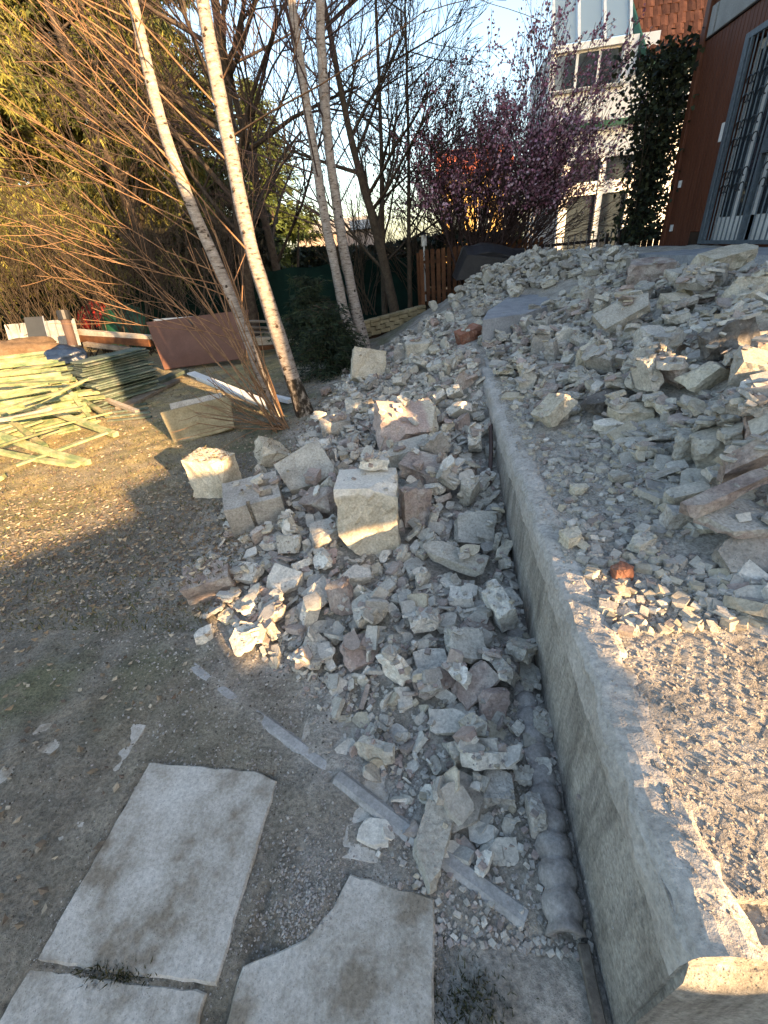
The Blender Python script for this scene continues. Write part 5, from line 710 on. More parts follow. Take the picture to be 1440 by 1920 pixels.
(13,82,1358,1175,735,24,-117,-13), (22,88,1045,1293,748,-2,5,-83), (11,145,1340,7876,1049,1,-18,-118), (19,282,2100,3423,1065,7,-1,119), (11,195,762,3304,620,-9,-14,74), (20,206,3166,7698,1300,-94,-7,-111), (17,115,2768,2988,1123,3,-3,28), (17,155,1480,9417,1163,-23,-2,-28),
(11,201,1809,7567,1169,6,-158,-46), (15,72,2736,7285,1193,42,21,57), (14,87,1966,3789,981,-13,0,101), (1,166,2916,7350,1265,94,-7,85), (11,119,1143,1212,663,-15,4,133), (16,215,2363,6509,1163,96,-1,-91), (3,279,1724,3269,969,-164,-10,70), (8,136,2546,5555,1071,-6,-2,88),
(12,174,2086,8560,1338,48,-32,42), (0,103,1956,1821,979,3,-13,30), (16,94,1564,6801,879,2,-19,1), (4,99,1560,7886,1121,19,-40,-64), (11,98,904,5029,635,-13,-1,93), (19,87,1599,4187,880,-168,8,-47), (16,79,2253,5475,1015,-5,8,150), (19,172,2018,7581,1171,-18,-17,106),
(16,129,1531,4962,874,77,107,64), (6,82,2619,3528,1080,0,6,177), (19,76,2531,4818,1339,-12,-7,120), (0,70,2018,1720,983,139,-1,64), (7,155,1993,1535,970,-28,16,-103), (1,77,2907,3161,1129,-62,-6,-99), (11,252,765,7278,807,15,-6,53), (20,70,892,4629,634,84,-14,21),
(2,253,3041,7274,1249,7,3,-102), (15,235,1067,1566,818,41,45,153), (1,251,2016,4145,1176,-40,-10,156), (5,262,2865,3761,1228,74,-2,-155), (7,227,2716,4174,1181,-1,-9,1), (19,201,2432,2936,1110,7,-15,-11), (13,129,819,6495,729,44,-5,-47), (4,190,873,5349,668,15,-151,-85),
(6,80,2287,2042,1050,1,8,-129), (10,80,1503,7874,1063,4,25,-133), (6,165,3947,7858,1251,-1,1,13), (5,94,1388,6600,837,1,17,-165), (9,248,695,2742,667,7,38,-153), (12,80,2197,6930,1075,-158,-7,67), (8,90,2730,1841,1057,-4,169,86), (11,221,1863,5466,964,177,-1,-78),
(16,288,2398,3885,1174,28,-19,-178), (15,94,764,6208,636,10,7,-102), (19,252,1113,5877,778,7,66,103), (15,201,2788,7290,1274,-41,-4,84), (3,73,746,4858,591,-12,0,89), (1,194,1553,4789,939,73,-64,-128), (18,135,1952,4840,997,-70,68,-128), (5,148,2978,4399,1185,-84,7,-98),
(12,70,1317,3568,753,-14,13,134), (15,70,1852,4400,951,4,-16,-22), (15,168,1547,7169,911,166,-13,62), (1,81,2194,3953,1040,-2,-7,14), (18,113,2184,8291,1356,-64,-112,78), (18,178,3136,2753,1164,-96,60,-66), (0,187,2398,2361,1123,3,167,-29), (15,82,1371,1266,731,-18,-4,112),
(8,142,1313,3766,799,15,24,-133), (19,230,2445,5207,1089,-6,-13,48), (18,134,3029,4811,1171,-79,46,63), (7,78,653,3343,581,-12,5,107), (16,166,948,3139,669,32,11,-138), (21,173,2122,7031,1153,39,-18,-43), (2,217,1616,5512,943,-62,-31,-160), (23,70,671,5875,657,-13,3,101),
(12,175,566,7069,736,70,5,-180), (5,233,2649,5557,1200,70,-10,-71), (22,72,1792,6606,959,74,1,100), (9,114,406,9515,814,-73,49,-138), (19,140,2427,7172,1223,-12,-34,73), (8,70,1962,3576,988,-81,-42,62), (19,98,1009,2657,728,45,-27,25), (22,71,2329,3245,1051,9,1,-124),
(0,70,776,4836,612,-9,12,-120), (11,86,1919,2701,1009,-9,10,128), (22,71,2295,5579,1249,-4,-12,116), (21,104,1453,6038,832,-20,3,106), (11,109,1138,1945,825,-11,-38,-53), (17,181,1114,9269,1127,10,13,-179), (10,113,1182,3630,870,14,-24,52), (6,97,2048,1239,858,-13,-11,108),
(23,71,1520,4596,848,-120,122,-9), (5,97,1629,7908,1175,39,-27,-104), (11,186,1141,2229,691,18,-18,-57), (20,219,1185,5982,745,5,-18,-6), (21,81,811,5231,643,79,-110,-11), (0,108,2216,2516,1076,5,-4,-61), (1,94,1449,1085,749,54,-108,41), (23,161,656,6461,680,13,-34,16),
(22,171,2273,4972,1076,32,16,-15), (12,123,3413,5595,1167,16,-7,163), (1,74,3353,3643,1158,-39,-26,-69), (15,78,1154,1294,679,6,-15,1), (9,88,2559,3642,1085,7,0,-90), (3,186,586,5719,621,70,-175,-20), (5,81,791,6936,749,-143,79,38), (4,70,2864,2928,1109,-4,-1,75),
(6,106,3535,5411,1160,1,7,174), (6,199,517,5501,598,-95,-10,18), (14,78,3383,5012,1172,-8,12,20), (21,87,2578,3444,1114,1,-77,-174), (5,79,1165,6875,836,48,-35,-81), (16,101,1344,6092,798,179,31,54), (11,172,2993,8529,1415,30,32,-57), (0,165,1419,5029,868,-142,-48,-64),
(15,196,1759,4800,1010,122,-10,-29), (19,153,2450,4503,1080,-3,-176,7), (19,98,3249,3824,1135,-4,-3,121), (2,214,1158,2667,848,69,-114,-48), (7,70,1926,6454,1017,66,-113,22), (10,80,1581,6745,905,-2,100,75), (6,118,1365,1733,802,-23,-9,83), (9,158,1747,8022,1286,58,-117,60),
(11,116,522,8381,801,-27,2,104), (19,71,1119,3184,699,-38,62,34), (9,106,2111,1640,981,-5,11,-154), (5,102,2577,1802,1063,-6,7,-158), (12,72,3378,5837,1144,-113,-9,16), (20,160,2417,3199,1085,-2,5,141), (3,263,1430,2134,905,3,24,164), (9,170,3562,5110,1234,2,-5,171),
(0,182,828,4774,658,20,-19,4), (7,93,1698,7387,1003,-125,5,-56), (1,153,3251,7596,1278,-1,-13,155), (12,72,2211,4658,1021,-6,-8,33), (20,130,1315,4317,796,-29,-3,-99), (3,109,2531,1693,1017,-11,4,179), (14,75,818,4952,610,-10,7,121), (11,154,3502,2771,1114,-2,1,-138),
(23,133,1297,5190,783,87,28,-149), (5,96,2666,4395,1189,5,74,4), (1,207,2195,2198,1130,-5,17,124), (11,79,3620,3743,1149,-1,-3,60), (10,154,2568,6802,1130,100,11,-74), (13,173,1148,5360,766,24,-10,-59), (6,85,1343,3447,758,-12,16,148), (5,108,1476,7457,956,-13,-46,46),
(16,208,1132,4311,776,81,-19,7), (0,172,2337,7858,1369,-11,-1,169), (0,72,1559,3774,864,119,-14,-58), (12,141,917,9439,1014,-75,4,-15), (4,79,1853,3915,959,-12,-13,54), (14,70,2189,6368,1070,-32,-17,23), (19,109,702,3102,580,-5,-12,46), (14,70,3566,3489,1148,-25,-17,148),
(18,86,597,6053,641,-17,-114,10), (21,75,1989,6109,1006,-5,20,178), (21,74,1672,4746,896,12,13,-138), (11,143,3161,7166,1214,-9,30,-104), (13,99,1030,3831,703,49,-111,-93), (2,94,1306,6016,797,110,45,15), (8,70,3301,5424,1131,4,-6,-58), (17,85,2035,3438,1001,1,-14,19),
(5,165,948,4033,732,36,75,6), (8,73,816,2338,578,0,-9,-6), (6,74,2765,7196,1156,-5,10,-134), (22,70,2730,2665,1103,1,-2,28), (5,142,3076,5889,1168,85,-8,56), (10,86,1186,6933,797,85,168,-2), (4,203,799,4631,657,-153,-42,36), (23,261,3458,3313,1196,-1,-17,33),
(11,70,1160,2339,705,92,61,-46), (20,104,3050,4675,1138,6,-5,-51), (1,219,950,5696,849,-33,-13,-82), (10,246,1121,4493,749,114,-6,-88), (1,70,3270,3739,1141,-4,-4,15), (18,162,1472,6642,894,-145,19,-52), (19,175,964,2925,686,-57,-15,61), (2,101,1853,5300,932,10,11,-142),
(17,92,2155,5516,1018,78,-22,8), (13,210,895,8241,1002,-9,19,178), (9,162,2057,8661,1325,16,31,-138), (12,200,1394,8211,1155,-43,35,-160), (5,174,1507,8891,1260,-58,-29,14), (5,140,1528,8623,1229,-40,-45,-100), (23,166,1202,8645,1145,-54,-150,-6), (18,199,2697,7951,1372,-20,9,-62),
(10,153,2261,7322,1180,-47,-7,119), (14,115,1419,7584,986,19,-42,-171), (23,197,2245,8695,1410,59,17,-137), (15,114,2367,7660,1252,4,14,-88), (17,93,2883,7616,1273,96,-25,-47), (5,171,2427,8577,1369,29,84,-116), (2,94,2296,7989,1330,97,116,42), (13,113,228,8599,717,67,3,-92),
(5,98,2119,8198,1332,-39,-32,-112), (12,128,906,8088,943,58,164,7), (8,204,1849,7428,1164,-49,2,-165), (3,176,1729,7674,1150,-39,-4,-166), (16,95,1851,7985,1223,168,-8,69), (15,129,1958,9303,1260,-70,88,-72), (14,119,1275,7777,997,-6,-158,38), (11,120,1097,8589,1143,11,-19,-160),
(0,91,833,7996,888,4,-18,8), (21,194,3066,7884,1353,168,12,21), (0,134,1111,8875,1096,-59,-7,71), (1,143,1332,7997,1097,33,-6,102), (21,102,688,7978,861,-17,-11,70), (23,125,1940,7814,1266,23,55,45), (10,140,545,8572,863,-6,40,165), (1,106,1207,7771,954,18,6,-54),
(10,213,909,7936,952,124,-1,-85), (13,90,786,8592,955,-15,166,-34), (23,163,1885,8394,1348,4,13,-175), (4,142,2799,8176,1358,105,45,-97), (5,192,2551,7627,1336,-170,-14,84), (11,101,1728,8402,1209,6,13,-147), (20,107,1935,7733,1212,-56,45,-159), (9,168,2563,8258,1358,-19,0,130),
(21,134,1427,8043,1164,4,-10,-101), (0,90,3431,8324,1252,4,180,-67), (2,105,1672,7598,1066,-71,163,-24), (17,166,1063,7717,959,28,-35,90), (2,119,2177,7935,1303,-178,-10,67), (22,172,2323,8238,1378,-26,-14,28), (8,96,2127,8053,1297,-6,-3,90), (17,112,1518,7515,1009,-138,12,120),
(13,93,625,8258,920,51,13,-92), (10,135,2206,7584,1249,173,30,37), (7,209,2384,7354,1264,156,-34,-21), (2,205,938,8661,1079,-87,-17,57), (8,192,2922,9026,1335,-5,-3,-55), (13,106,1395,8365,1199,26,-10,-167), (7,176,1326,7456,895,-18,174,-21), (21,158,1329,8690,1229,-19,31,-152),
(19,185,2330,8056,1372,5,24,45), (18,146,959,8049,1026,-38,-13,108), (10,148,1955,8522,1359,48,37,121), (14,187,1985,8124,1325,-167,0,-81), (2,155,1088,7524,876,-169,-12,26), (2,156,563,8805,912,-5,-165,-5), (0,105,1611,7519,1025,173,23,35), (4,96,1948,7782,1210,-14,160,3),
(13,143,697,8657,1038,152,18,-18), (8,208,1682,8314,1285,12,-158,6), (21,95,1802,8838,1300,103,46,9), (9,108,571,8314,858,-71,-7,81), (5,202,1968,8790,1412,-56,-9,37), (15,217,2287,8996,1396,-113,30,-102), (21,202,2848,7856,1402,-48,-28,-143), (4,132,1776,7489,1081,-71,37,-66),
(10,156,365,8668,765,-95,157,-16), (5,97,1510,7943,1122,-43,-58,-21), (21,90,583,8180,849,-117,19,3), (8,183,1741,7846,1251,154,9,25), (9,127,634,8627,944,9,65,115), (6,139,1211,8871,1139,55,-29,-158), (21,127,768,7896,926,-31,50,153), (22,133,1361,7876,1098,2,174,-7),
(17,94,1237,8177,1051,10,-20,14), (0,117,2940,7769,1292,38,6,57), (17,149,1546,8249,1266,89,-146,-17), (15,122,701,8178,976,168,-8,-46), (0,90,2537,8146,1338,-3,43,52), (1,123,1051,7907,1040,15,22,-115), (8,91,1796,7593,1111,153,6,-59), (7,94,1315,8361,1116,74,-71,-6),
(20,91,1022,7832,916,3,17,-114), (21,112,690,8048,904,40,-54,-131), (16,159,2081,8314,1374,18,-7,48), (19,107,508,8275,804,-15,-24,-15), (3,150,1382,7773,1054,23,46,-29), (10,106,1235,8114,1099,164,4,-80), (16,93,1168,8214,1163,102,-30,-89), (13,151,248,8342,752,65,-16,142),
(10,144,1546,8016,1198,-37,35,170), (20,110,1545,7584,1028,-31,-147,3), (18,90,1734,8223,1223,11,12,138), (21,106,2611,7479,1284,31,-11,105), (9,112,556,8689,888,-8,-41,152), (7,136,693,8146,914,20,-1,13), (17,200,791,8023,1041,103,-47,-67), (9,208,1592,8727,1304,-50,-45,28),
(5,146,273,7886,703,-88,-11,-78), (17,174,1737,8751,1368,123,7,-84), (12,146,760,8189,1054,-21,52,161), (14,129,1436,8407,1237,29,-8,-162), (18,209,1253,8926,1219,38,-44,-28), (14,125,1758,7750,1181,170,60,39), (6,94,2613,8084,1366,-88,-1,-136), (6,115,729,8532,926,-11,-22,-33),
(15,197,3080,8262,1372,-25,0,-56), (6,107,552,8503,860,92,-9,163), (13,130,813,8510,1053,-31,106,-119), (1,91,1441,7912,1163,-40,-30,91), (13,101,2830,8417,1376,-39,-24,168), (6,178,2348,8087,1407,-16,1,-53), (7,133,1064,9010,1101,84,25,-22), (8,98,2053,8001,1282,14,4,-75),
(20,111,2733,7491,1307,4,11,-67), (5,90,265,8892,741,110,-8,106), (18,144,1202,7530,955,68,151,-10), (23,169,1537,8142,1233,-31,-18,137), (19,151,1688,7494,1079,88,127,-54), (1,169,2291,8378,1446,-80,2,-63), (6,179,1198,8315,1117,133,-31,-62), (13,104,1444,7730,1053,-46,38,-116),
(11,93,1938,8266,1290,-70,12,-154), (6,175,1665,8428,1319,14,22,69), (18,90,3033,7666,1294,62,68,28), (4,142,1615,7943,1233,-124,-4,45), (5,197,1107,7233,918,-50,151,-13), (0,111,2638,8173,1384,23,-4,-147), (4,157,2697,8629,1365,-26,26,139), (19,124,3020,7766,1278,15,32,0),
(13,179,1576,7321,981,-18,158,-22), (23,169,1049,8927,1143,-46,173,28), (16,152,1081,7611,989,-6,-35,106), (2,129,1547,7523,1082,-8,-4,49), (7,92,959,7921,1018,-2,128,139), (14,92,1985,8574,1348,57,24,134), (13,125,1753,8375,1346,1,-67,172), (17,110,1170,7461,868,0,14,-132),
(10,178,271,8134,706,61,5,143), (1,190,400,8731,858,-20,16,32), (16,139,625,8489,901,-152,22,-7), (7,147,2233,7441,1225,-138,13,34), (1,108,2182,8837,1375,-45,157,40), (10,146,2023,7181,1119,99,48,-12), (5,161,2186,8090,1388,-99,0,-121), (1,107,1774,7334,1051,79,-116,30),
(6,125,1267,7594,987,-23,9,168), (13,177,2072,9331,1337,34,-157,-71), (21,120,2807,7683,1319,-67,21,-60), (0,108,1530,7907,1182,-32,4,-106), (14,164,1934,8908,1318,-25,18,-14), (17,95,2718,8444,1391,-3,5,57), (5,91,1404,7529,952,-5,122,-135), (13,94,807,7736,907,112,7,-2),
(21,175,2476,8157,1438,4,-4,28), (10,93,1179,8457,1126,107,61,-73), (5,92,2284,7650,1276,-58,-6,103), (3,94,1372,8131,1131,69,-26,4), (9,95,1448,8080,1229,-6,-9,-42), (3,91,2037,8485,1367,-50,-24,-4), (9,142,785,8341,1159,33,-17,-34),
], float)
def mesh_np(me):
    V = np.empty(len(me.vertices) * 3, np.float32); me.vertices.foreach_get('co', V)
    me.calc_loop_triangles(); T = np.empty(len(me.loop_triangles) * 3, np.int32); me.loop_triangles.foreach_get('vertices', T)
    return V.reshape(-1, 3).astype(float), T.reshape(-1, 3)
TNP = [mesh_np(m) for m in TEMPL]
def quat_R(q):
    w, x, y, z = q / np.linalg.norm(q)
    return np.array([[1 - 2 * (y * y + z * z), 2 * (x * y - z * w), 2 * (x * z + y * w)], [2 * (x * y + z * w), 1 - 2 * (x * x + z * z), 2 * (y * z - x * w)], [2 * (x * z - y * w), 2 * (y * z + x * w), 1 - 2 * (x * x + y * y)]])
bvV = [GV, np.array(WV)]; bvF = [[tuple(f) for f in GF[(GV[GF[:, 0], 0] > -7) & (GV[GF[:, 0], 0] < 6) & (GV[GF[:, 0], 1] > -.5) & (GV[GF[:, 0], 1] < 14)].tolist()], [tuple(i + len(GV) for i in f) for f in WF]]
off = len(GV) + len(WV); owner_face_start = sum(len(f) for f in bvF); owners = []
def bv_add(V, T, own):
    global off
    bvV.append(V); bvF.append((T + off).tolist()); off += len(V); owners.extend([own] * len(T))
PATHQ = [(893, 592), (985, 538), (1088, 520), (1096, 536), (1003, 576), (920, 600)]      # the bare concrete between the two far heaps, as seen
def in_poly(x, y, P):
    c = False; j = len(P) - 1
    for i in range(len(P)):
        if (P[i][1] > y) != (P[j][1] > y) and x < (P[j][0] - P[i][0]) * (y - P[i][1]) / (P[j][1] - P[i][1]) + P[i][0]: c = not c
        j = i
    return c
def hidden_px(u, v, m, y):       # kept clear: paving before the house door, bare path, sky line of the far heap
    return (u > 1195 and v < 484 + m * .7 and y > 4) or (v < 456 + m * .6 and y > 6.5) or (y > 5.5 and in_poly(u, v - m * .1, PATHQ))
pieces = []
for i, b in enumerate(BK):
    u0, v0, d0 = to_px(b[2:5] / 1000)
    if hidden_px(u0, v0, 24, b[3] / 1000) or (632 < u0 < 752 and 868 < v0 < 1005 and b[4] > 200) or (360 < u0 < 445 and 845 < v0 < 900): continue
    t = int(b[0]); s = b[1] * 1e-3; s = s if s < .19 else .19 + (s - .19) * .45; p = b[2:5] / 1000; ro = Euler([math.radians(v) for v in b[5:8]]); Rm = np.array(ro.to_matrix()); V, T = TNP[t]; W = (V * s) @ Rm.T + p; bv_add(W, T, len(pieces)); pieces.append((t, s, p, ro, W, T))
for i, (lab, p, w, me, rot, mt) in enumerate(HERO_DATA):
    V, T = mesh_np(me); Rm = np.array(Euler(rot).to_matrix()); bv_add((V * w) @ Rm.T + np.array(p), T, 10000 + i)
ALLV = np.concatenate(bvV); BVH = BVHTree.FromPolygons(ALLV.tolist(), [f for l in bvF for f in l])
for lab, p, w, me, rot, mt in HERO_DATA:
    me.materials.clear(); me.materials.append(MAT['rubble_' + mt])
    tag(link('rubble_chunk', me, None, None, p, rot, (w, w, w)), lab, 'rubble', 'rubble chunks from the broken masonry')
# hollow block with two slots through it and one down its front
mb = MB(); a = [-.5, -.05, .10, .5]; xs = [-.5, -.10, -.03, .14, .38, .5]; ys_ = [-.42, -.30, -.10, .02, .22, .42]
grid_prism(mb, xs, ys_, lambda i, j: not ((i == 3 and j == 1) or (i == 3 and j == 3) or (i == 1 and j == 0)), -.40, .40)
hb = mb.mesh('hollow_block'); bm = bmesh.new(); bm.from_mesh(hb); bmesh.ops.remove_doubles(bm, verts=bm.verts, dist=1e-4); bmesh.ops.subdivide_edges(bm, edges=[e for e in bm.edges if e.calc_length() > .3], cuts=2, use_grid_fill=True)
for v in bm.verts: v.co += Vector((noise.noise(v.co * 5), noise.noise(v.co * 5 + Vector((9, 0, 0))), noise.noise(v.co * 5 + Vector((0, 9, 0))))) * .014
bm.to_mesh(hb); bm.free()
tag(link('hollow_block', hb, 'rubble_grey', None, HB_P, (math.radians(10), math.radians(-3), math.radians(22)), (HB_W,) * 3), 'grey hollow concrete block with slots standing on the dirt beside the pile', 'concrete block')
# which settled pieces show largest
STOP = set('with at in on behind left right below lying just high standing leaning wedged against beside above near cut across half tilted under alone cut towards of steeply'.split())
short = []
for h in HERO_DATA:
    w_ = h[0].split(',')[0].split(); k = next((i for i, q in enumerate(w_) if q in STOP), len(w_)); short.append(' '.join(w_[:k]))
hpx = np.array([to_px(np.array(h[1])[None])[:2] for h in HERO_DATA]).reshape(-1, 2); uniq = [short.count(s) == 1 for s in short]
score = []
for i, (t, s, p, q, W, T) in enumerate(pieces):
    u, v, d = to_px(W)
    if d.min() < .1: score.append(0); continue
    cu, cv = u.mean(), v.mean(); sz = max(0, min(1440, u.max()) - max(0, u.min())) * max(0, min(1920, v.max()) - max(0, v.min()))
    vis = 0
    for k in range(0, len(W), max(1, len(W) // 8)):
        dr = Vector(W[k]) - Vector((0, 0, H)); hit = BVH.ray_cast(Vector((0, 0, H)), dr.normalized())
        if hit[2] is not None and hit[2] >= owner_face_start and owners[hit[2] - owner_face_start] == i: vis += 1
    score.append(sz * vis)
order = np.argsort(score)[::-1]; big = set(order[:234].tolist())
CN = ['pale', 'grey', 'mauve', 'cream', 'white', 'pink', 'dark', 'brick']; CW = {'pale': 'pale grey', 'grey': 'grey', 'mauve': 'brownish mauve', 'cream': 'cream', 'white': 'white', 'pink': 'pinkish', 'dark': 'dark grey', 'brick': 'red brick'}
SW = ['flat slab', 'blocky chunk', 'wedge', 'thin plate', 'stick shaped piece', 'thick lump', 'flat sliver', 'chunk']
def pick_col(p, r_):
    if p[0] < .4: w = [.37, .11, .12, .07, .30, .03, .005, .0]
    else: w = [.40, .24, .12, .10, .09, .03, .02, .0]
    if p[1] > 7.4: w = [.45, .40, .03, .06, .03, .01, .02, .0]
    return r_.choices(CN, w)[0]
seen_lb = {}; rp_ = random.Random(5); accV = []; accT = []; accC = []; o_ = 0; tm = {}
lum = dict(pale=(.50, .48, .43), grey=(.40, .385, .36), mauve=(.34, .285, .26), cream=(.52, .465, .35), white=(.64, .62, .57), pink=(.45, .345, .31), dark=(.19, .18, .17), brick=(.36, .14, .085)); lum = {k: (c[0] * 1.02, c[1] * .995, c[2] * .94) for k, c in lum.items()}
for i, (t, s, p, q, W, T) in enumerate(pieces):
    c = pick_col(p, random.Random(1000 + i))
    if i in big:
        key = (t, c)
        if key not in tm:
            m_ = TEMPL[t].copy(); m_.materials.clear(); m_.materials.append(MAT['rubble_' + c]); tm[key] = m_
        o = link('rubble_chunk', tm[key], None, None, p, q, (s, s, s))
        u, v, d = to_px(np.array(p)[None]); dd = ((hpx - np.array([u[0], v[0]])) ** 2).sum(1); dd = np.where(uniq, dd, 1e12); j = int(np.argmin(dd)); dx, dy = u[0] - hpx[j, 0], v[0] - hpx[j, 1]
        rel = ('right of' if dx > 0 else 'left of') if abs(dx) > abs(dy) else ('below' if dy > 0 else 'above')
        szw = 'small' if s < .11 else ('large' if s > .2 else '')
        lw_ = (szw + ' ' + CW[c] + ' ' + SW[t % 8] + (' close ' if dd[j] < 3600 else ' ') + rel + ' the ' + short[j]).split(); lb_ = ' '.join(lw_[-16:])
        if lb_ in seen_lb: lb_ = ' '.join((lb_ + (', the lower one' if v[0] > seen_lb[lb_] else ', the higher one')).split()[-16:])
        if lb_ in seen_lb: lb_ = ' '.join(lb_.replace(', the lower one', ', the lowest one').replace(', the higher one', ', the highest one').split()[-16:])
        seen_lb.setdefault(lb_, v[0])
        tag(o, lb_, 'rubble', 'rubble chunks ' + rel + ' the ' + short[j])
    else:
        k = rp_.uniform(.82, 1.15); accV.append(W); accT.append(T + o_); o_ += len(W); accC.append(np.tile(np.array(lum[c]) * k, (len(W), 1)))
me = pymesh('rubble_heap', np.concatenate(accV), np.concatenate(accT).astype(np.int32)); set_col(me, np.concatenate(accC))
tag(link('rubble_heap', me, 'fragments'), 'countless smaller broken concrete and plaster pieces heaped on both sides of the wall', 'rubble', kind='stuff')
# fragments: small angular bits thrown over everything
def small_templates(n, seed):
    out = []; r_ = np.random.default_rng(seed)
    for _ in range(n):
        bm = bmesh.new()
        fx_, fy_, fz_ = .42, .42 * r_.uniform(.55, .95), .42 * r_.uniform(.35, .75)
        for c_ in range(8):
            p = np.array([(c_ & 1) * 2 - 1, (c_ >> 1 & 1) * 2 - 1, (c_ >> 2 & 1) * 2 - 1]) * r_.uniform(.55, 1.1, 3); bm.verts.new((p[0] * fx_, p[1] * fy_, p[2] * fz_))
        bmesh.ops.convex_hull(bm, input=bm.verts); bmesh.ops.triangulate(bm, faces=bm.faces); loose = [v for v in bm.verts if not v.link_faces]; bmesh.ops.delete(bm, geom=loose, context='VERTS')
        me = bpy.data.meshes.new('t'); bm.to_mesh(me); bm.free(); out.append(mesh_np(me)); bpy.data.meshes.remove(me)
    return out
ST = small_templates(14, 5)
def scatter(name, spec, label, cat, seed, mat='fragments'):
    r_ = np.random.default_rng(seed); AV = []; AT = []; AC = []; o = 0
    for (n, fx, s0, s1, pw, cols, emb) in spec:
        x, y = fx(r_, n); m = len(x)
        for i in range(m):
            hit = BVH.ray_cast(Vector((x[i], y[i], 4)), Vector((0, 0, -1)))
            if hit[0] is None: continue
            if hit[1].z < .35 and r_.random() < .8: continue
            if y[i] > 4:
                u0, v0, d0 = to_px(np.array(hit[0]))
                if hidden_px(u0, v0, 2, y[i]): continue
            if hit[2] >= owner_face_start and r_.random() < (.93 if owners[hit[2] - owner_face_start] >= 10000 else .6): continue
            s = s0 + (s1 - s0) * r_.random() ** pw * min(1, .35 + .5 * y[i]); V, T = ST[r_.integers(len(ST))]
            q = np.array([1, *(r_.normal(size=2) * .25), r_.normal() * 3]); Rm = quat_R(q)
            W = (V * s) @ Rm.T + np.array(hit[0]) + np.array([0, 0, s * emb]); AV.append(W); AT.append(T + o); o += len(W)
            c = np.array(cols[r_.integers(len(cols))]); c = c + (np.array([.40, .38, .35]) - c) * ((.65 if s < .02 else .3) if c[0] > .27 else 0); c = c * r_.uniform(.8, 1.12); AC.append(np.tile(c, (len(W), 1)))
    me = pymesh(name, np.concatenate(AV), np.concatenate(AT).astype(np.int32)); set_col(me, np.concatenate(AC)); return tag(link(name, me, mat), label, cat, kind='stuff')
cW = [lum[k] for k in ('pale', 'pale', 'white', 'white', 'grey', 'mauve', 'mauve', 'cream', 'pink')]; cE = [lum[k] for k in ('pale', 'pale', 'grey', 'cream', 'grey', 'mauve', 'cream', 'white')]
def west_f(r_, n):
    y = .42 + 7.6 * r_.random(n * 2) ** 1.7; y = y[(y > 1.1) | (r_.random(n * 2) < .3 + .6 * np.clip(y - .42, 0, 1))]; y = np.resize(y, n * 2); xl = np.interp(y, yb, xb) - .12 * r_.random(n * 2); x = xl + (.37 - xl) * r_.random(n * 2) ** .9; return x[:n], y[:n]
def east_f(r_, n):
    y = 1.0 + 8.2 * r_.random(n) ** 1.5; x = .5 + (.5 + .42 * y) * r_.random(n) ** 1.1; return x, y
def walltop_f(r_, n):
    y = .34 + 3.6 * r_.random(n) ** 1.6; x = .43 + .75 * r_.random(n) ** 1.3; return x, y
def dirt_f(r_, n):
    y = .2 + 1.7 * r_.random(n) ** 1.1; xl = np.interp(y, yb, xb); x = xl + .1 - 1.1 * r_.random(n) ** 2.0; return x, y
def lawn_f(r_, n):
    return r_.uniform(-3.2, -.4, n), .2 + 3.4 * r_.random(n) ** 1.2
def gravel_f(r_, n):
    return r_.normal(-.42, .07, n), r_.normal(.47, .09, n)
def edge_f(r_, n):
    k = r_.integers(0, 6, n); t = r_.random(n); A_ = np.array([(-1.14, .29, -1.13, .84), (-.61, .29, -.61, .80), (-1.13, .84, -.62, .82), (-1.14, .285, -.61, .285), (-.05, 0, -.05, .51), (-.30, .55, -.05, .51)])[k]
    return A_[:, 0] + (A_[:, 2] - A_[:, 0]) * t + r_.normal(size=n) * .018, A_[:, 1] + (A_[:, 3] - A_[:, 1]) * t + r_.normal(size=n) * .018
def slab_f(r_, n):
    return r_.normal(-.85, .12, n), r_.normal(.62, .13, n)
scatter('rubble_fragments', [(19000, west_f, .006, .042, 2.6, cW, .12), (13000, east_f, .009, .065, 2.6, cE, .12), (24000, walltop_f, .0015, .017, 4.0, cE, .1)], 'small crumbs of concrete and plaster strewn over the pile and the terrace', 'rubble', 11)
scatter('gravel', [(7000, dirt_f, .002, .017, 3.0, cW, .1), (6000, lawn_f, .002, .014, 3.0, cW + [(.10, .08, .06)] * 8, .1), (9000, lawn_f, .003, .013, 2.0, [(.16, .145, .115), (.21, .19, .155), (.12, .11, .085), (.26, .24, .2)], .05), (1600, edge_f, .002, .011, 2.5, cW + [(.16, .13, .1)] * 5, .1), (900, slab_f, .0015, .005, 1.5, [(.05, .045, .04)], .1), (1300, gravel_f, .004, .016, 1.7, cW + [lum['mauve']] * 3, .15), (2600, slab_f, .0015, .009, 3, cW + [lum['mauve']] * 4, .15)], 'fine grit and pebbles on the dirt and paving slabs', 'gravel', 12)
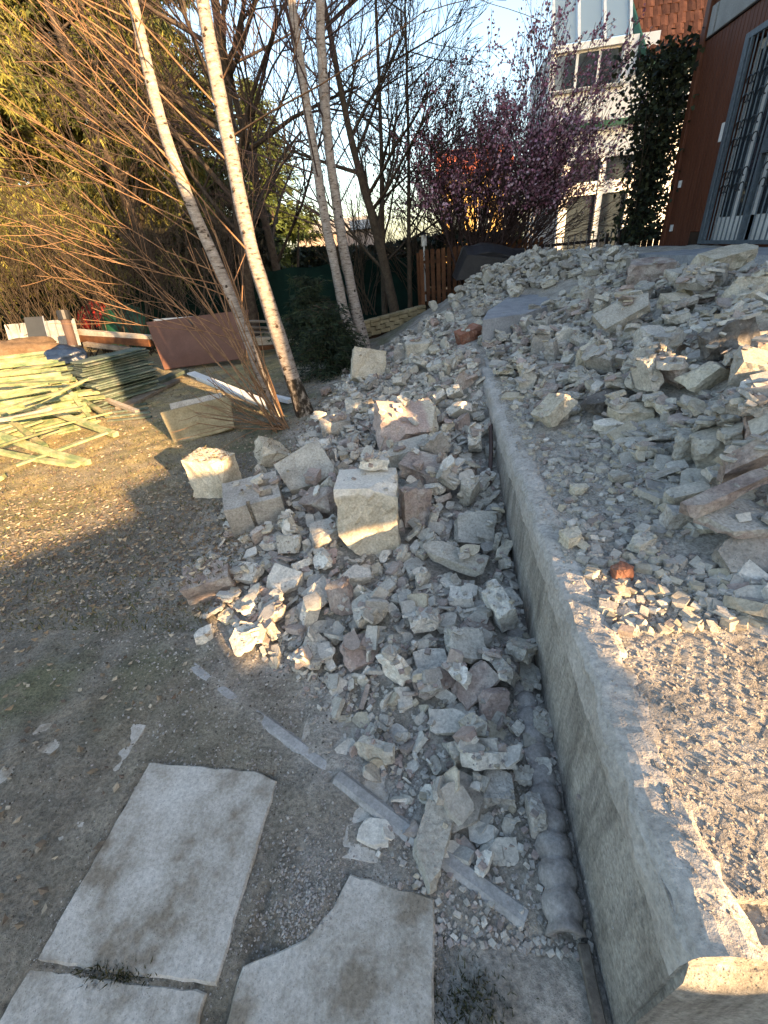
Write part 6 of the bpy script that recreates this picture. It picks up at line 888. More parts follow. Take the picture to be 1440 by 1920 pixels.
# thin shards between the chunks
PL = [chunk_mesh('shard_shape', 300 + i, (1, .55 + .08 * (i % 4), .14 + .05 * (i % 3)), 5, .035, 1, True, 2) for i in range(10)]; PLN = [mesh_np(m) for m in PL]
def shards(n, fx, s0, s1, pw, seed, east, tilt):
    r_ = np.random.default_rng(seed); x, y = fx(r_, n); out = []; rq = random.Random(seed)
    for i in range(len(x)):
        if east and y[i] < 3.3 and x[i] < .80 + .2 * r_.random(): continue
        if not east and (y[i] < .62 or (y[i] < 1.9 and x[i] > .21) or (y[i] < 1.3 and r_.random() < .45)): continue
        hit = BVH.ray_cast(Vector((x[i], y[i], 4)), Vector((0, 0, -1)))
        if hit[0] is None or hit[1].z < .3: continue
        ow = owners[hit[2] - owner_face_start] if hit[2] >= owner_face_start else -1
        if ow >= 10000: continue
        u0, v0, d0 = to_px(np.array(hit[0]))
        if hidden_px(u0, v0, 8, y[i]): continue
        s = s0 + (s1 - s0) * r_.random() ** pw; V, T = PLN[r_.integers(len(PLN))]; e_ = Euler((r_.normal() * tilt, r_.normal() * tilt, r_.random() * 6.28)); W = (V * s) @ np.array(e_.to_matrix()).T + np.array(hit[0]) + np.array([0, 0, s * .06])
        c = np.array(lum[pick_col((x[i], y[i], 0), rq)]); c = c + (np.array([.47, .45, .41]) - c) * .25; out.append((W, T, c * r_.uniform(.85, 1.12)))
    return out
SH = shards(3000, west_f, .035, .11, 1.6, 21, False, .5) + shards(3400, east_f, .05, .15, 1.9, 22, True, .34) + shards(3600, east_f, .03, .075, 1.5, 23, True, .34); o_ = 0; AT = []
for W, T, c in SH: AT.append(T + o_); o_ += len(W)
me = pymesh('rubble_shards', np.concatenate([a[0] for a in SH]), np.concatenate(AT).astype(np.int32)); set_col(me, np.concatenate([np.tile(a[2], (len(a[0]), 1)) for a in SH]))
tag(link('rubble_shards', me, 'fragments'), 'thin broken plaster and concrete shards filling the heaps', 'rubble', kind='stuff')
# leaf litter and short dry grass
def cards(name, n, fx, size, cols, label, cat, seed, mat, blade=False):
    r_ = np.random.default_rng(seed); x, y = fx(r_, n); V = []; F = []; Cc = []
    for i in range(len(x)):
        h = BVH.ray_cast(Vector((x[i], y[i], 4)), Vector((0, 0, -1)))
        if h[0] is None: continue
        z = h[0].z
        a = r_.uniform(0, 6.28); s = r_.uniform(*size); b = len(V); c = np.array(cols[r_.integers(len(cols))]) * r_.uniform(.7, 1.25)
        if blade:
            lean = r_.normal(size=2) * .45 * s; w = s * .06 + .0008; dx, dy = math.cos(a) * w, math.sin(a) * w
            V += [(x[i] - dx, y[i] - dy, z - .003), (x[i] + dx, y[i] + dy, z - .003), (x[i] + lean[0] * .5 + dx * .7, y[i] + lean[1] * .5 + dy * .7, z + s * .6), (x[i] + lean[0] * 1.2, y[i] + lean[1] * 1.2, z + s * .95)]
            F += [(b, b + 1, b + 2), (b, b + 2, b + 3)]; Cc += [c] * 4
        else:
            ca, sa = math.cos(a), math.sin(a); t1, t2 = r_.normal(size=2) * .35
            for (u, v, q) in ((-.5, 0, .12), (0, -.3, 0), (.5, 0, .15), (0, .3, .1)):
                V.append((x[i] + s * (u * ca - v * sa), y[i] + s * (u * sa + v * ca), z + .004 + s * (q + abs(u * t1 + v * t2))))
            F += [(b, b + 1, b + 2), (b, b + 2, b + 3)]; Cc += [c] * 4
    me = pymesh(name, np.array(V), np.array(F, np.int32)); set_col(me, np.array(Cc)); return tag(link(name, me, mat), label, cat, kind='stuff')
def litter_f(r_, n):
    y = .35 + 7.0 * r_.random(n) ** 1.1; y = np.where((y < 1.6) & (r_.random(n) < .88), y + 1.6, y); return -1.1 - .2 * r_.random(n) - (1.1 + 1.0 * y) * r_.random(n), y
cards('leaf_litter', 13000, litter_f, (.014, .042), [(.26, .19, .12), (.36, .29, .20), (.19, .14, .095), (.42, .35, .25), (.15, .11, .08)], 'dead leaves scattered over the lawn', 'leaves', 3, 'leaf_dead')
cards('lawn_grass', 24000, lambda r_, n: (lambda y: (-1.2 - (.5 + 1.15 * y) * r_.random(n), y))(1.5 + 6.5 * r_.random(n) ** 1.2), (.008, .030), [(.10, .105, .04), (.16, .14, .06), (.22, .18, .09), (.07, .085, .03)], 'short sparse dry grass on the lawn', 'grass', 4, 'foliage', True)
for (cx_, cy_, sp, n, lab) in ((at(215, 1835, z=0).x, at(215, 1835, z=0).y, .05, 700, 'dark mossy grass tuft growing between the slabs at the bottom left'), (at(880, 1880, z=0).x, at(880, 1880, z=0).y, .05, 600, 'dark grass tuft at the bottom picture edge near the wall')):
    cards('grass_tuft', n, lambda r_, n_: (r_.normal(cx_, sp, n_), r_.normal(cy_, sp * .8, n_)), (.006, .022), [(.06, .065, .03), (.10, .095, .045), (.045, .05, .025)], lab, 'grass', 8, 'foliage', True)

# ------------------------------------------------------------ things dumped on the left of the lawn
def quad_slab(name, TL, TR, BR, BL, th, m, parent=None, bevel=.004, nub=0):
    n = (Vector(TR) - Vector(TL)).cross(Vector(BL) - Vector(TL)).normalized(); n = -n if n.y < 0 else n
    f = [Vector(p) for p in (BL, BR, TR, TL)]; V = f + [p + n * th for p in f]; mb = MB(); mb.add(V, [(0, 1, 2, 3), (7, 6, 5, 4), (0, 4, 5, 1), (1, 5, 6, 2), (2, 6, 7, 3), (3, 7, 4, 0)])
    me = mb.mesh(name); bm = bmesh.new(); bm.from_mesh(me); bmesh.ops.recalc_face_normals(bm, faces=bm.faces)
    if bevel: bmesh.ops.bevel(bm, geom=bm.edges[:], offset=bevel, segments=1, affect='EDGES')
    if nub:
        bmesh.ops.subdivide_edges(bm, edges=[e for e in bm.edges if e.calc_length() > .1], cuts=3, use_grid_fill=True)
        for v in bm.verts: v.co += Vector((noise.noise(v.co * 9), noise.noise(v.co * 9 + Vector((4, 0, 0))), noise.noise(v.co * 9 + Vector((0, 4, 0))))) * nub
    bm.to_mesh(me); bm.free(); return link(name, me, m, parent)
def timber(name, a, b, w, h, m, label, cat='timber', group=None, bend=.0, roll=0):
    a = Vector(a); b = Vector(b); L = (b - a).length; V = []; F = []; n = 6
    for k in range(n + 1):
        t = k / n; s = math.sin(math.pi * t) * bend
        for (u, v) in ((-.5, -.5), (.5, -.5), (.5, .5), (-.5, .5)): V.append((u * w + .002 * rnd.uniform(-1, 1), t * L, v * h - s))
    for k in range(n):
        for q in range(4): F.append((k * 4 + q, k * 4 + (q + 1) % 4, k * 4 + 4 + (q + 1) % 4, k * 4 + 4 + q))
    F += [(3, 2, 1, 0), tuple(n * 4 + q for q in range(4))]
    me = bpy.data.meshes.new(name); me.from_pydata(V, [], F); o = link(name, me, m, loc=a); o.rotation_euler = ((b - a).to_track_quat('Y', 'Z').to_matrix() @ Matrix.Rotation(roll, 3, 'Y')).to_euler()
    return tag(o, label, cat, group)
sd = (at(77, 711, z=.35) - at(23, 721, z=.35)); sd.z = 0; sd.normalize(); sa = math.atan2(sd.y, sd.x)
slat_me = MB().box((-.55, -.034, -.011), (.55, .034, .011)).mesh('slat', .003); slat_me.materials.append(MAT['green_wood'])
rail_me = MB().box((-.03, -.85, -.018), (.03, .85, .018)).mesh('rail', .003); rail_me.materials.append(MAT['green_wood'])
PN = [((55, 778, .14), 0, 12, -2, 'lowest slatted fence panel of the sunlit heap, nearest the lawn'), ((70, 756, .26), .10, 20, 3, 'second slatted fence panel of the sunlit heap, green slats in sun'), ((35, 735, .40), -.12, 22, 4, 'third slatted fence panel of the sunlit heap'), ((80, 708, .46), .06, 18, 5, 'topmost slatted fence panel below the brown cloth'), ((-30, 790, .18), .2, 4, -3, 'slatted fence panel at the left picture edge')]
for (q, da, tx, ty, lab) in PN:
    P = at(q[0], q[1], z=q[2]); e = empty('fence_panel', P, lab, 'fence panel', 'dismantled slatted fence panels', (math.radians(tx), math.radians(ty), sa + da))
    for k in range(15): link('slat', slat_me, None, e, (rnd.uniform(-.12, .12), (k - 7) * .107 + rnd.uniform(-.015, .015), rnd.uniform(0, .02)), (rnd.uniform(-.12, .12), rnd.uniform(-.05, .05), rnd.uniform(-.09, .09)))
    for s in (-.33, .33): link('rail', rail_me, None, e, (s, 0, -.032))
BM = [((-60, 645, .62), (258, 772, .03), .06, .05, 'pale_wood', 'long green and bare wooden pole reaching from the heap onto the lawn'), ((-40, 716, .5), (217, 815, .05), .07, .05, 'green_wood', 'long green rail lying across the slatted panels'),
      ((-30, 806, .3), (165, 868, .03), .07, .05, 'green_wood', 'green rail low at the front of the heap, over its own shadow'), ((-40, 838, .16), (145, 872, .03), .06, .04, 'green_wood', 'grey green rail lying lowest on the lawn'),
      ((5, 775, .3), (85, 838, .06), .06, .05, 'green_wood', 'short dark green rail in front of the slatted panels'), ((60, 688, .5), (200, 778, .08), .06, .04, 'green_wood', 'green rail with a yellow mark slanting behind the long pole'),
      ((120, 720, .4), (172, 788, .04), .05, .05, 'green_wood', 'short green rail at the right end of the heap'), ((-20, 790, .35), (95, 765, .3), .06, .04, 'pale_wood', 'bare pale batten lying level on the heap'), ((-40, 905, .03), (8, 893, .05), .06, .04, 'green_wood', 'green rail end at the left picture edge on the lawn')]
for a, b, w, h, m, lab in BM: timber('wooden_rail', at(*a[:2], z=a[2]), at(*b[:2], z=b[2]), w, h, m, lab, 'rail', 'loose rails on the fence heap', .02)
LS = [(20, 690, .62, 20, 'high under the brown cloth'), (60, 718, .55, -25, 'across the second panel'), (110, 735, .45, 40, 'near the long pole'), (30, 760, .5, 15, 'at the left middle of the heap'), (90, 775, .35, -35, 'in front of the topmost panel'), (140, 790, .15, 25, 'at the right foot of the heap'), (50, 820, .22, 55, 'over the front rails'), (120, 840, .1, 5, 'lowest in front of the heap'), (10, 735, .58, -10, 'at the picture edge')]
for (x_, y_, z_, a_, w_) in LS: o = link('loose_slat', slat_me, None, None, at(x_, y_, z=z_), (rnd.uniform(-.2, .2), rnd.uniform(-.15, .15), sa + math.radians(a_)), (.8, 1, 1)); tag(o, 'loose weathered green slat ' + w_ + ', on the sunlit heap', 'slat', 'loose slats on the fence heap')
# two stacks of old boards
bd_me = MB().box((-.47, -.17, -.011), (.47, .17, .011)).mesh('board', .003); bd_me.materials.append(MAT['grey_green_wood'])
ORD = 'first second third fourth fifth sixth seventh eighth ninth tenth eleventh twelfth thirteenth fourteenth fifteenth sixteenth seventeenth eighteenth nineteenth twentieth'.split()
STK = [((168, 752), .1, 17, 'left stack of boards, under the blue bag'), ((240, 748), .35, 20, 'right stack of boards, beside the brown metal sheet'), ((205, 722), .2, 15, 'rear stack of boards, between the other two')]
for (q, da, n, nm) in STK:
    P = at(*q, z=0)
    for k in range(n):
        o = link('board', bd_me, None, None, P + Vector((rnd.uniform(-.07, .07), rnd.uniform(-.05, .05), .015 + k * .0325)), (rnd.uniform(-.02, .02), rnd.uniform(-.02, .02), sa + da + rnd.uniform(-.08, .08)))
        tag(o, 'weathered board, ' + ORD[n - 1 - k] + ' from the top of the ' + nm.split(',')[0], 'board', 'boards in the ' + nm)
P = at(135, 660, z=.62)
def lump(name, P, dims, seed, m, label, cat, amp=.22, sub=4, rot=0):
    bm = bmesh.new(); bmesh.ops.create_icosphere(bm, subdivisions=sub, radius=1); o = Vector((seed * 5.1, 0, 0))
    for v in bm.verts:
        d = 1 + amp * noise.noise(v.co * 1.6 + o) + amp * .5 * (.5 - abs(noise.noise(v.co * 4 + o))) + amp * .2 * noise.noise(v.co * 9 + o); v.co = Vector((v.co.x * dims[0] * d, v.co.y * dims[1] * d, max(v.co.z, -.45) * dims[2] * d))
    me = bpy.data.meshes.new(name); bm.to_mesh(me); bm.free(); me.polygons.foreach_set('use_smooth', np.ones(len(me.polygons), bool)); return tag(link(name, me, m, loc=P, rot=(0, 0, rot)), label, cat)
PA = at(168, 752, z=0); lump('plastic_bag', Vector((PA.x - .18, PA.y + .1, .64)), (.30, .2, .15), 3, 'blue_bag', 'dark blue plastic bag lying on the left board stack', 'bag', .35)
lump('brown_cloth', at(35, 662, z=.55), (.62, .42, .24), 5, 'brown_cloth', 'brown cloth thrown over the top of the slatted fence heap', 'cloth', .3, 4, sa)
lump('old_boot', at(56, 672, z=.55), (.13, .09, .07), 6, 'brown_cloth', 'small dark brown bundle hanging below the brown cloth', 'bundle', .4, 3)
# corrugated fibre cement sheet, dark panel, rusty pipe
a0, a1 = at(15, 640, Y=9.0), at(148, 635, Y=9.0); zt = at(80, 603, Y=9.0).z; V = []; F = []; n = 60
for k in range(n + 1):
    t = k / n; x = a0.x + (a1.x - a0.x) * t; y = 9.0 + .035 * math.sin(t * 2 * math.pi * 9)
    V += [(x, y - .12, 0), (x, y + .1, zt), (x, y - .114, 0), (x, y + .106, zt)]
for k in range(n): b = 4 * k; F += [(b, b + 4, b + 5, b + 1), (b + 3, b + 7, b + 6, b + 2), (b + 1, b + 5, b + 7, b + 3)]
me = bpy.data.meshes.new('corrugated_sheet'); me.from_pydata(V, [], F); me.polygons.foreach_set('use_smooth', np.ones(len(me.polygons), bool)); tag(link('corrugated_sheet', me, 'fibre_cement'), 'pale grey corrugated sheet standing behind the heap', 'sheet')
e = empty('dark_panel', at(75, 645, Y=8.3), 'dark slate coloured panel with a metal edge leaning behind the brown cloth', 'panel'); o_ = e.location
pc = [at(44, 595, Y=8.45), at(80, 593, Y=8.45), at(95, 652, Y=8.2), at(58, 655, Y=8.2)]; quad_slab('sheet', *[p - o_ for p in pc], .02, 'slate_panel', e); mb = MB(); mb.tube([pc[1] - o_, pc[2] - o_], .012, 6); mb.build('metal_edge', 'zinc', e)
e = empty('stove_pipe', at(140, 665, Y=7.4), 'rusty brown stove pipe with a cap leaning behind the blue bag', 'pipe'); o_ = e.location; p0, p1 = at(150, 690, Y=7.4) - o_, at(118, 585, Y=7.6) - o_
MB().tube([p0, p1], .075, 14).build('pipe_body', 'rust_pipe', e, smooth=False); MB().tube([p0.lerp(p1, .86), p0.lerp(p1, 1.02)], .10, 14).build('collar', 'dark_iron', e); MB().tube([p0.lerp(p1, .1), p0.lerp(p1, .4)], [.17, .14], 14).build('base_drum', 'dark_iron', e)
# brown metal sheet with a handle
e = empty('metal_sheet', at(370, 688, Y=8.0), 'large plain brown metal sheet leaning behind the left birch', 'metal sheet'); o_ = e.location; pc = [at(274, 604, Y=8.35), at(466, 580, Y=8.35), at(458, 672, Y=8.0), at(308, 693, Y=7.9)]
quad_slab('sheet', *[p - o_ for p in pc], .03, 'brown_paint', e, .004); c = at(358, 600, Y=8.22) - o_; MB().tube([c, c + Vector((0, -.08, .02)), c + Vector((.05, -.09, -.06)), c + Vector((.02, -.04, -.12))], .016, 6).build('handle', 'dark_iron', e)
TB = [((145, 622, 9.3), (283, 634, 8.5), .12, .1, 'pale_wood', 'long pale beam lying behind the board stacks'), ((150, 634, 9.2), (283, 643, 8.4), .1, .12, 'fence_wood', 'long red brown beam under the pale beam'), ((160, 645, 9.0), (245, 655, 8.6), .1, .08, 'old_wood', 'short grey beam in front of the red brown beam'),
      ((455, 602, 9.0), (585, 604, 9.2), .1, .03, 'old_wood', 'topmost grey plank of the pile behind the birch trunks'), ((452, 612, 8.9), (560, 618, 9.1), .1, .03, 'old_wood', 'second grey plank of the pile behind the birch trunks'), ((455, 622, 8.9), (545, 624, 9.0), .1, .03, 'old_wood', 'third grey plank of the pile behind the birch trunks'),
      ((455, 640, 8.8), (600, 636, 9.2), .14, .14, 'pale_wood', 'pale squared beam under the grey planks behind the birches'), ((470, 655, 8.7), (640, 634, 9.4), .1, .08, 'fence_wood', 'red brown plank lowest behind the birch trunks'), ((290, 601, 9.2), (390, 594, 9.3), .08, .05, 'white_pvc', 'white batten showing above the brown metal sheet')]
for a, b, w, h, m, lab in TB: timber('plank', at(a[0], a[1], Y=a[2]), at(b[0], b[1], Y=b[2]), w, h, m, lab, 'plank', 'planks lying at the back of the lawn')
timber('plank', at(215, 752, z=.05), at(345, 694, z=.10), .2, .05, 'grey_green_wood', 'upper thick grey green plank on the dark ground', 'plank', 'thick planks on the dark ground'); timber('plank', at(228, 765, z=.03), at(330, 712, z=.04), .2, .04, 'old_wood', 'lower thick grey plank on the dark ground', 'plank', 'thick planks on the dark ground')
for k in range(4): timber('thin_batten', at(190 + 4 * k, 768 + 7 * k, z=.02), at(275 + 3 * k, 757 + 8 * k, z=.02), .04, .02, 'grey_green_wood', ['farthest', 'second', 'third', 'nearest'][k] + ' of four thin grey battens on the ground before the board stacks', 'batten', 'thin battens before the stacks')
A_, B_ = at(358, 699, z=.33), at(515, 762, z=.12); mb = MB(); mb.bar(A_, B_, .12, .02); mb.bar(A_ + Vector((.06, .0, -.055)), B_ + Vector((.06, 0, -.055)), .02, .10); tag(mb.build('angle_profile', 'white_pvc'), 'long whitish angle profile propped across the cream slabs', 'profile')
A_, B_ = at(505, 742, z=.08), at(545, 752, z=.06); timber('short_batten', A_, B_, .08, .05, 'white_pvc', 'short whitish batten between the two birch trunks', 'batten')
quad_slab('concrete_slab', at(299, 773, Y=4.34), at(432, 741, Y=4.75), at(440, 802, Y=4.45), at(328, 835, z=-.03), .12, 'yellow_brick', None, .008, .012); tag(bpy.context.scene.objects['concrete_slab'], 'long cream concrete slab on edge, its left end in sunlight', 'concrete slab')
o = quad_slab('concrete_slab', at(316, 757, Y=4.95), at(415, 735, Y=5.2), at(420, 775, Y=5.0), at(330, 800, Y=4.8), .14, 'rubble_grey', None, .008, .014); tag(o, 'grey concrete slab behind the sunlit cream slab', 'concrete slab')

for a, b, r_, m, lab in (((655, 703, .2), (670, 742, .15), .012, 'white_pvc', 'white plastic rod sticking out beside the upper left rubble'), ((703, 866, .36), (728, 800, .36), .008, 'pale_wood', 'thin pale stick leaning on the left pile'), ((668, 792, .32), (706, 815, .32), .008, 'old_wood', 'thin grey stick lying on the left pile'), ((918, 905, .25), (920, 800, .42), .014, 'rust_pipe', 'rusty rod standing against the wall'), ((930, 693, .62), (982, 694, .62), .010, 'dark_iron', 'short black iron rod on the terrace beside the wall end')):
    pa, pb = at(a[0], a[1], z=a[2]), at(b[0], b[1], z=b[2]); mb = MB(); mb.tube([Vector((0, 0, 0)), (pb - pa) * .5 + Vector((.006, 0, .006)), pb - pa], r_, 6); tag(mb.build('rod', m, None, loc=pa), lab, 'rod')

# ------------------------------------------------------------ trees
class Twigs:
    def __init__(s): s.P = []; s.Rd = []; s.tips = []
    def add(s, pts, r0, r1): s.P.append(pts); s.Rd.append((r0, r1))
    def mesh(s, name, n=3):
        P = np.array(s.P); N, K, _ = P.shape; rd = np.array(s.Rd); t = np.linspace(0, 1, K); rad = rd[:, :1] * (1 - t) + rd[:, 1:] * t
        T = np.gradient(P, axis=1); T /= np.linalg.norm(T, axis=2, keepdims=True) + 1e-9
        up = np.where(np.abs(T[..., 2:3]) < .9, np.array([0, 0, 1.0]), np.array([1.0, 0, 0])); A = np.cross(T, up); A /= np.linalg.norm(A, axis=2, keepdims=True) + 1e-9; B = np.cross(T, A)
        an = 2 * np.pi * np.arange(n) / n
        V = P[:, :, None] + (A[:, :, None] * np.cos(an)[:, None] + B[:, :, None] * np.sin(an)[:, None]) * rad[:, :, None, None]
        i = np.arange(N * K * n).reshape(N, K, n); F = np.stack([i[:, :-1], np.roll(i, -1, 2)[:, :-1], np.roll(i, -1, 2)[:, 1:], i[:, 1:]], -1).reshape(-1, 4)
        return pymesh(name, V.reshape(-1, 3), F.astype(np.int32), True)
def rot_about(d, ang, az):
    a = np.cross(d, [0, 0, 1.0] if abs(d[2]) < .9 else [1.0, 0, 0]); a /= np.linalg.norm(a); b = np.cross(d, a)
    return d * math.cos(ang) + (a * math.cos(az) + b * math.sin(az)) * math.sin(ang)
def grow(S, p, d, L, r, dep, rr, spread=.6, nch=4, up=.1, wig=.06, ratio=.58, rmin=.002, K=5):
    d = d / np.linalg.norm(d); pts = [p]; q = p.copy(); dd = d.copy()
    for k in range(K - 1):
        dd = dd + rr.normal(size=3) * wig + np.array([0, 0, up / K]); dd /= np.linalg.norm(dd); q = q + dd * L / (K - 1); pts.append(q.copy())
    S.add(pts, r, max(rmin, r * .4))
    if dep == 0: S.tips.append((pts[-1], dd)); return
    for c in range(nch):
        t = .25 + .75 * (c + rr.random()) / nch; f = t * (K - 1); i = min(K - 2, int(f)); pp = pts[i] + (pts[i + 1] - pts[i]) * (f - i); base = (pts[i + 1] - pts[i]); base = base / np.linalg.norm(base)
        grow(S, pp, rot_about(base, spread * (.6 + .7 * rr.random()), rr.random() * 6.28), L * ratio * (1.15 - .45 * t) * (.7 + .6 * rr.random()), max(rmin, r * .5 * (1.1 - .4 * t)), dep - 1, rr, spread, nch, up, wig, ratio, rmin, K)
def spline(pts, n):
    P = np.array([list(p) for p in pts]); t = np.linspace(0, len(P) - 1, n); o = []
    for x in t:
        i = int(min(len(P) - 2, x)); f = x - i; p0, p1, p2, p3 = P[max(0, i - 1)], P[i], P[i + 1], P[min(len(P) - 1, i + 2)]
        o.append(.5 * ((2 * p1) + (p2 - p0) * f + (2 * p0 - 5 * p1 + 4 * p2 - p3) * f * f + (3 * p1 - p0 - 3 * p2 + p3) * f ** 3))
    return np.array(o)
def trunk_mesh(path, rad, seed, sides=14, knots=True):
    V = []; F = []; n = len(path)
    for i, p in enumerate(path):
        t = path[min(i + 1, n - 1)] - path[max(i - 1, 0)]; t = t / np.linalg.norm(t); a = np.cross(t, [1.0, 0, 0]); a /= np.linalg.norm(a); b = np.cross(t, a)
        for k in range(sides):
            an = 2 * math.pi * k / sides; nn = noise.noise(Vector((math.cos(an) * 1.2, math.sin(an) * 1.2, p[2] * 3 + seed))) * .13 + noise.noise(Vector((math.cos(an) * 3, math.sin(an) * 3, p[2] * 14 + seed))) * .06
            V.append(p + (a * math.cos(an) + b * math.sin(an)) * rad[i] * (1 + nn))
    F = [(i * sides + k, i * sides + (k + 1) % sides, (i + 1) * sides + (k + 1) % sides, (i + 1) * sides + k) for i in range(n - 1) for k in range(sides)]
    return pymesh('trunk', np.array(V), np.array(F, np.int32), True)
def bare_tree(name, label, path_px, Y, radii, twig, seed, bark='bark_birch', base_bark=None, group='birch trees', specs=None, extra_top=1.5, sides=14, cat='tree'):
    pts = [at(x, y, Y=Y) for x, y in path_px]; top = pts[-1] + (pts[-1] - pts[-2]).normalized() * extra_top; pts.append(top); path = spline(pts, 70); path[0, 2] -= .1
    o0 = Vector(path[0]); e = empty(name, o0, label, cat, group); rad = np.interp(np.linspace(0, 1, 70), np.linspace(0, 1, len(radii)), radii)
    me = trunk_mesh(path - np.array(o0), rad, seed, sides); me.materials.append(MAT[bark])
    if base_bark:
        me.materials.append(MAT[base_bark]); zc = np.array([me.vertices[p.vertices[0]].co.z for p in me.polygons]); me.polygons.foreach_set('material_index', (zc < .62).astype(np.int32))
    link('trunk', me, None, e); rr = np.random.default_rng(seed); S = Twigs()
    K = Twigs()
    for (n, t0, t1, dirs, L, r, dep, spread, nch, up) in specs:
        for k in range(n):
            t = t0 + (t1 - t0) * (k + rr.random()) / n; p = path[int(t * 69)]; d = np.array(dirs(rr)); grow(S, p, d, L * (.6 + .8 * rr.random()), r, dep, rr, spread, nch, up, .05, .55, .0022)
    me = S.mesh('crown'); me.vertices.foreach_get  # twigs
    V = np.empty(len(me.vertices) * 3, np.float32); me.vertices.foreach_get('co', V); me.vertices.foreach_set('co', (V.reshape(-1, 3) - np.array(o0)).ravel().astype(np.float32)); me.update(); link('crown', me, twig, e)
    # dark knots where branches left the trunk
    for k in range(9):
        i = rr.integers(6, 62); p = path[i]; a = rr.uniform(3.6, 5.8); c = np.array([math.cos(a), math.sin(a), 0]) * rad[i] * .93; mb = MB()
        mb.tube([Vector(p + c * .92) - o0, Vector(p + c * 1.12 + np.array([0, 0, .015])) - o0], [rad[i] * .30, rad[i] * .10], 7); mb.build('knot', 'bark_dark', e, smooth=True)
    return e
left_up = lambda rr: (-1.0 + .3 * rr.normal(), .5 * rr.normal() - .15, .42 + .25 * rr.random())
any_up = lambda rr: (rr.normal(), rr.normal(), .7 + .4 * rr.random())
bare_tree('birch_tree', 'slender sunlit birch with orange twigs spreading to the left', [(533, 808), (500, 735), (470, 650), (440, 570), (400, 480), (345, 350), (300, 220), (262, 60), (243, -20)], 4.55, [.068, .058, .055, .053, .051, .047, .043, .038, .026], 'twig_orange', 1, 'bark_birch', None,
          specs=[(17, .16, .85, left_up, 1.9, .0065, 2, .5, 3, .12), (5, .3, .9, any_up, 1.4, .006, 2, .55, 3, .2)])
bare_tree('birch_tree', 'thicker white birch with dark furrowed base right of the sunlit birch', [(578, 795), (545, 700), (510, 590), (470, 460), (430, 270), (400, 120), (378, -10)], 4.75, [.115, .085, .074, .067, .062, .058, .052, .04], 'twig_orange', 2, 'bark_birch', 'bark_birch_base',
          specs=[(11, .4, .98, any_up, 1.6, .010, 2, .5, 3, .15)])
bare_tree('birch_tree', 'thin pinkish birch, left one of the pair before the green net', [(680, 660), (650, 600), (628, 500), (608, 400), (585, 260), (560, 100), (545, -10)], 8.2, [.10, .085, .075, .07, .065, .06, .055, .04], 'twig_purple', 3, specs=[(22, .4, .98, any_up, 2.3, .014, 3, .45, 4, .25)])
bare_tree('birch_tree', 'thin white birch, right one of the pair before the green net', [(686, 655), (668, 585), (655, 520), (640, 440), (617, 280), (603, 100), (600, -10)], 8.4, [.11, .095, .085, .08, .072, .066, .06, .04], 'twig_purple', 4, specs=[(24, .4, .98, any_up, 2.3, .014, 3, .45, 4, .25)])
# suckers at the foot of the left birch
p0 = np.array(at(535, 806, z=.02)); e = empty('birch_suckers', Vector(p0), 'sheaf of thin orange shoots at the foot of the sunlit birch', 'shrub'); rr = np.random.default_rng(9); S = Twigs()
for k in range(11): grow(S, np.array([rr.normal() * .05, rr.normal() * .05, 0]), np.array([-.38 + .2 * rr.normal(), .05 * rr.normal(), 1.0]), 1.2 + .9 * rr.random(), .011, 1, rr, .3, 2, .1, .03, .4)
for k in range(10): grow(S, np.array([rr.normal() * .05, rr.normal() * .05, .02]), np.array([-1 + .3 * rr.normal(), -.2 + .4 * rr.normal(), .35 + .2 * rr.random()]), .9, .008, 1, rr, .5, 3, .05, .05, .5)
link('shoots', S.mesh('shoots', 4), 'twig_orange', e)
# dark bare trees behind and between
def bush(name, label, base, n, dirf, L, r, dep, m, seed, group=None, cat='tree', spread=.5, nch=4, up=.2, foot=.15, part='branches', ratio=.55, rmin=.003):
    e = empty(name, base, label, cat, group); rr = np.random.default_rng(seed); S = Twigs()
    for k in range(n): grow(S, np.array([rr.normal() * foot, rr.normal() * foot, -.05]), np.array(dirf(rr)), L * (.65 + .6 * rr.random()), r * (.7 + .5 * rr.random()), dep, rr, spread, nch, up, .07, ratio, rmin)
    link(part, S.mesh(part), m, e); return e, S
upf = lambda s: (lambda rr: (s * rr.normal(), s * rr.normal(), 1.0))
def big_bare(label, px, Y, hgt, r, seed, m='bark_dark', lean=(0, 0), n=16, z0=0):
    b = at(px, 600, Y=Y); b.z = z0; P = [b, b + Vector((lean[0] * .3, lean[1] * .3, hgt * .3)), b + Vector((lean[0] * .7, lean[1], hgt * .6)), b + Vector((lean[0], lean[1], hgt))]; path = spline(P, 40); e = empty('bare_tree', b, label, 'tree', 'bare trees behind the garden')
    me = trunk_mesh(path - np.array(b), np.linspace(r, r * .25, 40), seed, 9); link('trunk', me, m, e); rr = np.random.default_rng(seed); S = Twigs()
    for k in range(n):
        t = .22 + .75 * (k + rr.random()) / n; grow(S, path[int(t * 39)] - np.array(b), np.array([rr.normal(), .6 * rr.normal(), .55 + .3 * rr.random()]), hgt * .36 * (1.2 - .5 * t), r * .42 * (1.1 - .5 * t), 3, rr, .55, 4, .25, .09, .6, .004)
    link('crown', S.mesh('crown'), m, e)
big_bare('dark spreading bare tree behind the white birch', 470, 11.5, 8.5, .17, 31, lean=(.9, 0), n=20)
big_bare('dark bare tree with fine twigs left of the birch pair', 540, 13, 8.5, .13, 32, lean=(-.4, 0), n=18)
big_bare('crooked brown bare tree right of the birch pair', 745, 10.4, 5.5, .12, 33, 'bark_brown', (-.9, 0), 12, .1)
big_bare('slim brown bare tree by the picket fence end', 770, 11.2, 5.0, .06, 34, 'bark_brown', (.2, 0), 12, .3)
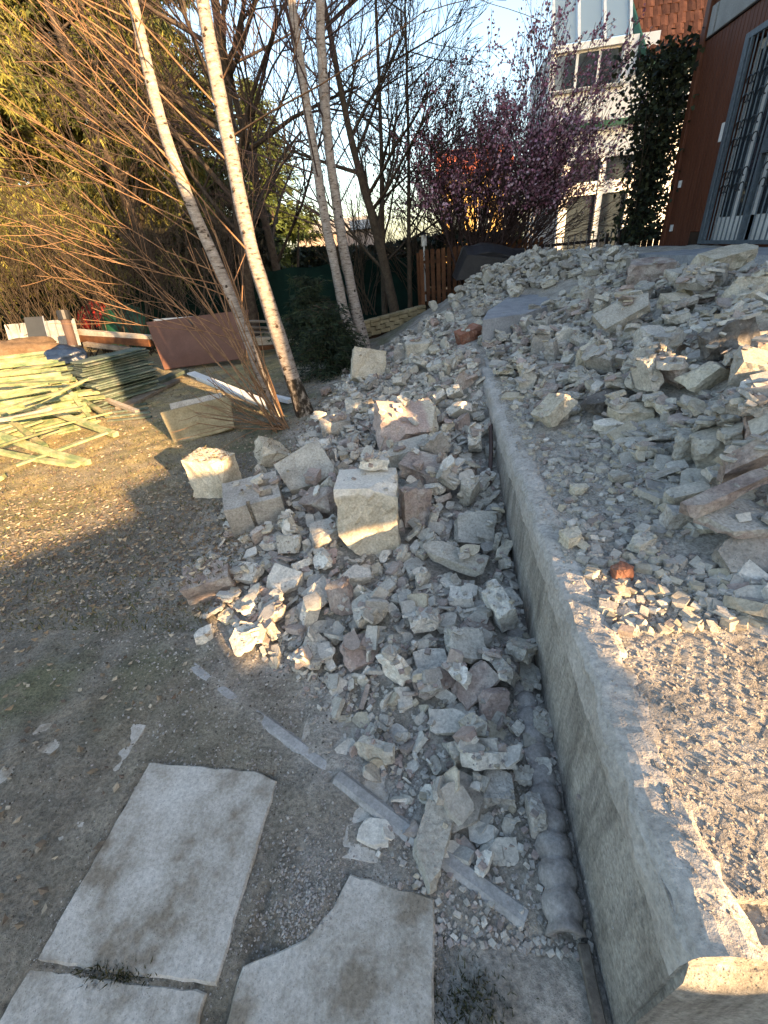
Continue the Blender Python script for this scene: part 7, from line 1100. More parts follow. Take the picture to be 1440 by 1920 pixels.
big_bare('thin brown bare tree before the green net', 722, 11.0, 5.5, .075, 35, 'bark_brown', (.3, 0), 12, .2)
big_bare('dark bare tree at the left behind the thicket', 330, 12.5, 8, .15, 36, lean=(-.8, 0), n=16)
for k, (px, Y, L, s, lab) in enumerate([(30, 9.6, 2.9, .35, 'leftmost brown thicket shrub'), (110, 9.9, 2.7, .35, 'brown thicket shrub behind the stove pipe'), (190, 10.2, 2.8, .4, 'brown thicket shrub behind the pale beams'), (265, 10.0, 2.7, .4, 'brown thicket shrub left of the brown sheet'), (360, 10.6, 2.8, .4, 'dark thicket shrub behind the brown sheet'), (440, 11, 2.6, .4, 'dark thicket shrub behind the white birch'), (-60, 9.2, 3.2, .35, 'brown thicket shrub at the left picture edge'), (690, 11.6, 2.4, .3, 'thin bare shrub before the green net'), (795, 12.2, 2.2, .3, 'bare shrub left of the flowering tree')]):
    b = at(px, 620, Y=Y); b.z = 0 if px < 600 else .3; bush('bare_shrub', lab, b, 20 if px < 320 else 18, upf(s), L, .018, 2, 'bark_brown' if k < 4 or k > 5 else 'bark_dark', 50 + k, 'bare shrubs in the thicket', 'shrub', .4, 4, .15, .22)
# flowering plum with purple blossom
b = at(895, 478, Y=11.6); b.z = .75
e, S = bush('flowering_tree', 'large many stemmed shrub covered in purple pink blossom before the white house', b, 66, lambda rr: (.58 * rr.normal() + .3, .35 * rr.normal(), 1.0), 2.4, .028, 3, 'twig_purple', 77, None, 'flowering tree', .48, 4, .18, .3, 'stems', .6, .004)
rr = np.random.default_rng(5); V = []; F = []; Cc = []; FC = [(.46, .22, .30), (.58, .35, .43), (.34, .14, .20), (.64, .46, .52), (.42, .20, .28)]
for (p, d) in S.tips:
    if p[2] < 1.25 + .4 * rr.random(): continue
    for k in range(rr.integers(3, 9)):
        q = p - d * rr.random() * .35 + rr.normal(size=3) * .03; c = np.array(FC[rr.integers(5)]) * rr.uniform(.7, 1.2)
        for _ in range(2):
            a = rr.normal(size=3); a /= np.linalg.norm(a); bb = np.cross(a, rr.normal(size=3)); bb /= np.linalg.norm(bb); s = rr.uniform(.011, .023); i0 = len(V)
            V += [q - a * s - bb * s, q + a * s - bb * s * .6, q + a * s + bb * s, q - a * s * .6 + bb * s]; F.append((i0, i0 + 1, i0 + 2, i0 + 3)); Cc += [c] * 4
me = pymesh('blossom', np.array(V), np.array(F, np.int32)); set_col(me, np.array(Cc)); link('blossom', me, 'foliage', e)
# evergreens
def evergreen(name, label, base, hgt, rad, seed, cols, z0=.12, n=150, droop=.5, dens=16, slen=.34, group='evergreen trees', conic=True, fat=.06, per=7):
    e = empty(name, base, label, 'tree', group); rr = np.random.default_rng(seed); S = Twigs(); V = []; F = []; Cc = []
    path = spline([Vector((0, 0, -.1)), Vector((0, .05, hgt * .5)), Vector((0, 0, hgt))], 20); link('trunk', trunk_mesh(path, np.linspace(hgt * .022, .02, 20), seed, 8), 'bark_dark', e)
    for k in range(n):
        t = z0 + (1 - z0) * ((k + rr.random()) / n); az = rr.random() * 6.28; L = rad * ((1 - t) ** .75 if conic else (1 - t ** 3) ** .5) * (.6 + .5 * rr.random()) + .12; p = np.array([0, 0, hgt * t])
        d = np.array([math.cos(az), math.sin(az), .25 if t < .8 else .7]); pts = [p + d * L * s + np.array([0, 0, -droop * L * s * s]) for s in np.linspace(0, 1, 5)]; S.add(pts, .012 * hgt * .25 + .006, .004)
        m = max(4, int(dens * L)); sv = .15 + .85 * rr.random(m); q = p + d * L * sv[:, None]; q[:, 2] -= droop * L * sv * sv; V.append(q + rr.normal(size=(m, 3)) * np.array([.12, .12, .06]) * (L ** .5)); F.append(np.tile(d, (m, 1)))
    q = np.concatenate(V); dv = np.concatenate(F); c = np.array(cols)[rr.integers(len(cols), size=len(q))] * rr.uniform(.7, 1.25, (len(q), 1)); q = np.repeat(q, per, 0); dv = np.repeat(dv, per, 0); c = np.repeat(c, per, 0); n_ = len(q)
    a = np.stack([dv[:, 0] * .5 + rr.normal(size=n_) * .6, dv[:, 1] * .5 + rr.normal(size=n_) * .6, -1.76 * droop + .35 * rr.normal(size=n_)], 1); a /= np.linalg.norm(a, axis=1, keepdims=True); w = np.cross(a, rr.normal(size=(n_, 3))); w /= np.linalg.norm(w, axis=1, keepdims=True)
    l = (slen * rr.uniform(.5, 1.2, n_))[:, None]; ww = l * fat; V = np.stack([q - w * ww * .6, q + a * l * .5 - w * ww, q + a * l, q + a * l * .5 + w * ww], 1).reshape(-1, 3); F = np.arange(4 * n_).reshape(n_, 4); Cc = np.repeat(c, 4, 0)
    link('limbs', S.mesh('limbs'), 'bark_dark', e); me = pymesh('crown', np.array(V), np.array(F, np.int32)); set_col(me, np.array(Cc)); link('crown', me, 'foliage', e)
YG = [(.16, .15, .03), (.11, .12, .028), (.20, .18, .045), (.075, .09, .025)]; DG = [(.02, .035, .018), (.03, .045, .02), (.014, .025, .015)]
def gp(px, Y, z=0): p = at(px, 600, Y=Y); p.z = z; return p
evergreen('evergreen_tree', 'tall drooping golden green evergreen at the top left', gp(120, 13.0), 13, 3.6, 61, YG, .14, 260, .55, 55, .24, 'evergreen trees', True, .085, 5)
evergreen('evergreen_tree', 'drooping golden green evergreen behind the sunlit birch', gp(330, 14.5), 13.5, 3.2, 62, YG, .16, 240, .55, 52, .24, 'evergreen trees', True, .085, 5)
evergreen('evergreen_tree', 'golden green evergreen at the left picture edge', gp(-120, 11.5), 12, 3.4, 63, YG, .15, 240, .55, 55, .24, 'evergreen trees', True, .085, 5)
evergreen('evergreen_tree', 'dark green evergreen filling the gap behind the two left birches', gp(430, 16.5), 11, 2.6, 67, [(.045, .06, .02), (.07, .085, .025), (.03, .042, .016)], .1, 200, .5, 45, .26, 'evergreen trees', True, .085, 5)
evergreen('evergreen_tree', 'tall dark green evergreen between the two golden ones', gp(225, 16), 14, 3.0, 68, [(.06, .07, .022), (.09, .10, .028), (.035, .045, .016)], .1, 220, .5, 45, .26, 'evergreen trees', True, .085, 5)
evergreen('spruce_tree', 'distant pointed green spruce between the birches', gp(545, 21), 7.2, 2.3, 64, [(.07, .10, .025), (.10, .13, .03), (.05, .07, .02)], .05, 170, .25, 12, .45)
evergreen('young_spruce', 'small dark young spruce right of the white birch base', gp(610, 6.6), .95, .55, 65, DG, .03, 90, .2, 45, .11)
evergreen('young_spruce', 'small dark young spruce before the yellow brick edging', gp(585, 8.2), 1.25, .8, 66, DG, .03, 100, .2, 40, .12)
def hedge(name, label, x0, x1, y, z1, cols, seed, n, dy=.5, z0=0, size=.09):
    rr = np.random.default_rng(seed); x = rr.uniform(x0, x1, n); z = z0 + (z1 - z0) * rr.random(n) ** .8 * (1 + .25 * (vnoise(x, x * 0, .9, seed) - .5)); yy = y + rr.normal(size=n) * dy * .5; V = []; Cc = []
    a = rr.normal(size=(n, 3)); a /= np.linalg.norm(a, axis=1, keepdims=True); b_ = np.cross(a, rr.normal(size=(n, 3))); b_ /= np.linalg.norm(b_, axis=1, keepdims=True); s = (size * rr.uniform(.5, 1.2, n))[:, None]; q = np.stack([x - (x0 + x1) / 2, yy - y, z], 1)
    V = np.stack([q - a * s, q - b_ * s * .5, q + a * s, q + b_ * s * .5], 1).reshape(-1, 3); F = np.arange(4 * n).reshape(n, 4).astype(np.int32); c = np.array(cols)[rr.integers(len(cols), size=n)] * rr.uniform(.7, 1.2, (n, 1)); me = pymesh('foliage', V, F); set_col(me, np.repeat(c, 4, 0))
    e = empty(name, ((x0 + x1) / 2, y, 0), label, 'hedge'); link('foliage', me, 'foliage', e); mb = MB()
    for k in range(int((x1 - x0) / .9) + 1): xx = (x0 - x1) / 2 + .45 + k * .9; mb = MB(); mb.tube([(xx, 0, -.1), (xx + rr.normal() * .1, 0, z1 * .5), (xx + rr.normal() * .2, 0, z1 * .85)], [.05, .04, .015], 6); mb.build('stem', 'bark_dark', e)
hedge('evergreen_hedge', 'tall dark evergreen hedge behind the thicket on the left', -17, -4.4, 13.6, 2.7, [(.016, .022, .012), (.028, .032, .016), (.035, .03, .018)], 71, 26000, .8, 0, .12)
hedge('evergreen_hedge', 'low dark hedge beyond the green net and picket fence', -4.2, 2.4, 15.0, 1.75, [(.012, .02, .012), (.022, .03, .016)], 72, 12000, .6, 0, .1)
# ivy on the corner of the red house
rr = np.random.default_rng(8); n = 9000; zz = 1.3 + 2.55 * rr.random(n) ** .9; wv = .26 + .08 * np.sin(zz * 2.1) + .08 * (zz - 1.3) / 3; q = np.stack([3.62 + rr.normal(size=n) * wv * .8, 9.75 + rr.normal(size=n) * .25, zz], 1)
a = rr.normal(size=(n, 3)); a /= np.linalg.norm(a, axis=1, keepdims=True); b_ = np.cross(a, rr.normal(size=(n, 3))); b_ /= np.linalg.norm(b_, axis=1, keepdims=True); s = rr.uniform(.015, .055, n)[:, None]; o0 = np.array([3.5, 9.7, 1.2]); V = (np.stack([q - a * s, q - b_ * s * .7, q + a * s, q + b_ * s * .7], 1) - o0).reshape(-1, 3)
e = empty('ivy', Vector(o0), 'dark ivy climbing up beside the corner of the red brown house', 'climbing plant'); me = pymesh('leaves', V, np.arange(4 * n).reshape(n, 4).astype(np.int32)); set_col(me, np.repeat(np.array([(.018, .026, .012), (.03, .038, .016), (.045, .05, .02), (.012, .016, .01)])[rr.integers(4, size=n)], 4, 0)); link('leaves', me, 'foliage', e); S = Twigs()
for k in range(16): grow(S, np.array([rr.normal() * .15, .1 + rr.normal() * .1, 0]), np.array([.06 * rr.normal(), .05 * rr.normal(), 1.0]), 1.9, .016, 1, rr, .4, 5, .2, .08, .35)
link('stems', S.mesh('stems'), 'bark_brown', e)

# ------------------------------------------------------------ fences, edging wall, covered heap
def fence_run(name, label, a, b, zb, zt, w, gap, m, rail_m, cat='fence', th=.02, pointed=True, jit=.01):
    a = Vector(a); b = Vector(b); d = b - a; L = d.length; e = empty(name, a, label, cat, None, (0, 0, math.atan2(d.y, d.x))); n = int(L / (w + gap)); H_ = zt - zb
    mb = MB(); hw = w / 2; P = [(-hw, 0), (hw, 0), (hw, H_ - w * .35), (hw * .5, H_), (-hw * .5, H_), (-hw, H_ - w * .35)] if pointed else [(-hw, 0), (hw, 0), (hw, H_), (-hw, H_)]
    k = len(P); mb.add([(x, -th / 2, z) for x, z in P] + [(x, th / 2, z) for x, z in P], [tuple(range(k)), tuple(range(2 * k - 1, k - 1, -1))] + [(i, k + i, k + (i + 1) % k, (i + 1) % k) for i in range(k)]); pm = mb.mesh('picket'); pm.materials.append(MAT[m])
    for i in range(n): link('picket', pm, None, e, ((i + .5) * (w + gap), -.03, zb - a.z + rnd.uniform(-jit, jit)), (0, rnd.uniform(-jit, jit), 0))
    for f in (.22, .78): mb = MB(); mb.box((0, -.008, zb - a.z + H_ * f - .03), (L, .03, zb - a.z + H_ * f + .03)); mb.build('rail', rail_m, e)
    for i in range(int(L / 1.6) + 1): mb = MB(); mb.box((i * 1.6 - .035, .035, zb - a.z - .2), (i * 1.6 + .035, .1, zb - a.z + H_ * .95)); mb.build('post', rail_m, e)
    return e
fl = at(788, 560, Y=11); fence_run('picket_fence', 'reddish brown wooden picket fence behind the far rubble heap', (fl.x, 11.0, .4), (2.35, 11.6, .4), .42, 1.50, .085, .035, 'fence_wood', 'fence_wood')
fence_run('bar_fence', 'dark fence of thin grey metal bars before the white house', (2.2, 11.9, .6), (4.3, 12.1, .6), .75, 1.48, .022, .11, 'zinc', 'dark_iron', th=.02, pointed=False)
fence_run('board_fence', 'dark brown board fence between the bar fence and the red house', (3.55, 10.4, .8), (5.6, 10.6, .8), .9, 1.50, .10, .015, 'fence_dark', 'fence_dark')
# green net fence
a, b = Vector((-13, 13.0, 0)), Vector((-.45, 11.9, 0)); e = empty('net_fence', a, 'dark green windbreak net fence behind the bare trees', 'fence'); d = b - a; n = 60; V = []; F = []
for k in range(n + 1):
    p = d * (k / n); s = .05 * math.sin(k * 1.1) + .03 * noise.noise(Vector((k * .7, 0, 0))); sag = .05 * math.sin(k * math.pi / 5) ** 2
    for t in range(5): V.append((p.x, p.y + s * (1 - abs(t - 2) / 3), .02 + (1.38 - sag) * t / 4))
for k in range(n):
    for t in range(4): i = k * 5 + t; F.append((i, i + 5, i + 6, i + 1))
me = bpy.data.meshes.new('net'); me.from_pydata(V, [], F); link('net', me, 'green_net', e)
for k in range(0, n + 1, 5): p = d * (k / n); MB().tube([(p.x, p.y + .09, -.2), (p.x, p.y + .09, 1.45)], .025, 6).build('post', 'dark_iron', e)
# yellow brick garden edging, stepped up the slope
e = empty('brick_edging', at(735, 605, Y=9.8), 'low yellowish brick garden edging behind the birch pair', 'garden wall'); o_ = e.location
A_, B_ = at(560, 672, Y=8.7), at(800, 575, Y=10.6); d = (B_ - A_); L = math.hypot(d.x, d.y); ang_ = math.atan2(d.y, d.x); bl = .235; bh = .085; bmesh_ = MB().box((-bl / 2 + .006, -.06, -bh / 2 + .005), (bl / 2 - .006, .06, bh / 2 - .005)).mesh('brick', .006); bmesh_.materials.append(MAT['yellow_brick'])
cap = MB().box((-.11, -.075, -.03), (.11, .075, .03)).mesh('cap', .006); cap.materials.append(MAT['yellow_brick'])
for c in range(3):
    for k in range(int(L / bl)):
        t = (k + (.5 if c % 2 else 0) + .5) / (L / bl)
        if t > 1: continue
        p = A_ + d * t; z = .22 * t - .06; link('brick', bmesh_, None, e, (p.x - o_.x, p.y - o_.y, z + (c + .5) * bh - o_.z), (0, 0, ang_))
for k in range(int(L / .235)): t = (k + .5) / (L / .235); p = A_ + d * t; link('cap', cap, None, e, (p.x - o_.x, p.y - o_.y, .22 * t - .06 + 3 * bh + .034 - o_.z), (0, -.05, ang_))
mb = MB(); mb.add([(A_.x - o_.x, A_.y - o_.y, -.3 - o_.z), (B_.x - o_.x, B_.y - o_.y, -.0 - o_.z), (B_.x - o_.x, B_.y - o_.y, .15 + 3 * bh - o_.z), (A_.x - o_.x, A_.y - o_.y, -.07 + 3 * bh - o_.z), (A_.x - o_.x, A_.y + .05 - o_.y, -.3 - o_.z), (B_.x - o_.x, B_.y + .05 - o_.y, -.0 - o_.z), (B_.x - o_.x, B_.y + .05 - o_.y, .15 + 3 * bh - o_.z), (A_.x - o_.x, A_.y + .05 - o_.y, -.07 + 3 * bh - o_.z)], [(0, 1, 2, 3), (7, 6, 5, 4), (0, 4, 5, 1), (1, 5, 6, 2), (2, 6, 7, 3), (3, 7, 4, 0)]); mb.build('core', 'fence_dark', e)
# tarp covered object
P = [at(848, 520, Y=9.9), at(868, 465, Y=9.9), at(905, 458, Y=9.9), at(990, 468, Y=9.9), at(1003, 505, Y=9.9)]; V = []; F = []; n = len(P)
for (dy, k) in ((-.05, .86), (.12, 1), (.55, 1), (.8, .8)):
    for p in P: c = P[2]; V.append((c.x + (p.x - c.x) * k, 9.9 + dy, .55 + (p.z - .55) * k + .02 * rnd.uniform(-1, 1)))
for r_ in range(3):
    for i in range(n - 1): F.append((r_ * n + i, r_ * n + i + 1, (r_ + 1) * n + i + 1, (r_ + 1) * n + i))
F += [tuple(range(n - 1, -1, -1)), tuple(3 * n + i for i in range(n))]
me = bpy.data.meshes.new('tarp'); me.from_pydata(V, [], F); bm = bmesh.new(); bm.from_mesh(me); bmesh.ops.subdivide_edges(bm, edges=bm.edges[:], cuts=3, use_grid_fill=True); bmesh.ops.recalc_face_normals(bm, faces=bm.faces)
for v in bm.verts: v.co += Vector((noise.noise(v.co * 3), noise.noise(v.co * 3 + Vector((5, 0, 0))), noise.noise(v.co * 3 + Vector((0, 5, 0))))) * .05
bm.to_mesh(me); bm.free(); tag(link('tarp_cover', me, 'black_tarp'), 'black tarpaulin over a bulky object behind the far rubble heap', 'tarpaulin')
# white lantern on the fence post
e = empty('garden_lantern', at(795, 462, Y=11.4), 'small white lantern standing left of the picket fence', 'lantern'); MB().box((-.06, -.06, 0), (.06, .06, .22)).build('housing', 'white_plastic', e, .01); MB().add([(-.08, -.08, .22), (.08, -.08, .22), (.08, .08, .22), (-.08, .08, .22), (0, 0, .32)], [(3, 2, 1, 0), (0, 1, 4), (1, 2, 4), (2, 3, 4), (3, 0, 4)]).build('cap', 'dark_iron', e); MB().box((-.02, -.02, -1.1), (.02, .02, 0)).build('pole', 'white_plastic', e)
lump('red_bag', gp(185, 10.9, .75), (.5, .3, .35), 14, 'red_plastic', 'dark red bundle deep in the thicket', 'bundle', .3, 3)
lump('green_bin', gp(235, 10.6, .35), (.6, .4, .75), 15, 'green_plastic', 'dark green covered heap behind the thicket', 'heap', .15, 3)

# ------------------------------------------------------------ red brown house with grille door
e = empty('red_house', (3.8, 9.27, 1.2), 'red brown boarded house with a steel grille door at the right edge', 'house'); OX, OY, OZ = 3.8, 9.27, 1.2
def hb_(name, a, b, m, bevel=0, parent=None):
    q = [v for v in (OX, OY, OZ)]; mb = MB(); mb.box([a[i] - q[i] for i in range(3)], [b[i] - q[i] for i in range(3)]); return mb.build(name, m, parent or e, bevel)
ys_ = [3.0, 6.05, 7.93, 9.20]; zs_ = [.6, 1.25, 3.36, 6.2]
mb = MB(); M = Matrix(((0, 0, 1, 3.835 - OX), (1, 0, 0, -OY), (0, 1, 0, -OZ), (0, 0, 0, 1))); grid_prism(mb, ys_, zs_, lambda i, j: not (i == 1 and j == 1), 0, .18, M); mb.build('front_wall', 'house_red', e)
hb_('far_wall', (4.02, 9.05, .6), (9, 9.2, 6.2), 'house_red'); hb_('near_wall', (4.02, 3.0, .6), (9, 3.2, 6.2), 'house_red'); hb_('back_wall', (8.8, 3.2, .6), (9, 9.05, 6.2), 'house_red')
hb_('inner_wall', (5.2, 5.0, .7), (5.3, 9.0, 3.6), 'curtain_dark'); hb_('ceiling', (4.02, 3.2, 3.6), (8.8, 9.05, 3.7), 'curtain_dark'); hb_('corner_post', (3.775, 9.14, 1.15), (3.9, 9.27, 6.2), 'house_red', .006)
hb_('roof', (3.4, 2.6, 6.2), (9.4, 9.7, 6.4), 'dark_iron')
bw = .088; pm = MB().box((-.011, -bw / 2 + .004, 0), (.011, bw / 2 - .004, 1)).mesh('board', .004); pm.materials.append(MAT['house_red'])
yk = 9.135 - bw / 2; 
while yk > 5.2:
    z0 = 1.215 if yk > 7.98 else (3.40 if yk > 6.0 else 1.215); z0 = 1.40 if 7.98 < yk < 8.35 else z0
    link('board', pm, None, e, (3.82 - OX, yk - OY, z0 - OZ), None, (1, 1, 3.68 - z0)); yk -= bw
hb_('plinth_board', (3.812, 7.98, 1.22), (3.83, 8.40, 1.395), 'fence_dark'); hb_('drip_strip', (3.79, 5.2, 3.685), (3.83, 9.13, 3.70), 'fence_dark')
for (y0, y1, z0, z1) in ((8.98, 9.13, 3.71, 4.02), (7.62, 8.93, 3.71, 4.12), (6.2, 7.58, 3.71, 4.12), (8.3, 9.13, 4.15, 4.8), (6.9, 8.25, 4.15, 4.8)): hb_('facade_panel', (3.80, y0, z0), (3.83, y1, z1), 'house_panel', .004)
# door behind the grille
dr = hb_('door', (3.93, 6.07, 1.26), (3.97, 7.91, 3.34), 'curtain_dark')
for (y0, y1, z0, z1) in ((7.83, 7.905, 1.27, 3.33), (6.07, 6.14, 1.27, 3.33), (7.0, 7.1, 1.27, 3.33), (7.45, 7.52, 1.55, 3.33), (6.14, 7.83, 1.27, 1.55), (6.14, 7.83, 3.24, 3.33)):
    q = MB(); q.box((3.905 - OX, y0 - OY, z0 - OZ), (3.926, y1 - OY, z1 - OZ)) if False else q.box((3.905 - OX, y0 - OY, z0 - OZ), (3.926 - OX, y1 - OY, z1 - OZ)); q.build('door_frame', 'white_pvc', dr)
for (y0, y1) in ((7.105, 7.445), (7.525, 7.825), (6.145, 6.995)): q = MB(); q.box((3.912 - OX, y0 - OY, 1.56 - OZ), (3.92 - OX, y1 - OY, 3.235 - OZ)); q.build('pane', 'glass_dark', dr)
# grille
gx_ = 3.755; g = hb_('grille', (gx_, 7.86, 1.25), (gx_ + .05, 7.95, 3.42), 'steel_blue', .005)
def gp_(name, mb): return mb.build(name, 'steel_blue', g)
q = MB(); q.box((gx_ - OX, 6.0 - OY, 3.36 - OZ), (gx_ + .05 - OX, 7.858 - OY, 3.42 - OZ)); gp_('top_rail', q); q = MB(); q.box((gx_ - OX, 6.0 - OY, 1.25 - OZ), (gx_ + .05 - OX, 7.858 - OY, 1.29 - OZ)); gp_('bottom_rail', q); q = MB(); q.box((gx_ - OX, 6.93 - OY, 1.292 - OZ), (gx_ + .05 - OX, 6.98 - OY, 3.358 - OZ)); gp_('middle_stile', q)
q = MB(); q.box((gx_ - OX, 7.78 - OY, 1.292 - OZ), (gx_ + .03 - OX, 7.81 - OY, 3.358 - OZ)); gp_('inner_stile', q)
bar = MB().tube([(0, 0, 1.292), (0, 0, 3.358)], .009, 6).mesh('bar'); bar.materials.append(MAT['steel_blue'])
yk = 7.70
while yk > 6.05:
    if abs(yk - 6.95) > .05: link('bar', bar, None, g, (gx_ + .02 - OX, yk - OY, -OZ))
    yk -= .105
sc_ = []
for s in (1, -1):
    for k in range(15): a = k / 14 * 4.6; r_ = .075 * (1 - k / 20); sc_.append((s, a, r_))
scm = MB()
for s in (1, -1): scm.tube([Vector((0, s * (.05 + .075 * (1 - k / 20) * math.cos(k / 14 * 4.6)), .075 * (1 - k / 20) * math.sin(k / 14 * 4.6))) for k in range(15)], .007, 5)
scme = scm.mesh('scroll'); scme.materials.append(MAT['dark_iron'])
for yy in (7.55, 7.24, 6.7, 6.4):
    for zz_ in (1.85, 2.0, 2.33, 2.5, 2.75, 2.92): link('scroll', scme, None, g, (gx_ - .002 - OX, yy - OY, zz_ - OZ), (0, 0, 0))
q = MB(); q.box((gx_ - .03 - OX, 6.8 - OY, 2.15 - OZ), (gx_ + .06 - OX, 6.92 - OY, 2.28 - OZ)); gp_('lock', q)
for (y, z, h) in ((9.0, 2.0, .09), (8.98, 1.42, .09), (8.06, 2.42, .2)): hb_('wall_switch', (3.785, y - .035, z), (3.808, y + .035, z + h), 'white_plastic', .004)

# ------------------------------------------------------------ white house with glazed bay
WX, WY, WZ = 4.6, 18.0, .6; e = empty('white_house', (WX, WY, WZ), 'white rendered house with a glazed bay and red brown tiled roof behind the fence', 'house')
def wb_(name, a, b, m, bevel=0, parent=None): mb = MB(); mb.box((a[0] - WX, a[1] - WY, a[2] - WZ), (b[0] - WX, b[1] - WY, b[2] - WZ)); return mb.build(name, m, parent or e, bevel)
pU = lambda x, y: at(x, y, Y=18.0)
xL, xR = pU(1028, 170).x, pU(1172, 160).x; zW0, zW1 = pU(1100, 165).z, pU(1100, 92).z; zG = pU(1100, 78).z; zB = pU(1100, 232).z
wxs = [xL, xL + .14, xR - .16, xR, xR + .75]; wzs = [zB, zW0, zW1, zG]; M = Matrix(((1, 0, 0, -WX), (0, 0, 1, 0), (0, 1, 0, -WZ), (0, 0, 0, 1)))
mb = MB(); grid_prism(mb, wxs, wzs, lambda i, j: not (i == 1 and j == 1), 0, .25, M); mb.build('bay_wall', 'white_render', e)
wb_('side_wall', (xR + .75, 18.25, .6), (xR + 5, 18.5, zG - .4), 'white_render'); wb_('bay_back', (xL + .1, 21.0, .6), (xR + 4, 21.2, zG), 'white_render'); wb_('left_wall', (xL, 18.26, zB), (xL + .15, 21, zG), 'white_render')
w = wb_('window', (xL + .14, 18.08, zW0), (xR - .16, 18.14, zW0 + .05), 'white_pvc'); x3 = [xL + .14 + (xR - xL - .30) * k / 3 for k in range(4)]
for k in range(3): wb_('pane', (x3[k] + .04, 18.10, zW0 + .055), (x3[k + 1] - .04, 18.115, zW1 - .05), 'glass_dark', 0, None).parent = w
for ch in list(w.children): ch.location = (0, 0, 0)
for k in range(4): o = wb_('mullion', (x3[k] - .035, 18.06, zW0 + .052), (x3[k] + .035, 18.14, zW1 - .052), 'white_pvc'); o.parent = w
o = wb_('head', (xL + .14, 18.06, zW1 - .05), (xR - .16, 18.14, zW1), 'white_pvc'); o.parent = w
wb_('sill', (xL + .1, 17.9, zW0 - .07), (xR - .05, 18.0, zW0 - .005), 'fibre_cement')
wb_('room_dark', (xL + .2, 18.9, zW0 - .3), (xR - .1, 18.95, zW1 + .2), 'curtain_dark')
# sloped glazing over the bay
zT = zG + 2.2; yT = 19.1
for k in range(4): x = xL + .05 + (xR - xL - .1) * k / 3; mb = MB(); mb.bar((x - WX, 17.97 - WY, zG - .02 - WZ), (x - WX, yT - WY, zT - WZ), .075, .09); mb.build('glazing_bar', 'white_pvc', e)
for k in range(3):
    a, b = xL + .10 + (xR - xL - .1) * k / 3, xL + (xR - xL - .1) * (k + 1) / 3; mb = MB(); mb.add([(a - WX, 18.02 - WY, zG + .04 - WZ), (b - WX, 18.02 - WY, zG + .04 - WZ), (b - WX, yT + .03 - WY, zT - WZ), (a - WX, yT + .03 - WY, zT - WZ), (a - WX, 18.04 - WY, zG + .03 - WZ), (b - WX, 18.04 - WY, zG + .03 - WZ), (b - WX, yT + .05 - WY, zT - .01 - WZ), (a - WX, yT + .05 - WY, zT - .01 - WZ)], [(0, 1, 2, 3), (7, 6, 5, 4), (0, 4, 5, 1), (1, 5, 6, 2), (2, 6, 7, 3), (3, 7, 4, 0)]); mb.build('glass_pane', 'glass_sky', e)
wb_('glazing_foot', (xL - .02, 17.93, zG - .16), (xR + .02, 17.998, zG - .01), 'white_pvc')
# lower glazed porch
zL1, zLm, zL0 = pU(1120, 290).z, pU(1120, 352).z, .6; xa, xm, xc = pU(1052, 400).x, pU(1117, 400).x, pU(1172, 400).x
wb_('porch_head', (xa - .15, 17.86, zL1 - .1), (xc + .5, 18.1, zL1 + .18), 'white_render'); wb_('porch_band', (xa - .15, 17.88, zLm - .17), (xc + .3, 18.1, zLm + .17), 'white_render'); wb_('green_gutter', (xL, 17.8, zB - .14), (xR + .5, 18.0, zB - .002), 'green_trim')
for x, wd in ((xa, .26), (xm, .16), (xc, .16), (xc + .5, .45)): wb_('column', (x - wd / 2, 17.84, zL0), (x + wd / 2, 18.08, zL1 - .102), 'white_render')
for (a, b) in ((xa + .14, xm - .09), (xm + .09, xc - .09)):
    wb_('porch_pane', (a, 17.97, zLm + .175), (b, 17.99, zL1 - .105), 'glass_dark'); wb_('porch_pane', (a, 17.97, zL0), (b, 17.99, zLm - .175), 'glass_dark')
wb_('porch_wall', (xa - .1, 18.3, .5), (xR + 1, 18.4, zB - .15), 'curtain_dark'); wb_('wall_over_porch', (xL + .02, 18.12, zL1 + .1), (xR + .75, 18.25, zB - .15), 'white_render')
# tiled roof on the right with green verge
rx0 = pU(1195, 110).x; rz0 = pU(1200, 118).z; sl_ = math.radians(58); dy_, dz_ = math.cos(sl_), math.sin(sl_); tl = MB(); tw_, th_ = .22, .30
tl.add([(-tw_ / 2 + .006, 0, 0), (0, -.03, 0), (tw_ / 2 - .006, 0, 0), (tw_ / 2 - .006, dy_ * th_ * 1.15, dz_ * th_ * 1.15 - .02), (0, dy_ * th_ * 1.15 - .03, dz_ * th_ * 1.15 - .02), (-tw_ / 2 + .006, dy_ * th_ * 1.15, dz_ * th_ * 1.15 - .02), (-tw_ / 2 + .006, .03, -.015), (0, 0, -.015), (tw_ / 2 - .006, .03, -.015)], [(0, 1, 4, 5), (1, 2, 3, 4), (0, 6, 7, 1), (1, 7, 8, 2)]); tm_ = tl.mesh('tile'); tm_.materials.append(MAT['roof_tile'])
rf = MB(); rf.add([(rx0 - WX, .06 - .2, rz0 - WZ - .03), (rx0 + 5 - WX, .06 - .2, rz0 - WZ - .03), (rx0 + 5 - WX, .06 - .2 + dy_ * 4, rz0 + dz_ * 4 - WZ - .03), (rx0 - .8 - WX, .06 - .2 + dy_ * 4, rz0 + dz_ * 4 - WZ - .03)], [(0, 1, 2, 3)]); rfo = rf.build('roof', 'fence_dark', e)
for r_ in range(12):
    sh = -.8 * r_ * th_ / 4
    for c in range(19 + r_ // 3): link('tile', tm_, None, rfo, (rx0 + sh + .1 + (c + (.5 if r_ % 2 else 0)) * tw_ - WX, -.2 + dy_ * th_ * r_, rz0 + dz_ * th_ * r_ - WZ), (rnd.uniform(-.03, .03), rnd.uniform(-.02, .02), rnd.uniform(-.02, .02)))
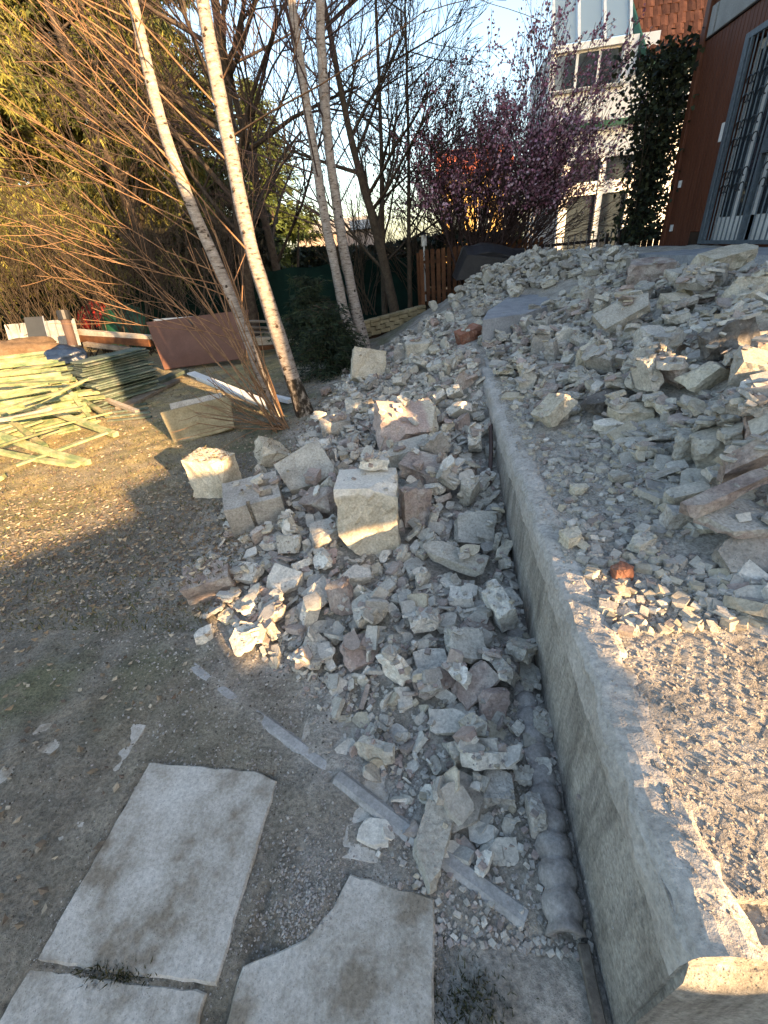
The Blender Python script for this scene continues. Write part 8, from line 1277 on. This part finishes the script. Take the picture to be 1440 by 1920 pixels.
mb = MB(); mb.bar((rx0 + .15 - WX, -.3, rz0 - .15 - WZ), (rx0 - .75 - WX, dy_ * 3.6 - .3, rz0 + dz_ * 3.6 - WZ), .06, .30); mb.build('green_verge', 'green_trim', e); wb_('eave_gutter', (rx0 - .05, 17.65, rz0 - .2), (rx0 + 5, 17.8, rz0 - .05), 'green_trim'); wb_('gable_wall', (xR + .76, 18.0, zB - .5), (rx0 + 5, 18.2, rz0 - .2), 'white_render')
e = empty('wire_trellis', (2.6, 17.8, .6), 'tall thin grey poles beside the glazed bay', 'trellis')
for k in range(6): MB().tube([(.12 * k, .05 * k, 0), (.16 * k - .05, .05 * k, 8.2)], .012, 5).build('pole', 'zinc', e)
MB().tube([(-.1, .1, 5.2), (.75, .2, 7.0)], .012, 5).build('brace', 'zinc', e)
# yellow house far behind
Y0 = 32; a, b = at(828, 380, Y=Y0), at(958, 300, Y=Y0); e = empty('yellow_house', (a.x, Y0, -.4), 'yellow house with a red roof far behind the flowering tree', 'house'); W_ = b.x - a.x
MB().box((0, 0, 0), (W_, 6, b.z)).build('wall', 'yellow_render', e); MB().add([(-.3, -.4, b.z), (W_ + .3, -.4, b.z), (W_ + .3, 3, b.z + 1.6), (-.3, 3, b.z + 1.6), (-.3, 6.4, b.z), (W_ + .3, 6.4, b.z)], [(0, 1, 2, 3), (3, 2, 5, 4), (0, 3, 4), (1, 5, 2)]).build('roof', 'red_roof', e)
for k in range(3): wd = MB().box((.6 + k * 1.5, -.04, 2.4), (1.3 + k * 1.5, .02, 3.6)).build('window', 'white_pvc', e); MB().box((.66 + k * 1.5, -.05, 2.46), (1.24 + k * 1.5, -.042, 3.54)).build('pane', 'glass_dark', wd)
Y0 = 40; a, b = at(560, 470, Y=Y0), at(690, 430, Y=Y0); e = empty('far_house', (a.x, Y0, 0), 'pale pinkish house far away between the birch trunks', 'house'); W_ = b.x - a.x; MB().box((0, 0, 0), (W_, 6, 3.0)).build('wall', 'rubble_pink', e); MB().add([(-.3, -.4, 3), (W_ + .3, -.4, 3), (W_ + .3, 3, 4), (-.3, 3, 4), (-.3, 6.4, 3), (W_ + .3, 6.4, 3)], [(0, 1, 2, 3), (3, 2, 5, 4), (0, 3, 4), (1, 5, 2)]).build('roof', 'rubble_grey', e)

# ------------------------------------------------------------ unseen wall added behind the camera to the right: its gaps shape the sunlight
WD = 6.0; tn = math.tan(SUN_EL); hh = lambda h: h + WD * tn
us = [-7, .25, .95, 1.30, 1.92, 2.16, 2.45, 4.02, 4.9, 8.2]; hs = [-9, .42, .625, .76, .95, 1.03, 1.12, 1.25, 3.4, 6.3, 8.5]; zs2 = [0] + [hh(h) for h in hs[1:]]
def solid(i, j):
    u = (us[i] + us[i + 1]) / 2; h = (hs[j] + hs[j + 1]) / 2
    if .25 < u < 1.30 and .42 < h < (.625 if u < .95 else .76): return False      # low gap
    if 2.45 < u < 4.02 and 1.03 < h < 1.25: return False                        # gap shaped for the terrace sun patch
    top = .95 if u < .25 else 1.12 if u < .95 else 3.4 if u < 1.92 else 1.12 if u < 2.16 else 6.3 if u < 4.9 else 8.5
    return h < top
M = Matrix(((1, 0, 0, 0), (0, 0, 1, -WD), (0, 1, 0, 0), (0, 0, 0, 1))); e = empty('sun_blocker_wall', (0, 0, 0), 'added unseen wall with gaps behind the viewer, blocking and shaping the sunlight', 'blocker', None, (0, 0, math.pi / 4)); mb = MB(); grid_prism(mb, us, zs2, solid, -.1, .05, M); mb.build('wall', 'wall_concrete', e)

u_, w_ = 16.4, 5.0; evergreen('shade_pine', 'unseen pine added right of the red brown house to shade the white house', Vector(((u_ + w_) / math.sqrt(2), (u_ - w_) / math.sqrt(2), .9)), 13.5, 2.8, 91, DG, .5, 200, .2, 60, .4, None, False, .22)  # added out of view, crown placed to cast shade on the white house
